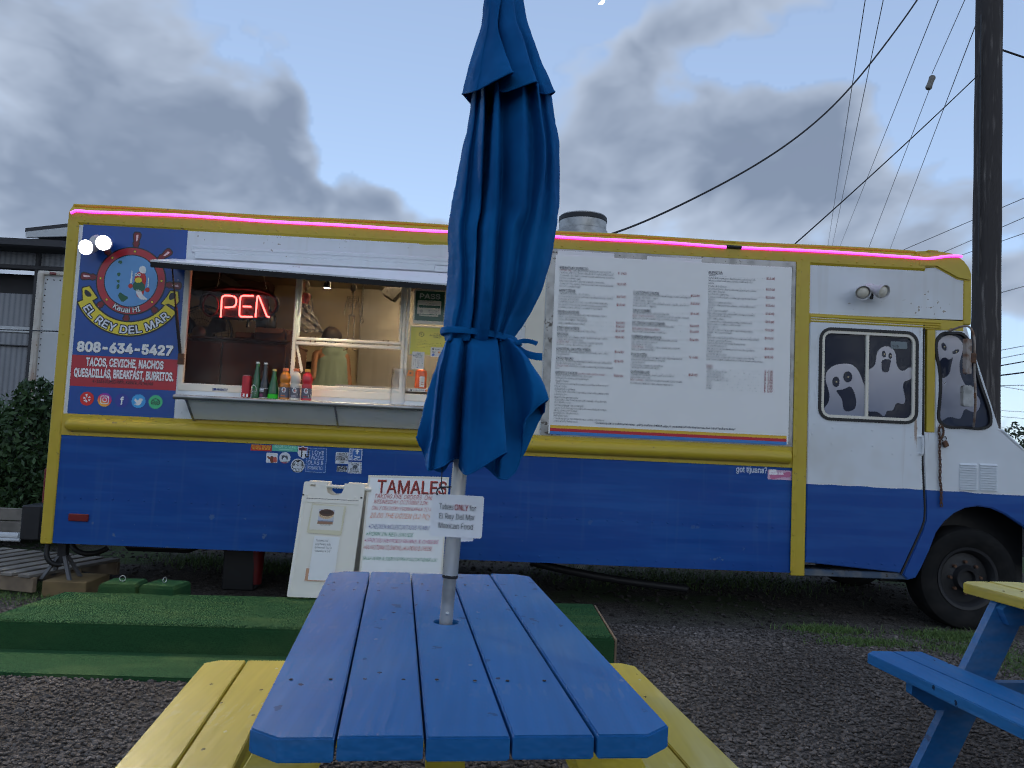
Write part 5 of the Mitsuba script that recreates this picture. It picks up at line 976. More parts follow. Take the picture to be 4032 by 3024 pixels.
obj('string', tube([(hk[0][0], 2.22, hk[0][1]+.03), (hk[1][0], 2.2, hk[1][1])], .0016, 6), 'black_plastic', HS)
obj('hook', cat_([tube(smoothpath([(x, 2.2, z) for x, z in (hk[1], hk[2], hk[3])], 14), .0024, 6), tube([(hk[1][0]-.004, 2.2, hk[1][1]), (hk[6][0]+.004, 2.215, hk[6][1])], .0024, 6), tube([(hk[1][0], 2.2, hk[1][1]), (hk[4][0], 2.2, hk[4][1])], .002, 6)]), 'dark_metal', HS, kind='stuff')
obj('back_note', xf(hull([(sw*.60, -.012, -.004), (sw*.84, -.008, -.004), (sw*.84, .06, -.004), (sw*.60, .06, -.004), (sw*.60, -.012, -.005), (sw*.84, -.008, -.005), (sw*.84, .06, -.005), (sw*.60, .06, -.005)]), MS), 'paper', HS)

# ------------------------------------------------------------------ turf platform, mat, weights
PF = thing('turf_platform', 'low platform covered in green artificial turf in front of the serving window', 'platform')
pp = Polygon([(-2.68, 4.525), (.826, 4.645), (.842, 5.625), (-2.635, 5.36)])
def turfbox(p, h, c): return cat_([mv(ext(p, h-c), (0, 0, .0)), mv(ext(p.buffer(-c*.5), c), (0, 0, h-c))])
obj('turf_cover', turfbox(pp, .165, .012), 'green_turf', PF)
obj('edge_board', hull([(.832+dx, y, z) for (dx, y) in ((0, 4.66), (.012, 4.66), (.028, 5.62), (.016, 5.62)) for z in (.0, .158)]), 'bare_wood', PF)
obj('edge_board', hull([(-2.70+dx, y, z) for (dx, y) in ((0, 4.53), (.014, 4.53), (.058, 5.36), (.044, 5.36)) for z in (.0, .150)]), 'rust', PF)
r_ = np.random.default_rng(9); V, F, n = [], [], 0
for i in range(16000):                   # turf pile along the edges and over the top
    x = r_.uniform(-2.66, .82); t = (x+2.66)/3.48; y = (4.53+t*.12)+abs(r_.normal(0, .03)) if r_.random() < .25 else r_.uniform(4.55+t*.12, 5.34+t*.24)
    a = r_.uniform(0, PI); w = .003; d = np.array([math.cos(a)*w, math.sin(a)*w]); l = r_.normal(0, .006, 2)
    V += [(x-d[0], y-d[1], .163), (x+d[0], y+d[1], .163), (x+l[0], y+l[1]-.002, .163+r_.uniform(.004, .010))]; F.append((n, n+1, n+2)); n += 3
obj('turf_pile', trimesh.Trimesh(V, F, process=False), 'green_turf', PF, kind='stuff')
MT = Polygon([(-3.3, 4.105), (-.2, 4.125), (-.2, 4.60), (-3.3, 4.50)])
obj('turf_mat', turfbox(MT, .022, .008), 'green_turf', label='strip of green turf matting on the gravel before the platform', cat='mat')
def weight(label, xa, xb, yaw_, ring):
    K = thing('canopy_weight', label, 'weight', 'turf covered weights')
    zt = (-2.420, 0.220)[1]; w = (xb-xa)/2; d = .115
    B = hull([(sx*(w+e), sy*(d+e*.5), z) for sx in (-1, 1) for sy in (-1, 1) for (e, z) in ((.012, 0), (.0, zt-.02), (-.012, zt))])
    M = rotm(yaw_, (0, 0, 1)); M[:3, 3] = ((xa+xb)/2, 5.50, 0)
    obj('block', xf(B, M), 'green_turf', K)
    A = np.linspace(0, 2*PI, 24, endpoint=False); rg = tube(np.stack([.018*np.cos(A), 0*A, .018*np.sin(A)], 1), .0026, 8, True)
    Mr = rotm(ring, (0, 0, 1)); Mr[:3, 3] = ((xa+xb)/2-.01, 5.50, zt+.018)
    obj('ring', xf(rg, Mr), 'aluminium', K, 40)
weight('green turf block with its ring facing the street, left of its twin', *sorted(((-2.448, 0.156)[0]+.01, (-2.208, 0.165)[0])), 3, 10)
weight('green turf block with its ring turned edge on, right of its twin', *sorted(((-2.162, 0.164)[0], (-1.931, 0.168)[0])), -8, 75)

# ------------------------------------------------------------------ sandwich board and whiteboard
AF = thing('sandwich_board', 'cream plastic sandwich board with a carrying handle and two notices taped on it', 'sign board')
aw, ah = .412, .775
O = np.array([-1.222, 5.40, .168]); Ux = np.array([1, .03, -.012]); Ux /= np.linalg.norm(Ux); Vx = np.array([.055, .165, 1]); Vx /= np.linalg.norm(Vx); Vx = Vx-Ux*(Vx@Ux)*.0
Nn = np.cross(Ux, Vx); Nn /= np.linalg.norm(Nn)
MA = np.eye(4); MA[:3, 0] = Ux; MA[:3, 1] = Vx; MA[:3, 2] = Nn; MA[:3, 3] = O
pl = rrect(0, aw, .01, ah, .014)
hnd = Polygon([(.155, ah+.01), (.155, ah-.035), (.165, ah-.065), (.19, ah-.083), (.235, ah-.083), (.262, ah-.065), (.272, ah-.035), (.272, ah+.01)])
feet = Polygon([(.06, -.01), (.34, -.01), (.31, .028), (.09, .028)])
pl = pl.difference(hnd).difference(feet).difference(rrect(.042, .080, ah-.032, ah-.018, .002))
def panel(M): return [xf(mv(ext(pl, .024), (0, 0, -.024)), M)]
obj('panel', panel(MA)[0], 'white_plastic', AF, 30)
obj('panel_rim', xf(ext(ring_of(rrect(.002, aw-.002, .012, ah-.115, .012), .024), .006), MA), 'white_plastic', AF, 30)
obj('recess_shadow_gap', xf(ext(sbox(.028, ah-.1145, aw-.028, ah-.111), .001), MA), 'black_plastic', AF)  # thin black strip painted in as the shadow line of the recess
obj('handle', xf(mv(xf(tube([(x, 0, .0) for x in np.linspace(.150, .278, 24)], [.0125+.003*math.sin(i*1.9) for i in range(24)], 10), np.eye(4)), (0, ah-.024, -.012)), MA), 'white_plastic', AF, 40)
obj('hinge_bar', xf(tube([(.36, ah-.03, -.018), (.455, ah-.03, -.018)], .013, 10), MA), 'white_plastic', AF, 40)
MA2 = MA.copy(); V2 = np.array([.055, -.0, 1]); V2 = np.array([.04, -.22, -1]); 
Mb = MA.copy(); Mb[:3, 3] = O+np.array([.02, .27, 0]); Vb = np.array([.055, -.14, 1.]); Vb /= np.linalg.norm(Vb); Mb[:3, 1] = Vb; Nb = np.cross(Ux, Vb); Mb[:3, 2] = Nb/np.linalg.norm(Nb)
obj('panel', panel(Mb)[0], 'white_plastic', AF, 30)
bm = cat_([mv(xf(_d.copy().apply_scale((.008, .008, .004)), np.eye(4)), p) for p in ((.035, ah-.092, .001), (.355, ah-.092, .001), (.03, .035, .001), (.385, .035, .001))])
obj('bolts', xf(bm, MA), 'white_plastic', AF, True, kind='stuff')
obj('bolt_holes', xf(cat_([mv(trimesh.creation.cylinder(.007, .002, sections=10), p) for p in ((.006, ah-.092, .0015), (.398, ah-.092, .0015))]), MA), 'black_plastic', AF, kind='stuff')
def a2(px, py):                         # place on the board face, from its own proportions
    return px*aw, py*ah
def notice(name, label, quad, build):
    P = Print(O=O+Nn*.006, U=Ux, V=Vx); build(P, quad); P.put(name, None, 'print', label=label, cat='notice', key=newkey(name))
def n1(P, q):
    x0, z0, x1, z1 = q; w, h = x1-x0, z1-z0
    P.poly(aff.rotate(sbox(x0-.01, z0-.012, x1+.012, z1), -2), lin(216, 208, 178), 0); P.poly(sbox(x0, z0+.015, x1, z1-.008), lin(222, 218, 206), 1)
    fx, fz = x0+w*.48, z0+h*.66
    P.poly(sbox(fx-.052, fz-.045, fx+.052, fz+.030), lin(190, 190, 200), 2); P.poly(sbox(fx-.052, fz-.068, fx+.050, fz-.045), lin(150, 110, 85), 3); P.poly(sbox(fx-.052, fz-.050, fx+.052, fz-.044), lin(120, 140, 165), 4)
    P.poly(aff.scale(circ((fx, fz-.006), .05), 1, .55), lin(225, 200, 160), 5); P.poly(aff.scale(circ((fx, fz+.008), .05), 1, .48), lin(82, 48, 28), 6); P.poly(aff.scale(circ((fx, fz+.012), .04), 1, .34), lin(60, 34, 20), 7)
    for i in range(-3, 4): P.poly(sbox(fx+i*.013-.003, fz-.031+.0012*i*i, fx+i*.013+.003, fz-.020+.0012*i*i), lin(170, 120, 80), 8)
    P.text('Homemade Mexican Flan', (fx-.034, z0+h*.25), .0065, BLK, w=.068)
def n2(P, q):
    x0, z0, x1, z1 = q; P.poly(sbox(x0-.020, z0-.006, x1-.02, z0+.075), lin(198, 150, 118), 0); P.poly(sbox(x0, z0, x1, z1), (.80, .80, .79), 1)
    for i, t in enumerate(('Credit card', 'payments will', 'be taxed. Tax in', 'Hawaii is 4.5%')): P.text(t, (x0+.016, z1-.034-i*.0228), .0135, (.05, .05, .055), w=(.080, .100, .112, .106)[i], layer=3)
notice('notice', 'faded laminated notice with a picture of a flan, upper one on the sandwich board', (.082, .440, .290, .625), n1)
notice('notice', 'white paper notice about credit card payments, lower one on the sandwich board', (.122, .125, .292, .412), n2)
WB = thing('whiteboard', 'whiteboard with handwritten tamales menu in red, blue and green marker beside the sandwich board', 'whiteboard')
bw, bh = .548, .83
O = np.array([-.762, 5.42, .172]); Ux = np.array([1, .04, .015]); Ux /= np.linalg.norm(Ux); Vx = np.array([.012, .20, 1]); Vx /= np.linalg.norm(Vx); Nn = np.cross(Ux, Vx); Nn /= np.linalg.norm(Nn)
MW = np.eye(4); MW[:3, 0] = Ux; MW[:3, 1] = Vx; MW[:3, 2] = Nn; MW[:3, 3] = O
obj('board', xf(mv(ext(sbox(0, 0, bw, bh), .010), (0, 0, -.010)), MW), 'board_white', WB)
obj('frame', xf(ext(ring_of(sbox(-.004, -.004, bw+.004, bh+.004), .013), .004), MW), 'cream_metal', WB)
P = Print(O=O+Nn*.0005, U=Ux, V=Vx)
RD, OG, BL, GN, MG = lin(176, 52, 52), lin(206, 110, 60), lin(62, 72, 140), lin(30, 130, 95), lin(176, 48, 110)
fw = lambda px: (px-1060)/670*bw
fz = lambda py: bh-(py-340)/757*.62
P.text('TAMALES', (fw(1138), fz(483)), .088, lin(190, 58, 44), w=fw(1722)-fw(1138), bold=True); P.text('TAMALES', (fw(1138)+.004, fz(483)-.003), .088, lin(110, 26, 22), w=fw(1722)-fw(1138), bold=False, layer=4)
for t, x0, y, x1, h, c in (('TAKING PRE ORDERS  ONLY', 1118, 528, 1640, .030, RD), ('WEDNESDAY OCTOBER 13th', 1115, 572, 1570, .027, RD), ('ONLY DELIVERY FROM KAPAA TO PUHI', 1106, 625, 1660, .026, RD), ('28.00 THE DOZEN (12 PC)', 1098, 690, 1592, .034, OG),
    ('\u2022CHICKEN MOLE(CONTAINS PEANUTS)', 1095, 780, 1640, .030, BL), ('\u2022PORK IN RED SAUCE', 1083, 838, 1468, .026, GN), ('\u2022SPICED REFRIED BEANS & CHEESE', 1073, 890, 1680, .024, MG), ('\u2022RAJAS(TOMATO,ONION),JALAPE\u00d1O & CHEESE', 1070, 948, 1632, .029, RD), ('\u2022SALSA VERDE & GUERO PEPPER 8 OZ CONTAINER 6.00', 1060, 1034, 1680, .022, GN)):
    P.text(t, (fw(x0), fz(y)), h, c, w=fw(x1)-fw(x0), shear=.22, slope=-.01, jit=.25)
P.put('print', WB)

# ------------------------------------------------------------------ things under and behind the left end
JS = thing('jack_stand', 'grey steel jack stand under the rear corner of the truck', 'jack stand')
jx, jy = ((-3.032, 0.212)[0], 6.1)
obj('post', cbox(jx-.03, jx+.03, jy-.03, jy+.03, .22, .44, .004), 'dark_metal', JS)
for dx, dy in ((-1, -1), (1, -1), (1, 1), (-1, 1)):
    obj('leg', hull([(jx+dx*a+ex, jy+dy*a*.8+ey, z) for (a, z) in ((.02, .28), (.10, .115)) for ex in (-.012, .012) for ey in (-.012, .012)]), 'stand_grey', JS)
obj('head', cbox(jx-.05, jx+.05, jy-.04, jy+.04, .435, .455, .004), 'dark_metal', JS)
obj('wood_block', cbox((-3.089, 0.084)[0], (-2.777, 0.114)[0], 5.95, 6.32, 0, .115, .006), 'yellow_timber', label='short yellowish timber block under the jack stand', cat='wood block')
obj('hose', tube(smoothpath([((-3.094, 0.369)[0], 6.0, .42), ((-3.100, 0.305)[0], 6.0, .33), ((-3.087, 0.248)[0], 6.0, .26), ((-3.053, 0.218)[0], 6.02, .225), ((-3.016, 0.226)[0], 6.05, .22)], 24), .018, 10), 'black_rubber', smooth=40, label='black hose hanging down beside the jack stand', cat='hose')
obj('hose', tube(smoothpath([((-3.080, 0.319)[0], 6.3, .40), ((-3.063, 0.253)[0], 6.3, .31), ((-3.000, 0.222)[0], 6.3, .27), ((-2.909, 0.222)[0], 6.35, .265), ((-2.845, 0.249)[0], 6.4, .30)], 24), .02, 10), 'black_rubber', smooth=40, label='black hose sagging in a loop under the truck, right of the jack stand', cat='hose')
PT = thing('pallet', 'weathered grey wooden pallet lying behind the rear corner of the truck', 'pallet')
pa = np.array([*(-3.419, 6.001)]); pb = np.array([*(-3.103, 6.007)]); 
Mp = rotm(-16, (0, 0, 1)); Mp[:3, 3] = (-3.60, 6.52, 0)
for i in range(8):
    obj('slat', xf(cbox(-.60+i*.155, -.60+i*.155+.098, -.46, .46, .135, .157, .003), Mp), 'grey_wood', PT)
for y in (-.44, -.02, .40):
    obj('stringer', xf(cbox(-.60, .60, y, y+.04, .03, .134, .003), Mp), 'bare_wood', PT)
obj('bucket', lathe([(0, 0), (.045, 0), (.058, .33), (.062, .33), (.062, .345), (0, .345)], 24, ((-1.719, 0.221)[0], 6.5, .05)), 'red_paint', smooth=40, label='red bucket under the middle of the truck', cat='bucket')
obj('scrap_sheet', hull([(*(0.995, 8.200, -0.054),), (*(1.071, 8.200, 0.046),), (*(1.136, 8.200, 0.041),), (*(1.146, 8.200, -0.071),), (*(0.997, 8.220, -0.058),), (*(1.074, 8.220, 0.043),), (*(1.139, 8.220, 0.038),), (*(1.149, 8.220, -0.074),)]), 'board_white', label='white scrap sheet lying on the far side under the truck', cat='scrap')
PB = thing('planter_box', 'weathered grey wooden board box under the hedge at the left edge', 'planter')
bx0, bx1 = -7.6, (-4.163, 0.306)[0]
for i, z in enumerate(((-4.289, 0.209)[1], (-4.299, 0.326)[1])):
    obj('plank', cbox(bx0, bx1, 7.6, 7.65, z+.004, z+((-4.299, 0.326)[1]-(-4.289, 0.209)[1])-.004, .004), 'grey_wood', PB)
obj('end_plank', cbox(bx1-.05, bx1, 7.651, 8.4, (-4.289, 0.209)[1], (-4.309, 0.439)[1], .004), 'grey_wood', PB)
pz = (-4.174, 0.215)[1]
obj('pipe', tube([(-7.6, 7.4, pz), ((-4.074, 0.219)[0], 7.4, pz)], .035, 12), 'trailer_white', smooth=40, label='thick pale pipe lying along the planter box', cat='pipe')
obj('pipe', tube([(-7.6, 7.25, (-4.087, 0.205)[1]), ((-3.988, 0.209)[0], 7.25, (-4.087, 0.205)[1])], .014, 10), 'trailer_white', smooth=40, label='thin pale pipe below the thick one', cat='pipe')
# ------------------------------------------------------------------ things on the counter
CT = 1.4905; YC = 5.80
def wrap(c, r, P2):                      # P2: Print laid out flat as (arc length, height); rolled round the upright axis at c
    m, colr = P2.mesh(); v = m.vertices.copy(); a = -PI/2+v[:, 0]/r; rr = r+v[:, 1]*0+(-v[:, 1])*0
    off = v[:, 2] if False else None
    return v, m.faces, colr
class Wrap(Print):
    def __init__(s, c, r): super().__init__(O=(0, 0, 0), U=(1, 0, 0), V=(0, 1, 0)); s.c0, s.r = c, r
    def mesh(s):
        m, colr = super().mesh(); v = m.vertices; a = -PI/2+v[:, 0]/s.r; R = s.r+v[:, 2]
        m = trimesh.Trimesh(np.stack([s.c0[0]+R*np.cos(a), s.c0[1]+R*np.sin(a), v[:, 1]], 1), m.faces, process=False); return m, colr
def strips(P, x0, x1, z0, z1, c, layer=0, n=16):
    for i in range(n): P.poly(sbox(x0+(x1-x0)*i/n, z0, x0+(x1-x0)*(i+1)/n+1e-5, z1), c, layer)
def vz(t): return t
K = thing('soda_can', 'red drink can, leftmost on the counter', 'can'); cx = (-1.693, 1.597)[0]; top = (-1.695, 1.652)[1]; h = top-CT
obj('body', lathe([(0, 0), (.024, 0), (.032, .008), (.033, .014), (.033, h-.016), (.027, h-.003), (.0, h-.003)], 32, (cx, YC, CT)), 'can_red', K, 40)
obj('lid', lathe([(0, h-.004), (.022, h-.004), (.027, h-.004), (.0275, h), (.0255, h), (.024, h-.0025), (0, h-.0025)], 32, (cx, YC, CT)), 'aluminium', K, 40)
W_ = Wrap((cx, YC), .0333); 
for x in (-.014, .010): W_.poly(sbox(x, CT+.006, x+.014, CT+.028), (.6, .6, .6), 0)
strips(W_, -.052, -.032, CT+.04, CT+.085, (.7, .7, .7), 0, 6); W_.put('print', K)
def bottle(name, label, px, toppx, r, prof, mat, capmat, cat='bottle', caph=.012, capr=.0145, group=None):
    K = thing(name, label, cat, group); x = px; h = toppx-CT
    obj('body', lathe([(a*r, b*h) for a, b in prof], 32, (x, YC, CT)), mat, K, 40)
    obj('cap', lathe([(0, h-caph), (capr, h-caph), (capr*1.02, h-caph*.5), (capr*.95, h), (0, h)], 20, (x, YC, CT)), capmat, K, 40); return K, x, h
GL = [(0, 0), (.92, 0), (1, .02), (1, .36), (.96, .42), (.72, .60), (.50, .74), (.42, .84), (.40, .96), (.0, .96)]
K, x, h = bottle('glass_bottle', 'tall green glass bottle with a white capped neck and triangular label', (-1.623, 1.601)[0], (-1.626, 1.753)[1], .0305, GL, 'green_glass', 'aluminium')
W_ = Wrap((x, YC), .0308); t = [(-.026, CT+.052), (.012, CT+.052), (.012, CT+.06), (-.002, CT+.092), (-.012, CT+.098), (-.022, CT+.092)]
W_.poly(smoothpoly(t, 24), (.75, .75, .73), 0); W_.poly(smoothpoly([(-.020, CT+.066), (-.004, CT+.066), (-.010, CT+.088), (-.016, CT+.088)], 16), lin(30, 110, 50), 1); W_.poly(sbox(-.024, CT+.058, .009, CT+.063), lin(190, 60, 40), 1)
for z in (.018, .032, .042): W_.poly(sbox(-.024, CT+z, .004, CT+z+.006), (.7, .7, .68), 0)
W_.put('print', K)
K, x, h = bottle('glass_bottle', 'tall dark glass bottle with black and white label', (-1.566, 1.603)[0], (-1.564, 1.750)[1], .0325, [(0, 0), (.95, 0), (1, .02), (1, .38), (.93, .45), (.62, .58), (.44, .72), (.40, .84), (.38, .96), (0, .96)], 'dark_glass', 'aluminium')
W_ = Wrap((x, YC), .0328); strips(W_, -.05, .05, CT+.006, CT+.075, (.02, .012, .016), 0); strips(W_, -.05, .05, CT+.0725, CT+.0755, (.7, .7, .7), 1); strips(W_, -.05, .05, CT+.006, CT+.009, (.7, .7, .7), 1); strips(W_, -.03, .0, CT+.012, CT+.036, (.16, .03, .08), 1, 6)
for z in (.062, .050): strips(W_, -.028, .006, CT+z, CT+z+.008, (.7, .7, .7), 2, 6)
W_.put('print', K)
K, x, h = bottle('glass_bottle', 'short pear shaped green glass bottle with a gold cap and bright green base', (-1.501, 1.606)[0], (-1.497, 1.708)[1], .0375, [(0, 0), (.85, 0), (.92, .02), (1, .16), (.98, .30), (.85, .45), (.62, .62), (.45, .76), (.36, .86), (.34, .94), (0, .94)], 'green_glass', 'cap_gold', caph=.016)
W_ = Wrap((x, YC), .0368); strips(W_, -.052, .052, CT+.004, CT+.036, lin(40, 190, 30), 0); W_.put('print', K)
SP = [(0, 0), (.88, 0), (1, .012), (1, .05), (.96, .06), (.96, .44), (1, .46), (.97, .50), (.86, .53), (.97, .57), (1, .66), (.97, .74), (.82, .82), (.50, .885), (.47, .90), (0, .90)]
for nm, px, tp, liq, cap, sc in (('orange', (-1.421, 1.610), (-1.422, 1.719), 'juice_orange', 'cap_orange', 0), ('cloudy white', (-1.345, 1.614), (-1.346, 1.719), 'juice_white', 'cap_orange', .004), ('red', (-1.263, 1.618), (-1.263, 1.718), 'juice_red', 'cap_amber', .002)):
    K, x, h = bottle('drink_bottle', f'plastic bottle of {nm} sports drink with a grey label and big white letter G', px[0], tp[1], .0365, SP, liq, cap, caph=.020, capr=.0205, group='sports drink bottles on the counter')
    W_ = Wrap((x, YC), .0366); strips(W_, -.055, .055, CT+.016, CT+.088, lin(92, 92, 104), 0)
    W_.text('G', (-.011, CT+.052), .034, (.78, .78, .78), bold=True, layer=2, sx=.9); W_.poly(Polygon([(-.002, CT+.060), (.006, CT+.072), (.004, CT+.078), (.010, CT+.072), (.006, CT+.064)]), lin(220, 70, 40), 4)
    strips(W_, -.016, .014, CT+.024, CT+.032, {'orange': lin(190, 90, 50), 'cloudy white': lin(170, 170, 175), 'red': lin(150, 40, 60)}[nm], 1, 6)
    if nm != 'orange': W_.poly(sbox(.024, CT+.022, .042, CT+.048), (.75, .75, .75), 1); [W_.poly(sbox(.026+i*.003, CT+.026, .0275+i*.003, CT+.046), BLK, 2) for i in range(5)]
    W_.put('print', K)
K = thing('glass_jar', 'large empty clear glass jar without a lid at the right of the counter', 'jar'); x = (-0.610, 1.651)[0]; r = .0305*1.0*((-0.555, 1.654)[0]-(-0.666, 1.649)[0])/.061; h = (-0.611, 1.757)[1]-CT
obj('body', lathe([(0, 0), (r*.92, 0), (r, .008), (r, h*.70), (r*.93, h*.80), (r*.74, h*.88), (r*.74, h*.985), (r*.77, h), (r*.70, h), (r*.69, h*.88), (r*.87, h*.79), (r*.93, h*.69), (r*.93, .012), (r*.86, .006), (0, .006)], 40, (x, YC, CT)), 'jar_glass', K, 40)
obj('neck_thread', cat_([tube([(x+r*.755*math.cos(a), YC+r*.755*math.sin(a), CT+h*(.905+i*.028)) for a in np.linspace(0, 2*PI, 30)], .0018, 5) for i in range(3)]), 'clear_pane', K, True, kind='stuff')
K = thing('sanitizer_bottle', 'bottle of orange hand sanitizer behind the right window pane', 'bottle'); x = (-0.472, 1.696)[0]; z0 = (-0.469, 1.633)[1]; z1 = (-0.476, 1.756)[1]; z2 = (-0.478, 1.785)[1]; r = ((-0.427, 1.698)[0]-(-0.515, 1.694)[0])/2
obj('sill_ledge', cbox(-1.1, .12, YS+.051, YS+.30, z0-.03, z0-.001, .003), 'kitchen_steel', TR)
obj('body', lathe([(0, z0), (r*.94, z0), (r, z0+.008), (r, z1), (r*.9, z1+.015), (r*.5, z2-.005), (r*.45, z2), (0, z2)], 28, (x, 6.1, 0)), 'sanitizer', K, 40)
W_ = Wrap((x, 6.1), r*1.01); strips(W_, -.006, r*.75, z0+.012, z1-.03, (.72, .70, .66), 0, 8); strips(W_, -.005+.012, r*.55, z0+.03, z0+.036, lin(190, 90, 70), 1, 6); strips(W_, -.005+.012, r*.55, z0+.045, z0+.05, lin(190, 90, 70), 1, 6); W_.put('print', K)

# ------------------------------------------------------------------ papers in the right hand pane
YP = YS+.012
def paper(name, label, cat, x0, x1, z0, z1, build):
    P = Print(O=(0, YP, 0)); build(P, x0, x1, z0, z1); P.put(name, None, 'print_gloss', label=label, cat=cat, key=newkey(name))
def XY(a, b): return a[0], b[0], b[1], a[1]
a, b = (-0.538, 2.367), (-0.312, 2.120)
def f(P, x0, x1, z0, z1):
    g = lin(34, 84, 60); w, h = x1-x0, z1-z0; P.poly(sbox(x0-.006, z0-.008, x1+.004, z1+.004), lin(205, 200, 180), 0); P.poly(sbox(x0+.006, z0+.018, x1-.004, z1-.004), g, 1)
    P.text('PASS', (x0+w*.16, z1-h*.245), h*.145, (.75, .74, .70), w=w*.68, bold=True); P.poly(sbox(x0+w*.1, z0+h*.28, x1-w*.12, z0+h*.70), lin(216, 208, 186), 2); P.poly(sbox(x0+w*.14, z0+h*.47, x1-w*.15, z0+h*.545), g, 3)
    P.text('Rey Del Mar', (x0+w*.30, z0+h*.645), h*.035, (.05, .05, .06), w=w*.3, shear=.2); P.text('El Kuhio Hwy', (x0+w*.36, z0+h*.585), h*.03, (.05, .05, .06), w=w*.32, shear=.2)
    P.poly(circ((x0+w*.24, z0+h*.365), w*.06), lin(170, 165, 150), 3)
    for i in range(4): P.poly(sbox(x0+w*.46, z0+h*(.31+i*.03), x0+w*.82, z0+h*(.318+i*.03)), lin(150, 130, 120), 3)
    P.poly(sbox(x0+w*.18, z0+h*.215, x1-w*.2, z0+h*.26), lin(200, 192, 170), 2)
paper('placard', 'green placard reading PASS in the right window pane', 'placard', a[0], b[0], b[1], a[1], f)
a, b = (-0.553, 2.088), (-0.288, 1.883)
def f(P, x0, x1, z0, z1):
    w, h = x1-x0, z1-z0; P.poly(sbox(x0-.010, z0-.006, x1+.006, z1+.008), lin(196, 188, 150), 0); P.poly(sbox(x0, z0, x1, z1), lin(214, 200, 70), 1)
    dk = lin(120, 105, 40); P.poly(ring_of(circ((x0+w*.30, z0+h*.74), w*.075), .006), dk, 2); P.text('S', (x0+w*.27, z0+h*.71), h*.07, dk, bold=True)
    for i, t in enumerate(('FOOD', 'ESTABLISHMENT', 'PERMIT')): P.text(t, (x0+w*.74, z0+h*(.76-i*.065)), h*.042, dk, w=w*(.14, .42, .19)[i], bold=True, align='c')
    for i in range(6): P.poly(sbox(x0+w*.18, z0+h*(.25+i*.055), x0+w*(.45, .5, .9, .9, .6, .42)[5-i], z0+h*(.258+i*.055)), dk, 2)
paper('permit', 'yellow food establishment permit in a plastic sleeve in the right window pane', 'permit', a[0], b[0], b[1], a[1], f)
YP = YS+.0085
a, b = (-0.536, 1.902), (-0.444, 1.772)
def f(P, x0, x1, z0, z1):
    w, h = x1-x0, z1-z0; bl = lin(70, 78, 96); P.poly(sbox(x0, z0, x1, z1), lin(205, 203, 198), 0); P.text('UPON', (x0+w*.5, z1-h*.15), h*.085, bl, w=w*.3, bold=True, align='c'); P.text('REQUEST ONLY', (x0+w*.5, z1-h*.265), h*.09, bl, w=w*.8, bold=True, align='c')
    P.poly(sbox(x0+w*.15, z1-h*.32, x1-w*.15, z1-h*.305), bl, 1); P.poly(sbox(x0+w*.22, z1-h*.36, x1-w*.22, z1-h*.35), bl, 1)
    for i in range(4):
        xx = x0+w*(.16+.14*i); P.poly(sbox(xx, z0+h*.18, xx+w*.03, z0+h*.45), bl, 1); P.poly(circ((xx+w*.015, z0+h*.52), w*.04), bl, 1)
    P.poly(ring_of(sbox(x0+w*.70, z0+h*.18, x0+w*.92, z0+h*.36), .002), bl, 1); P.poly(ring_of(aff.rotate(sbox(x0+w*.74, z0+h*.42, x0+w*.92, z0+h*.55), 15), .002), bl, 1); P.poly(sbox(x0+w*.44, z0+h*.07, x0+w*.56, z0+h*.13), lin(60, 80, 150), 1)
paper('card', 'white card reading UPON REQUEST ONLY taped on the right window pane', 'card', a[0], b[0], b[1], a[1], f)
def paycard(P, x0, x1, z0, z1, rows):
    h = z1-z0; P.poly(rrect(x0, x1, z0, z1, .004), lin(206, 202, 194), 0); s = .016 if rows == 1 else .013; zc = z0+h*(.5 if rows == 1 else .80)
    P.poly(rrect(x0+.012, x0+.012+s, zc-s/2, zc+s/2, .003), lin(48, 46, 44), 1); P.poly(sbox(x0+.012+s*.3, zc-s*.2, x0+.012+s*.7, zc+s*.2), lin(206, 202, 194), 2); P.text('Square', (x0+.012+s*1.3, zc-s*.32), s*.66, lin(70, 68, 66))
    z = zc if rows == 1 else z0+h*.50; xv = x0+(.085 if rows == 1 else .012); P.text('VISA', (xv, z-s*.3), s*.62, lin(50, 60, 110), bold=True); P.poly(circ((xv+.048, z), s*.5), lin(200, 70, 60), 1); P.poly(circ((xv+.056, z), s*.5), lin(226, 150, 60), 2)
    if rows > 1: P.poly(sbox(x0+.013, z0+h*.10, x0+.030, z0+h*.32), lin(60, 90, 170), 1)
a, b = (-0.400, 1.942), (-0.293, 1.869)
paper('card', 'white payment card sign stuck over the yellow permit', 'card', a[0], b[0], b[1], a[1], lambda P, *q: paycard(P, *q, 2))
a, b = (-0.550, 1.625), (-0.346, 1.603)
paper('card', 'long white payment card strip along the bottom of the right window pane', 'card', a[0], b[0], b[1], a[1], lambda P, *q: paycard(P, *q, 1))
a, b = (-0.565, 1.762), (-0.517, 1.716)
paper('sticker', 'small orange sticker on the right window pane beside the sanitizer', 'sticker', a[0], b[0], b[1], a[1], lambda P, x0, x1, z0, z1: (P.poly(Polygon([(x0, z0+.003), (x1, z0), (x1-.002, z1-.003), (x0+.008, z1)]), lin(224, 132, 60), 0), P.poly(circ(((x0+x1)/2, (z0+z1)/2), .007), lin(60, 60, 50), 1)))

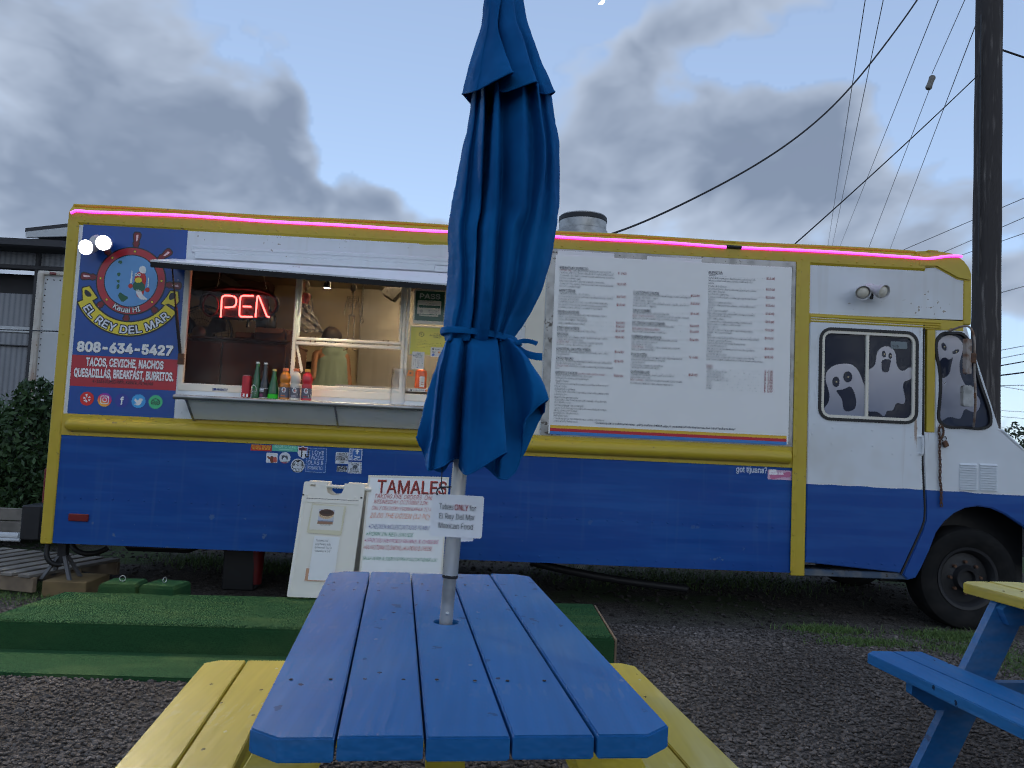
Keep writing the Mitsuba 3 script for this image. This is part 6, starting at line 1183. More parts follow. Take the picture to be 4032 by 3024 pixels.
# ------------------------------------------------------------------ inside the kitchen
ceil = thing('ceiling_lamp', 'warm strip lamp on the kitchen ceiling inside the truck', 'lamp')
obj('housing', cbox(-1.25, .1, 6.42, 6.56, 2.712, 2.738, .003), 'cream_metal', ceil); obj('tube', cbox(-1.2, .05, 6.46, 6.52, 2.690, 2.711, .004), 'white_plastic', ceil, emit=(29, 21.5, 12.2))
cl = thing('clip_lamp', 'small black clip lamp with a warm glow under the top of the window', 'lamp'); c = (-1.175, 2.349)
obj('shade', lathe([(.016, .03), (.026, .0), (.028, -.022), (.026, -.022), (.022, .0), (0, .004)], 20, (c[0], 5.86, c[1])), 'black_plastic', cl, 40)
obj('bulb', lathe([(0, -.018), (.014, -.016), (.019, -.006), (.016, .002), (0, .003)], 16, (c[0], 5.86, c[1])), 'white_plastic', cl, True, emit=(1500, 1050, 560))
obj('clip', cbox(c[0]-.012, c[0]+.012, 5.862, 5.93, c[1]+.018, c[1]+.05, .003), 'black_plastic', cl)
yn = 6.07
NS = thing('neon_sign', 'glowing red neon sign reading OPEN with its first letter unlit', 'neon sign')
nn = lambda pts, r=.0065, n=None: tube(smoothpath([(x, yn, z) for x, z in pts], n or len(pts)*8) if len(pts) > 2 else [(x, yn, z) for x, z in pts], r, 8)
RE = (9.5, .62, .60)
def seg(*p): return nn(p)
def rounded(pts, rad=.02):
    out = [np.array(pts[0], float)]
    for i in range(1, len(pts)-1):
        a, b, c = [np.array(q, float) for q in pts[i-1:i+2]]; u = (a-b)/np.linalg.norm(a-b); w = (c-b)/np.linalg.norm(c-b)
        for t in np.linspace(0, 1, 7): out.append((b+u*rad)*(1-t)**2+2*b*t*(1-t)+(b+w*rad)*t**2)
    out.append(np.array(pts[-1], float)); return tube([(q[0], yn, q[1]) for q in out], .0065, 8)
obj('letter', rounded([(-2.000, 2.101), (-2.002, 2.267), (-1.940, 2.270), (-1.894, 2.262), (-1.891, 2.192), (-1.926, 2.181), (-1.975, 2.178)], .028), 'red_paint', NS, True, emit=RE)
obj('letter', rounded([(-1.765, 2.278), (-1.864, 2.273), (-1.863, 2.112), (-1.761, 2.117)], .025), 'red_paint', NS, True, emit=RE); obj('letter_bar', seg((-1.840, 2.192), (-1.777, 2.193)), 'red_paint', NS, True, emit=RE)
obj('letter', rounded([(-1.741, 2.115), (-1.738, 2.277), (-1.727, 2.278), (-1.655, 2.123), (-1.633, 2.122)], .010), 'red_paint', NS, True, emit=RE)
A_ = np.linspace(0, 2*PI, 40, endpoint=False); oc = (-2.082, 2.185); e1 = dist(oc, (-2.026, 2.188)); e2 = dist(oc, (-2.076, 2.105))
obj('unlit_letter', tube(np.stack([oc[0]+e1*np.cos(A_), np.full(40, yn), oc[1]+e2*np.sin(A_)], 1), .0065, 8, True), 'red_paint', NS, True)
oc = (-1.872, 2.218); e1 = dist(oc, (-1.586, 2.219)); e2 = dist(oc, (-1.885, 2.333))
sq = lambda v, k: np.sign(v)*np.abs(v)**k
obj('frame', tube(np.stack([oc[0]+e1*sq(np.cos(A_), .75), np.full(40, yn+.02), oc[1]+e2*sq(np.sin(A_), .85)], 1), .015, 10, True), 'black_plastic', NS, True)
bp = [(-2.019, 2.290), (-1.657, 2.306), (-1.654, 2.109), (-2.005, 2.091)]
obj('back_panel', slab(Polygon([(q[0], q[1]) for q in bp]), 6.10, 6.108), 'black_plastic', NS)
obj('hanging_wire', cat_([tube([((-1.678, 2.340)[0], 6.09, (-1.678, 2.340)[1]), ((-1.753, 2.425)[0], 6.09, 2.6)], .0022, 6), tube([((-2.050, 2.313)[0], 6.09, (-2.050, 2.313)[1]), ((-2.021, 2.411)[0], 6.09, 2.6)], .0022, 6)]), 'aluminium', NS, kind='stuff')
FA = thing('fan', 'dark caged electric fan behind the neon sign', 'fan'); fc = (-2.295, 2.023); fr = dist(fc, (-2.312, 2.254)); yf = 6.55
Rf = lambda r_, y, t=.004: tube(np.stack([fc[0]+r_*np.cos(A_), np.full(40, y), fc[1]+r_*np.sin(A_)], 1), t, 6, True)
obj('cage', cat_([Rf(fr, yf, .007), Rf(fr*.96, yf-.04, .003), Rf(fr*.75, yf-.06, .0025), Rf(fr*.5, yf-.07, .0025), Rf(fr*.98, yf+.06, .004)]+[tube([(fc[0]+.05*math.cos(a), yf-.075, fc[1]+.05*math.sin(a)), (fc[0]+fr*.6*math.cos(a+.1), yf-.066, fc[1]+fr*.6*math.sin(a+.1)), (fc[0]+fr*math.cos(a+.2), yf-.01, fc[1]+fr*math.sin(a+.2))], .0016, 5) for a in np.linspace(0, 2*PI, 48, endpoint=False)]), 'black_plastic', FA, kind='stuff')
for k in range(3):
    a0 = k*2*PI/3+.5; pts = []
    for r_, w0, w1 in ((.18, -.3, .3), (.5, -.45, .55), (.85, -.35, .6), (.92, .0, .4)):
        for w in (w0, w1): pts.append((fc[0]+fr*r_*math.cos(a0+w), yf-.02+.03*w, fc[1]+fr*r_*math.sin(a0+w)))
    obj('blade', hull(pts+[(p[0], p[1]+.004, p[2]) for p in pts]), 'black_plastic', FA)
obj('hub', mv(xf(lathe([(0, 0), (fr*.24, .0), (fr*.22, .02), (fr*.15, .03), (0, .034)], 28), rotm(90, (1, 0, 0))), (fc[0], yf-.075, fc[1])), 'grey_steel', FA, 40)
obj('motor', mv(xf(lathe([(0, 0), (.07, 0), (.07, .12), (.05, .16), (0, .16)], 20), rotm(-90, (1, 0, 0))), (fc[0], yf+.03, fc[1])), 'black_plastic', FA, 40)
obj('stand', cat_([tube([(fc[0], yf+.05, fc[1]), (fc[0], yf+.05, fc[1]-fr*.9)], .014, 8)]), 'black_plastic', FA, 40)
CB = thing('cabinet', 'dark brown cabinet filling the lower part of the left window pane', 'cabinet'); cz = (-1.985, 1.985)[1]
obj('carcass', cbox(-2.6, (-1.543, 1.891)[0], 6.4, 7.0, .70, cz-.02, .004), 'brown_board', CB); obj('top', cbox(-2.62, (-1.537, 1.892)[0], 6.385, 7.02, cz-.019, cz, .004), 'brown_board', CB)
for i in range(2): 
    xa = -2.58+i*.51; obj('door', cbox(xa, xa+.495, 6.386, 6.399, .78, cz-.04, .004), 'cardboard', CB)
def carton(label, x0, x1, z1, y0=6.55, y1=6.85):
    K = thing('carton', label, 'carton', 'cartons on the dark cabinet'); obj('box', cbox(x0, x1, y0, y1, cz+.001, z1, .003), 'cardboard', K); obj('flap', hull([(x0+.01, y0-.002, z1-.002), (x1-.01, y0-.002, z1-.002), (x0+.015, y0-.05, z1-.045), (x1-.015, y0-.05, z1-.045), (x0+.01, y0+.004, z1+.002), (x1-.01, y0+.004, z1+.002)]), 'cardboard', K)
carton('low brown carton, left of the two boxes under the neon letters', (-2.033, 2.051)[0], (-1.880, 2.058)[0], (-1.956, 2.053)[1])
carton('taller brown carton with the dark jug on it', (-1.874, 2.086)[0], (-1.631, 2.099)[0], (-1.756, 2.098)[1])
carton('narrow brown carton at the edge of the middle window post', (-1.618, 2.080)[0], (-1.568, 2.082)[0], (-1.595, 2.087)[1])
jz = (-1.770, 2.105)[1]; jx_ = (-1.825, 2.155)[0]; jr = dist((-1.908, 2.151), (-1.743, 2.160))/2
JG = thing('jug', 'dark rounded jug standing on a brown carton', 'jug'); obj('body', lathe([(0, 0), (jr*.9, 0), (jr, .02), (jr, .08), (jr*.85, .13), (jr*.4, .16), (jr*.35, .19), (0, .19)], 28, (jx_, 6.68, jz+.001)), 'black_plastic', JG, 40)
obj('handle', tube(smoothpath([(jx_-jr*.7, 6.62, jz+.13), (jx_-jr*1.3, 6.6, jz+.08), (jx_-jr*1.45, 6.58, jz-.005)], 12), .012, 8), 'black_plastic', JG, 40)
obj('wall_shelf', cbox((-2.662, 2.595)[0]-.3, (-2.389, 2.619)[0], 7.2, 8.1, (-2.517, 2.608)[1]-.02, (-2.521, 2.664)[1], .004), 'dark_wall', label='dark shelf high on the kitchen wall behind the neon sign', cat='shelf')
obj('wall_panel', cbox((-2.591, 2.684)[0], (-2.152, 2.708)[0], 7.9, 8.1, (-2.377, 2.618)[1], 2.73, .004), 'brown_board', label='brown board high on the kitchen wall above the neon sign', cat='board')
obj('cable', tube(smoothpath([((-2.559, 2.477)[0], 7.1, (-2.559, 2.477)[1]), ((-2.476, 2.507)[0], 7.1, (-2.476, 2.506)[1]), ((-2.410, 2.524)[0], 7.1, (-2.410, 2.519)[1]), ((-2.376, 2.577)[0], 7.1, (-2.376, 2.577)[1])], 20), .006, 6), 'black_plastic', smooth=40, label='thin black cable looping beside the neon sign', cat='cable')
obj('steel_panel', cbox((-1.267, 2.085)[0], 2.3, 8.05, 8.10, .70, 2.735, .004), 'kitchen_steel', label='tall steel panel on the kitchen wall right of the person', cat='panel')
obj('griddle', cbox((-1.902, 1.867)[0], (-1.576, 1.884)[0], 7.4, 7.9, (-1.663, 1.867)[1], (-1.666, 1.915)[1], .01), 'black_plastic', label='black flat griddle at the back of the kitchen', cat='griddle')
obj('work_counter', cbox(-2.0, 1.6, 7.62, 8.1, .70, 1.62, .006), 'kitchen_steel', label='steel work counter along the back wall of the kitchen', cat='counter')
obj('loudspeaker', xf(hull([(x, 6.6+dy, z) for (x, z) in ((-0.876, 2.459), (-0.846, 2.495), (-0.687, 2.504), (-0.703, 2.485), (-0.778, 2.395), (-0.864, 2.442)) for dy in (0, .16)]), np.eye(4)), 'black_rubber', label='black loudspeaker tilted under the kitchen ceiling', cat='loudspeaker')

def skeleton(label, H, k, parts, skirt):
    K = thing('paper_skeleton', label, 'decoration', 'skeleton decorations in the window'); x, z = H; y = 6.03
    t = lambda pts, r: tube([(x+a*k, y, z+b*k) for a, b in pts], r*k, 6)
    sk = trimesh.creation.icosphere(subdivisions=2, radius=.028*k); sk.vertices[:, 2] *= 1.2
    obj('skull', cat_([mv(sk, (x, y, z)), cbox(x-.014*k, x+.014*k, y-.02*k, y+.014*k, z-.048*k, z-.026*k, .003)]), 'bone', K, 40)
    obj('spine', t([(0, -.04), (0, -.10), (.003, -.19), (.0, -.24)], .007), 'bone', K, 40)
    ribs = []
    for i in range(6):
        a = np.linspace(0, 2*PI, 18, endpoint=False); w = .042-.004*abs(i-2); ribs.append(tube(np.stack([x+w*k*np.cos(a), y+.026*k*np.sin(a), np.full(18, z-(.085+.018*i)*k)-.006*k*np.sin(a)], 1), .0035*k, 5, True))
    obj('ribs', cat_(ribs), 'bone', K, 40, kind='stuff')
    for s in (-1, 1): obj('arm', t([(s*.045, -.075), (s*.058, -.15), (s*.070, -.225), (s*.068, -.25)], .0055), 'bone', K, 40)
    obj('string', tube([(x, y, z+.03*k), (x, y, 2.45)], .0012, 5), 'black_plastic', K)
    if skirt:
        n = 26; V, F = [], []
        for j in range(16):
            for i in range(n):
                u = j/15; a = 2*PI*i/n; xx = x+(.0+.055*u)*k+(.03+.085*u)*k*math.cos(a)+.006*math.sin(i*3+j); V.append((xx, y+(.02+.03*u)*k*math.sin(a), z-(.16+.245*u)*k+.008*math.sin(i*2.2)*u))
        for j in range(15):
            for i in range(n):
                if (i*7+j*13) % 5 in (0, 2): continue
                a, b = j*n+i, j*n+(i+1) % n; F += [(a, b, b+n), (a, b+n, a+n)]
        obj('net_skirt', trimesh.Trimesh(V, F, process=False), 'mesh_net', K)
        obj('bodice', lathe([(0, z-.165*k), (.03*k, z-.165*k), (.046*k, z-.10*k), (.040*k, z-.075*k), (0, z-.075*k)], 14, (x, y, 0)), 'red_paint', K, 40)
    else:
        obj('pelvis', cat_([mv(trimesh.creation.torus(.026*k, .007*k), (x, y, z-.245*k))]), 'bone', K, 40)
        for s in (-1, 1): obj('leg', t([(s*.022, -.25), (s*.026, -.38), (s*.020, -.52), (s*.024, -.545), (s*.05 if s > 0 else -.055, -.555)], .007), 'bone', K, 40)
skeleton('small skeleton decoration in a black net skirt, left of the two hanging in the window', (-1.366, 2.376), (-1.366, 2.376)[1] and .88, None, True)
skeleton('small full skeleton decoration with legs, right of the two hanging in the window', (-1.011, 2.371), .86, None, False)
q = (-0.950, 2.182)
CH = thing('keyring_hook', 'dark hook with a loop and a bunch of dark cloth hanging beside the skeleton', 'hook')
obj('hook', tube(smoothpath([((-0.941, 2.382)[0], 6.01, 2.42), ((-0.932, 2.277)[0], 6.01, (-0.932, 2.277)[1]), ((-0.933, 2.151)[0], 6.01, (-0.933, 2.151)[1])], 12), .003, 6), 'dark_metal', CH, 40)
lc = (-0.930, 2.118); obj('loop', tube(np.stack([lc[0]+.010*np.cos(A_), np.full(40, 6.01), lc[1]+.017*np.sin(A_)], 1), .0028, 6, True), 'dark_metal', CH, 40)
obj('cloth', smoothed := (lambda m: (m, trimesh.smoothing.filter_laplacian(m, iterations=2))[0])(hull([(x_, 6.0+dy, z_) for (x_, z_) in ((-1.020, 2.244), (-0.984, 2.246), (-0.955, 2.201), (-0.921, 2.176), (-0.937, 2.158), (-0.996, 2.188)) for dy in (-.008, .008)]).subdivide()), 'mesh_net', CH, 40)

# ------------------------------------------------------------------ the cook, seen from behind
def hullspheres(a, ra, b, rb, n=14):
    S = lambda c, r: m3.Manifold.sphere(r, n*2).translate(list(map(float, c)))
    return m3.Manifold.batch_hull([S(a, ra), S(b, rb)])
def body(bones, L=.018, it=10):
    m = m3.Manifold()
    for a, ra, b, rb in bones: m = m+hullspheres(a, ra, b, rb)
    m = m.refine_to_length(L); q = m.to_mesh(); t = trimesh.Trimesh(q.vert_properties[:, :3], q.tri_verts, process=True)
    trimesh.smoothing.filter_taubin(t, iterations=it); return t
PE = thing('person', 'person in a pale green tank top seen from behind inside the kitchen', 'person')
yp = 7.2
hd = np.array([*(-1.377, 7.200, 2.112)]); nk = np.array([*(-1.356, 7.200, 2.023)]); cs = np.array([*(-1.366, 7.200, 1.938)]); Ls = np.array([*(-1.484, 7.200, 1.950)]); Rs = np.array([*(-1.258, 7.200, 1.943)])
wa = np.array([*(-1.364, 7.200, 1.702)]); hp_ = wa+[0, 0, -.14]; fl = .70
Le = np.array([*(-1.496, 7.160, 1.754)]); Lw = Le+np.array([.03, .22, -.06]); Re = Rs+np.array([.05, .03, -.27]); Rw_ = Re+np.array([-.06, .20, .02])
bones = [(nk+[0, .0, -.02], .05, hd+[0, .01, -.03], .062), (cs+[0, 0, .06], .075, nk, .05), (Ls, .048, cs+[0, 0, .02], .09), (Rs, .048, cs+[0, 0, .02], .09), (cs+[-.04, 0, -.02], .092, wa+[-.045, 0, 0], .095), (cs+[.04, 0, -.02], .092, wa+[.045, 0, 0], .095), (wa+[-.05, 0, 0], .10, hp_+[-.06, 0, 0], .11), (wa+[.05, 0, 0], .10, hp_+[.06, 0, 0], .11),
   (Ls, .056, Le, .042), (Le, .040, Lw, .026), (Rs, .054, Re, .040), (Re, .037, Rw_, .026)]
for s in (-1, 1): kn = np.array([hp_[0]+s*.085, yp-.02, (hp_[2]+fl)/2+.02]); an = np.array([hp_[0]+s*.09, yp+.0, fl+.07]); bones += [(hp_+[s*.075, 0, -.02], .085, kn, .058), (kn, .056, an, .038), (an+[0, 0, -.03], .035, an+[0, .15, -.04], .028)]
for wv, e in ((Lw, Le), (Rw_, Re)):
    d = (wv-e)/np.linalg.norm(wv-e); sd = np.cross(d, [0, 0, 1]); sd /= np.linalg.norm(sd); pm = wv+d*.06; bones += [(wv, .024, pm, .028)]
    for j, (o, l) in enumerate(((-.026, .062), (-.009, .074), (.009, .070), (.026, .056))): b0 = pm+sd*o+d*.02; b1 = b0+d*l*.5+np.array([0, 0, -.008]); b2 = b1+d*l*.4+np.array([0, 0, -.022]); bones += [(b0, .0095, b1, .009), (b1, .009, b2, .008)]
    t0 = wv+d*.025+sd*.028; t1 = t0+d*.03+sd*.022; t2 = t1+d*.028+np.array([0, 0, -.008]); bones += [(t0, .011, t1, .010), (t1, .010, t2, .008)]
head = [(hd+[0, .0, .02], .078, hd+[0, .03, .01], .080), (hd+[0, .03, -.01], .072, hd+[0, .065, -.055], .040), (hd+[0, .085, -.005], .012, hd+[0, .112, -.028], .014)]
for s in (-1, 1): head += [(hd+[s*.078, .015, -.005], .012, hd+[s*.083, .012, -.035], .010), (hd+[s*.030, .098, .012], .010, hd+[s*.034, .096, .012], .010)]
head += [(hd+[-.02, .098, -.055], .008, hd+[.02, .098, -.055], .008)]
obj('body', body(bones+head, .014, 8), 'skin', PE, True)
hair = [(hd+[0, -.005, .030], .078, hd+[0, .025, .030], .080), (hd+[0, -.018, .005], .068, hd+[0, -.02, .03], .078), (hd+[-.045, -.005, .005], .042, hd+[-.04, .02, .03], .05), (hd+[.045, -.005, .005], .042, hd+[.04, .02, .03], .05), (hd+[-.02, -.015, -.02], .045, hd+[.02, -.015, -.02], .045)]
obj('hair', body(hair, .016, 6), 'hair', PE, True)
shirt = [(cs+[.012, -.004, -.03], .102, wa+[.002, -.006, 0], .108), (cs+[-.028, 0, -.04], .102, wa+[-.05, 0, 0], .107), (cs+[.052, 0, -.03], .102, wa+[.055, 0, 0], .108), (cs+[-.005, 0, .03], .094, cs+[.055, 0, .03], .088), (wa+[-.055, 0, 0], .108, hp_+[-.06, 0, .03], .118), (wa+[.055, 0, 0], .108, hp_+[.06, 0, .03], .118), (cs+[-.035, 0, .04], .066, nk+[-.060, 0, -.050], .034), (cs+[.065, 0, .03], .066, nk+[.068, 0, -.055], .036)]
obj('tank_top', body(shirt, .016, 6), 'shirt', PE, True)
tr = []
for s in (-1, 1): kn = np.array([hp_[0]+s*.085, yp-.02, (hp_[2]+fl)/2+.02]); an = np.array([hp_[0]+s*.09, yp, fl+.09]); tr += [(hp_+[s*.06, 0, -.03], .112, kn, .074), (kn, .072, an, .055)]
obj('trousers', body(tr, .02, 6), 'trousers', PE, True)

# ------------------------------------------------------------------ ghosts in the cab windows
NB = (.005, .009, .024); GH = lin(186, 186, 196); GS = lin(172, 173, 188); GK = (.02, .026, .05)
def cling(name, label, poly, y, build, nb=(.011, .017, .038)):
    P = Print(O=(0, y, 0)); P.poly(poly, nb, 0); build(P, poly); P.put(name, None, 'poster_print', label=label, cat='window poster', group='ghost posters in the cab windows', key=newkey(name))
def gshape(P, clip, outer, eyes, mouth, shade):
    g_ = smoothpoly(outer, 90).intersection(clip); zb = g_.bounds; P.poly(shapely.segmentize(g_, .02), lambda v: np.array(lin(200, 196, 200))*np.clip((v[:, 1:]-zb[1])/(zb[3]-zb[1]), 0, 1)**.8+np.array(lin(128, 134, 152))*(1-np.clip((v[:, 1:]-zb[1])/(zb[3]-zb[1]), 0, 1)**.8), 1)
    for c, rx, rz, a in eyes: P.poly(aff.rotate(aff.scale(circ(c, 1e-0), rx, rz), a), GK, 3) ; P.poly(circ((c[0]+.004, c[1]), .006), lin(200, 180, 140), 4)
    P.poly(smoothpoly(mouth, 40).intersection(clip), GK, 3)
wl = inner.intersection(sbox(wx0, wz0, mlx-.012, wz1)).buffer(.006); wr_ = inner.intersection(sbox(mlx+.012, wz0, wx1, wz1)).buffer(.006)
cling('ghost_poster', 'dark window poster of a big ghost head, left pane of the cab door', wl, YS+.011, lambda P, c: gshape(P, c,
    [(2.579, 1.593), (2.625, 1.665), (2.635, 1.736), (2.608, 1.828), (2.611, 1.898), (2.655, 1.947), (2.738, 1.972), (2.809, 1.966), (2.857, 1.922), (2.894, 1.842), (2.931, 1.750), (2.934, 1.540), (2.627, 1.526)],
    [((2.684, 1.831), .028, .040, 0), ((2.775, 1.873), .035, .042, 0)], [(2.688, 1.762), (2.741, 1.776), (2.797, 1.800), (2.822, 1.768), (2.843, 1.676), (2.832, 1.634), (2.755, 1.616), (2.737, 1.682), (2.709, 1.733)],
    [[(2.650, 1.597), (2.696, 1.611), (2.733, 1.560), (2.674, 1.540)], [(2.862, 1.630), (2.897, 1.667), (2.900, 1.585), (2.863, 1.572)]]))
cling('ghost_poster', 'dark window poster of a whole ghost with arms out, right pane of the door', wr_, YS+.011, lambda P, c: gshape(P, c,
    [(2.931, 1.931), (2.976, 1.963), (2.996, 2.046), (3.021, 2.100), (3.075, 2.123), (3.123, 2.105), (3.147, 2.054), (3.160, 1.972), (3.202, 1.939), (3.261, 1.971), (3.268, 1.883), (3.215, 1.857), (3.206, 1.810), (3.222, 1.741), (3.211, 1.687), (3.157, 1.691), (3.122, 1.631), (3.087, 1.629), (3.064, 1.587), (3.016, 1.614), (2.957, 1.617), (2.935, 1.622), (2.919, 1.784)],
    [((3.053, 2.061), .016, .026, 8), ((3.103, 2.051), .014, .024, 0)], [(3.040, 2.011), (3.076, 2.024), (3.106, 2.019), (3.100, 1.969), (3.085, 1.926), (3.047, 1.929), (3.037, 1.966)],
    [[(3.108, 1.852), (3.156, 1.843), (3.169, 1.750), (3.121, 1.712)], [(2.955, 1.704), (3.015, 1.684), (3.016, 1.637), (2.962, 1.646)]]))
cling('ghost_poster', 'dark window poster of a slanted ghost with angry eyes, small front window of the cab', qwin.buffer(-.004), YS+.016, lambda P, c: gshape(P, c,
    [(3.481, 2.177), (3.535, 2.227), (3.619, 2.225), (3.667, 2.186), (3.656, 2.055), (3.650, 1.973), (3.681, 1.880), (3.741, 1.812), (3.813, 1.734), (3.766, 1.649), (3.694, 1.669), (3.658, 1.598), (3.575, 1.605), (3.504, 1.567), (3.478, 1.753), (3.495, 1.930)],
    [((3.526, 2.143), .018, .032, 20), ((3.619, 2.110), .030, .014, 28)], [(3.506, 2.048), (3.542, 2.059), (3.566, 2.045), (3.593, 2.064), (3.586, 2.017), (3.555, 1.921), (3.513, 1.901), (3.495, 1.953)],
    [[(3.573, 1.875), (3.633, 1.866), (3.646, 1.737), (3.586, 1.723)]]), nb=(.030, .042, .075))
def f(P):
    a, b = (3.102, 2.163), (3.230, 2.107); P.poly(rrect(a[0], b[0], b[1], a[1], .006), lin(110, 122, 128), 0); P.text('yelp', (a[0]+.014, b[1]+.012), .018, lin(26, 34, 44), w=.046)
P = Print(O=(0, YS+.0022, 0)); f(P); P.put('sticker', None, 'print', label='small pale sticker in the upper corner of the cab door window', cat='sticker', key=newkey('sticker'))
# chain and padlock
CN = thing('chain', 'rusty chain looped over the front of the cab door opening and hanging down', 'chain')
cp = [(3.487, 1.537), (3.471, 1.496), (3.478, 1.438), (3.477, 1.368), (3.480, 1.287), (3.483, 1.195), (3.483, 1.114)] + [(3.487, 1.092), (3.492, 1.019), (3.494, 0.932)]
path = smoothpath([(x, YS-.022, z) for x, z in cp], 200); seglen = np.r_[0, np.cumsum(np.linalg.norm(np.diff(path, axis=0), axis=1))]
lk = []; L_ = .030; B_ = np.linspace(0, 2*PI, 14, endpoint=False); lp = np.stack([.0095*np.cos(B_), 0*B_, .013*np.sin(B_)+np.sign(np.sin(B_))*.006], 1)
for i, s in enumerate(np.arange(.01, seglen[-1], L_*.82)):
    j = min(np.searchsorted(seglen, s), 198); p = path[j]; d = path[j+1]-path[j]; a = math.degrees(math.atan2(d[0], -d[2]))
    m = xf(tube(lp, .0036, 6, True), rotm(80 if i % 2 else 12, (0, 0, 1))); m = xf(m, rotm(a, (0, -1, 0))); lk.append(mv(m, p))
for i, m in enumerate(lk): obj('link', m, 'rust', CN, 40)
lk2 = [(x, YS-.020, z) for x, z in ((3.492, 1.532), (3.507, 1.497), (3.502, 1.462), (3.487, 1.432))]
obj('loop', tube(smoothpath(lk2, 16), .008, 6), 'rust', CN, 40)
pq = (3.519, 1.399); PLK = thing('padlock', 'dark padlock hanging on the rusty chain', 'padlock'); obj('case', mv(xf(cbox(-.020, .020, -.010, .010, -.026, .022, .005), rotm(-25, (0, 1, 0))), (pq[0], YS-.024, pq[1])), 'rust', PLK)
obj('shackle', tube(smoothpath([(pq[0]-.018, YS-.024, pq[1]+.02), (pq[0]-.020, YS-.024, pq[1]+.045), (pq[0]-.002, YS-.024, pq[1]+.052), (pq[0]+.006, YS-.024, pq[1]+.03)], 14), .004, 6), 'dark_metal', PLK, 40)

# ------------------------------------------------------------------ utility pole and wires
UP = thing('utility_pole', 'weathered dark wooden utility pole behind the cab of the truck', 'utility pole')
b0, b1 = np.array([*(5.823, 9.000, 3.315)]), np.array([*(5.845, 9.000, 6.802)]); dpole = (b1-b0)/(b1[2]-b0[2])
zz = np.linspace(-.2, 11, 60); obj('post', tube([b0+dpole*(z-b0[2]) for z in zz], [.158-.0022*z+.002*math.sin(z*5) for z in zz], 28), 'pole_wood', UP, 40)
obj('metal_strip', hull([b0+dpole*(z-b0[2])+np.array([x, -.10, 0]) for z in ((5.690, 3.418)[1], (5.676, 6.560)[1]) for x in (-.158, -.150)]+[b0+dpole*(z-b0[2])+np.array([x, -.08, 0]) for z in ((5.690, 3.418)[1], (5.676, 6.560)[1]) for x in (-.158, -.150)]), 'dark_metal', UP)
def wire(label, a, b, r=.006, sag=0.0, ext_=.0, group=None, n=30, mat='wire', back=0.0):
    a, b = np.array(a, float), np.array(b, float); a, b = a-(b-a)*back, b+(b-a)*ext_; t = np.linspace(0, 1, n)[:, None]; P = a+(b-a)*t; P[:, 2] -= 4*sag*(t*(1-t))[:, 0]
    obj('power_line', tube(P, r, 6), mat, label=label, cat='power line', group=group, smooth=40)
gW = 'power lines running down behind the cab'
wire('thin wire, leftmost of the steep lines above the cab', (*(19.651, 45.000, 13.333),), (*(5.774, 12.000, 8.508),), .0075, .0, .25, gW, back=.12)
wire('thin wire, second of the steep lines, meeting the leftmost near the roof', (*(19.898, 45.000, 13.292),), (*(6.067, 12.000, 8.528),), .0075, .0, .25, gW, back=.12)
wire('thin wire, third of the steep lines above the cab', (*(20.336, 45.000, 13.317),), (*(6.962, 12.000, 8.589),), .0075, .0, .25, gW, back=.12)
gy = (*(7.986, 14.000, 8.218),)
wire('steep guy wire with the white insulator in it, lower length', (*(10.787, 22.000, 7.193),), (*(7.961, 14.000, 8.067),), .006, 0, 0, gW)
wire('steep guy wire with the white insulator in it, upper length', (*(8.011, 14.000, 8.379),), (*(6.776, 11.000, 8.006),), .006, 0, .3, gW)
wire('thin wire, fifth of the steep lines, reaching the pole near its top', (*(15.553, 30.000, 9.339),), (*(5.693, 9.000, 6.515),), .006, 0, 0, gW)
q0, q1 = np.array([*(7.943, 14.000, 8.092)]), np.array([*(8.029, 14.000, 8.336)]); dq = (q1-q0)/np.linalg.norm(q1-q0); Mq = trimesh.geometry.align_vectors([0, 0, 1], dq).copy(); Mq[:3, 3] = q0; lq = np.linalg.norm(q1-q0)
obj('insulator', xf(lathe([(0, 0), (lq*.18, .0), (lq*.23, lq*.10), (lq*.20, lq*.3), (lq*.20, lq*.7), (lq*.23, lq*.90), (lq*.18, lq), (0, lq)], 20), Mq), 'concrete', smooth=40, label='white strain insulator in one of the steep wires beside the pole', cat='insulator')
pc = [(*(1.092, 7.000, 3.160),), (*(1.454, 7.200, 3.363),), (*(1.931, 7.400, 3.657),), (*(2.436, 7.600, 3.994),), (*(2.967, 7.800, 4.397),), (*(3.477, 8.000, 4.871),), (*(3.912, 8.200, 5.373),), (*(4.367, 8.400, 5.974),), (*(4.741, 8.600, 6.498),), (*(5.173, 8.800, 7.207),)]
obj('power_line', tube(smoothpath(pc, 80), .0095, 8), 'wire', smooth=40, label='thick black twisted service cable sweeping up from the truck roof', cat='power line')
wire('straight cable rising from the cab roof to the pole', (*(2.829, 7.200, 3.209),), (*(5.675, 8.950, 5.833),), .0065, .02)
gR = 'power lines crossing behind the pole'
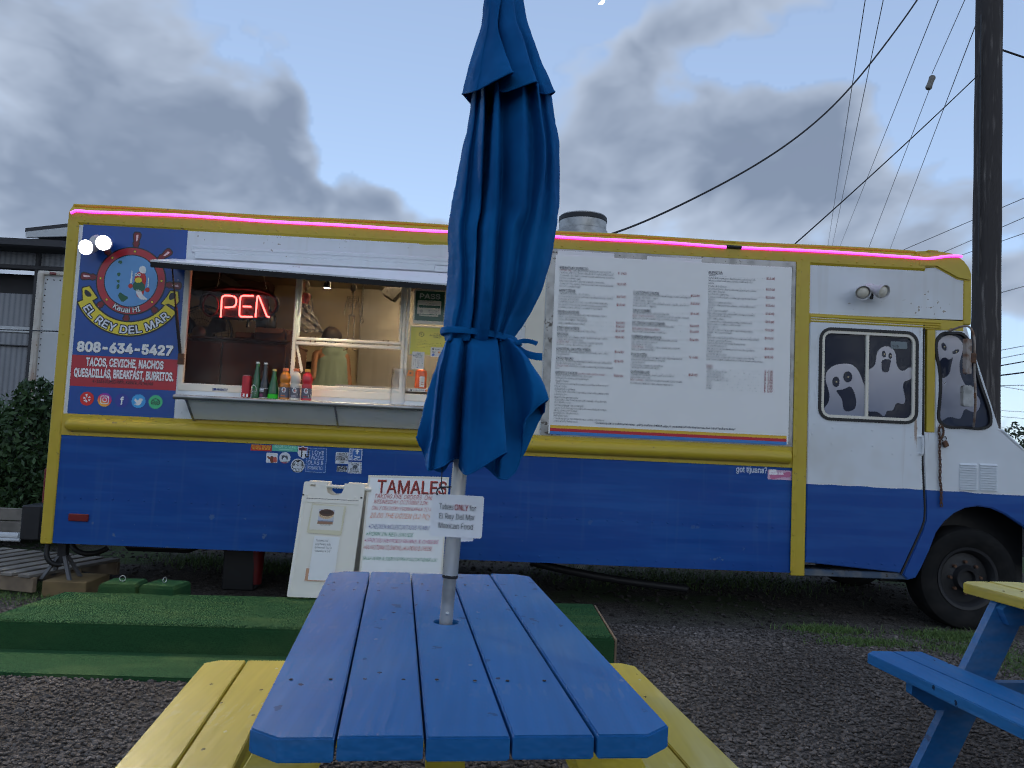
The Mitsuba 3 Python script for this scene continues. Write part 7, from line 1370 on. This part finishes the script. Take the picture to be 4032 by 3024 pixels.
for lb, a, b, pA, r in (('upper of the three thin lines rising past the pole to the right', (15.957, 30.000, 9.306), (16.727, 24.000, 9.620), 0, .011), ('middle of the three thin lines rising past the pole to the right', (17.357, 30.000, 9.200), (16.727, 24.000, 8.996), 0, .011), ('lowest of the three thin lines rising past the pole to the right', (18.463, 30.000, 9.316), (16.728, 24.000, 8.493), 0, .011),
    ('rising line at the height of the roof corner, right of the pole', (16.269, 26.000, 6.667), (18.122, 26.000, 7.272), 0, .012), ('uppermost of the close bundle of lines right of the pole', (17.261, 26.000, 5.040), (18.122, 26.000, 5.242), 0, .012), ('second of the close bundle of lines right of the pole', (17.262, 26.000, 4.767), (18.122, 26.000, 4.977), 0, .012),
    ('third, thicker line of the bundle right of the pole', (17.262, 26.000, 4.521), (18.122, 26.000, 4.713), 0, .022), ('fourth, thickest line of the bundle right of the pole', (17.263, 26.000, 4.197), (18.122, 26.000, 4.344), 0, .028), ('level line under the bundle right of the pole', (17.264, 26.000, 3.865), (18.122, 26.000, 3.915), 0, .012),
    ('line slanting down under the bundle right of the pole', (17.264, 26.000, 3.847), (18.122, 26.000, 3.749), 0, .009), ('upper of the faint low lines right of the pole', (26.563, 40.000, 3.973), (27.880, 40.000, 3.955), 0, .012), ('middle of the faint low lines right of the pole', (26.563, 40.000, 3.665), (27.880, 40.000, 3.620), 0, .012), ('lowest of the faint low lines right of the pole', (26.565, 40.000, 3.091), (27.880, 40.000, 3.058), 0, .012),
    ('short twisted cable leaving the pole near its top to the right', (5.995, 9.000, 6.195), (6.482, 9.200, 6.207), 0, .012)):
    wire(lb, a, b, r, 0, .5, gR, back=0 if 'twisted' in lb else 1.3)
wire('black wire running left across the grey building to the truck', (*(-4.972, 9.500, 2.307),), (*(-8.575, 14.000, 2.775),), .009, .0)

# ------------------------------------------------------------------ building, trailer, hedge at the left
BD = thing('warehouse', 'grey corrugated metal building at the left edge', 'building')
yb = 18.0; nz = lambda y, x=60: 0
Zt, Zb1, Zo0, Zo1 = (-10.582, 4.965)[1], (-10.556, 4.665)[1], (-10.547, 4.572)[1], (-10.501, 4.046)[1]
xr = (-9.341, 4.575)[0]; xl_ = -18.0
obj('upper_siding', cbox(xl_, xr+3, yb, yb+.1, Zb1, Zt, 0), 'corrugated', BD)
obj('lintel', cbox(xl_, xr+3, yb-.12, yb+.1, Zo0, Zb1-.003, .01), 'dark_wall', BD)
obj('door_opening', cbox(xl_, (-10.085, 4.327)[0], yb+.6, yb+.7, 0, Zo0, 0), 'dark_wall', BD)
Zs = (-10.431, 3.250)[1]; Zl = (-10.397, 2.867)[1]
obj('door_panel', cbox(xl_, (-10.061, 3.707)[0], yb+.1, yb+.16, Zs+.06, Zo1, .01), 'corrugated', BD); obj('door_rail', cbox(xl_, (-10.026, 3.297)[0], yb+.05, yb+.16, Zs-.08, Zs+.055, .01), 'trailer_white', BD)
obj('door_panel', cbox(xl_, (-10.018, 3.092)[0], yb+.08, yb+.16, Zl+.02, Zs-.085, .01), 'corrugated', BD); obj('door_panel', cbox(xl_, (-10.014, 2.477)[0], yb+.12, yb+.18, .0, Zl, .01), 'corrugated', BD); obj('door_rail', cbox(xl_, (-10.020, 2.886)[0], yb+.06, yb+.16, Zl+.001, Zl+.019, 0), 'dark_wall', BD)
obj('side_siding', cbox((-10.002, 4.539)[0], xr+3, yb+.02, yb+.1, 0, Zo0-.003, 0), 'corrugated', BD)
obj('post', cbox((-10.042, 4.537)[0], (-9.962, 4.541)[0], yb-.10, yb+.08, 0, Zt, .01), 'dark_wall', BD)
obj('roof', hull([(xl_, yb-.7, Zt+.02), ((-9.174, 4.936)[0], yb-.7, Zt+.02), (xl_, yb-.7, Zt+.16), ((-9.174, 4.936)[0], yb-.7, Zt+.16), (xl_, yb+6, Zt+.9), ((-9.174, 4.936)[0]+1, yb+6, Zt+.9), (xl_, yb+6, Zt+.75), ((-9.174, 4.936)[0]+1, yb+6, Zt+.75)]), 'dark_wall', BD)
HB = thing('gabled_house', 'building with a white fascia roof overhang seen above the trailer', 'building')
g0, g1, g2, g3 = (-11.532, 5.991), (-10.429, 6.217), (-10.960, 5.518), (-11.487, 5.854)
obj('roof', hull([(g0[0], 20, g0[1]), (g1[0]+1.5, 20, g1[1]+.22), (g0[0], 20, g0[1]-.10), (g1[0]+1.5, 20, g1[1]+.12), (g0[0], 26, g0[1]), (g1[0]+1.5, 26, g1[1]+.22), (g0[0], 26, g0[1]-.1), (g1[0]+1.5, 26, g1[1]+.1)]), 'dark_wall', HB)
obj('fascia', hull([(g0[0]+.03, 19.97, g0[1]-.101), (g1[0]+1.5, 19.97, g1[1]+.115), (g3[0], 19.97, g3[1]-.10), (g1[0]+1.5, 19.97, g1[1]-.25), (g0[0]+.03, 20.05, g0[1]-.101), (g1[0]+1.5, 20.05, g1[1]+.115), (g3[0], 20.05, g3[1]-.10), (g1[0]+1.5, 20.05, g1[1]-.25)]), 'trailer_white', HB)
obj('soffit', hull([(g3[0]+.1, 20.06, g3[1]-.11), (g1[0]+1.4, 20.06, g1[1]-.26), (g2[0], 20.9, g2[1]-.05), (g1[0]+1.4, 20.9, g2[1]-.05), (g3[0]+.1, 25, g3[1]-.11), (g1[0]+1.4, 25, g1[1]-.26)]), 'dark_wall', HB)
obj('wall', cbox(g2[0], g1[0]+1.3, 21, 25, 0, g2[1]-.05, 0), 'corrugated', HB)
TL_ = thing('trailer', 'white riveted box trailer with a rusty corner post behind the hedge', 'trailer')
yt = 11.0; tx0, tx1, tx2 = (-6.113, 2.635)[0], (-6.046, 2.639)[0], -3.2; tz0, tz1 = .9, (-6.009, 3.203)[1]
obj('body', cbox(tx1, tx2, yt+.02, yt+6.5, tz0, tz1+.03, 0), 'trailer_white', TL_); obj('corner_post', cbox(tx0, tx1+.01, yt-.03, yt+6.5, tz0, tz1+.06, .01), 'rusty_white', TL_)
obj('top_rail', cbox(tx0, tx2, yt-.02, yt+.1, tz1+.031, (-6.016, 3.289)[1], .01), 'rusty_white', TL_); obj('marker_lamp', cbox((-5.945, 3.251)[0], (-5.860, 3.256)[0], yt-.05, yt-.019, (-5.901, 3.235)[1], (-5.904, 3.269)[1], .008), 'reflector_red', TL_)
rp = [(x, yt+.019, z) for x in (tx1+.03, tx1+.62) for z in np.arange(1.0, tz1, .085)]+[(x, yt+.019, tz1-.03) for x in np.arange(tx1+.05, tx2, .085)]
obj('rivets', rivets(rp, .010), 'dark_metal', TL_, kind='stuff'); 
obj('underframe', cbox(tx0, tx2, yt+.1, yt+6, .6, .899, 0), 'dark_wall', TL_)
def leafmass(n, boxes, seed, size, cols):
    r = np.random.default_rng(seed); tot = sum(b[-1] for b in boxes); C = np.concatenate([np.tile(np.array(b[:6], float), (int(n*b[6]/tot), 1)) for b in boxes])
    m = len(C); d = r.normal(size=(m, 3)); d /= np.linalg.norm(d, axis=1, keepdims=True); rad = r.uniform(.55, 1.05, m)**.6
    rad *= .72+.45*meshkit.noise((C[:, :3]+d*[2.2, 2, 3.])*1.7, seed)
    p = C[:, :3]+d*C[:, 3:]*rad[:, None]; ok = p[:, 2] > .02; p = p[ok]; m = len(p)
    u = r.normal(size=(m, 3)); u /= np.linalg.norm(u, axis=1, keepdims=True); w = np.cross(u, r.normal(size=(m, 3))); w /= np.linalg.norm(w, axis=1, keepdims=True); s = size*r.uniform(.6, 1.3, (m, 1))
    V = np.stack([p-u*s, p+w*s*.42+u*s*.1, p+u*s, p-w*s*.42+u*s*.1], 1).reshape(-1, 3); k = np.arange(m)[:, None]*4; F = np.concatenate([k+[0, 1, 2], k+[0, 2, 3]])
    t = np.repeat(r.uniform(0, 1, (m, 1)), 4, 0); return trimesh.Trimesh(V, F, process=False), np.array(cols[0])*(1-t)+np.array(cols[1])*t
HG = thing('hedge', 'dense dark green leafy hedge behind the left end of the truck', 'hedge')
hz = (-4.869, 1.453)[1]; hx_ = [(-4.955, 1.352)[0], (-4.790, 1.360)[0], (-4.601, 1.369)[0]]
bx = [(hx_[0]-1.2, 8.9, .75, .8, .6, hz-.68, 3), (hx_[0], 8.8, .72, .7, .6, hz-.70, 3), (hx_[1], 8.7, .72, .6, .55, hz-.72, 3), (hx_[2], 8.5, .85, .5, .5, (-4.509, 1.610)[1]-.80, 3), (hx_[2]+.5, 8.6, .8, .6, .5, hz-.70, 2), (hx_[2]+.02, 8.4, (-4.456, 1.606)[1]-.12, .22, .22, .22, .6), (hx_[1], 8.2, .55, .9, .4, .42, 2)]
lm, lc_ = leafmass(15000, bx, 31, .040, ((.012, .034, .010), (.045, .095, .026)))
obj('foliage', lm, 'leaf', HG, color=lc_)
r_ = random.Random(4); sm = []
for i in range(26):
    x = r_.uniform(hx_[0]-1.6, hx_[2]+.8); y = r_.uniform(8.4, 9); sm.append(tube([(x, y, 0), (x+r_.uniform(-.1, .1), y, .5), (x+r_.uniform(-.3, .3), y-.1, 1.1)], [.016, .012, .004], 5))
obj('stems', cat_(sm), 'bare_wood', HG, 40, kind='stuff')
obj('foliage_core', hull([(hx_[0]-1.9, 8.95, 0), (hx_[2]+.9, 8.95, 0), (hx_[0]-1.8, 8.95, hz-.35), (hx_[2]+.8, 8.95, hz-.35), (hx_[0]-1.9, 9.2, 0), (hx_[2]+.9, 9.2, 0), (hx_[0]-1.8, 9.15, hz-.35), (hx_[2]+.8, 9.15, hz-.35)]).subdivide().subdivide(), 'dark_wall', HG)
# far trees on the right horizon, lava rock kerb behind the truck
tb = [(44+i*2.6+(i % 3), 62+(i*7) % 9, 1.6+((i*5) % 4)*.5, 2.4, 2, 1.7+((i*3) % 5)*.4, 1) for i in range(12)]
lm, lc_ = leafmass(9000, tb, 77, .22, ((.012, .026, .012), (.035, .06, .022))); obj('far_trees', lm, 'leaf', color=lc_, kind='stuff', label='far dark line of trees beyond the bonnet at the right edge')
lm, lc_ = leafmass(9000, [(-3+i*2.4, 24+(i*5) % 4, .8, 1.6, 1.0, 1.0, 1) for i in range(10)], 78, .09, ((.012, .03, .012), (.035, .07, .022))); obj('shrubs', lm, 'leaf', color=lc_, kind='stuff', label='low dark shrubs far behind the truck')
# crescent moon
md = np.array([*(0.130, 1.000, 1.848)])-CAM; md /= np.linalg.norm(md); MO = CAM+md*2600; sp = trimesh.creation.icosphere(subdivisions=4, radius=11.5)
sdir = upv*-.62+r0*.72-fwd*-.42; sdir /= np.linalg.norm(sdir); nrm = sp.vertices/11.5; keep = ((nrm[sp.faces].mean(1)@sdir) > .0) & ((nrm[sp.faces].mean(1)@fwd) < .1)
cr = trimesh.Trimesh(sp.vertices, sp.faces[keep], process=True)
obj('moon', mv(cr, MO), 'paper', emit=(1.6, 1.5, 1.3), label='thin bright crescent moon at the top of the sky', cat='moon')
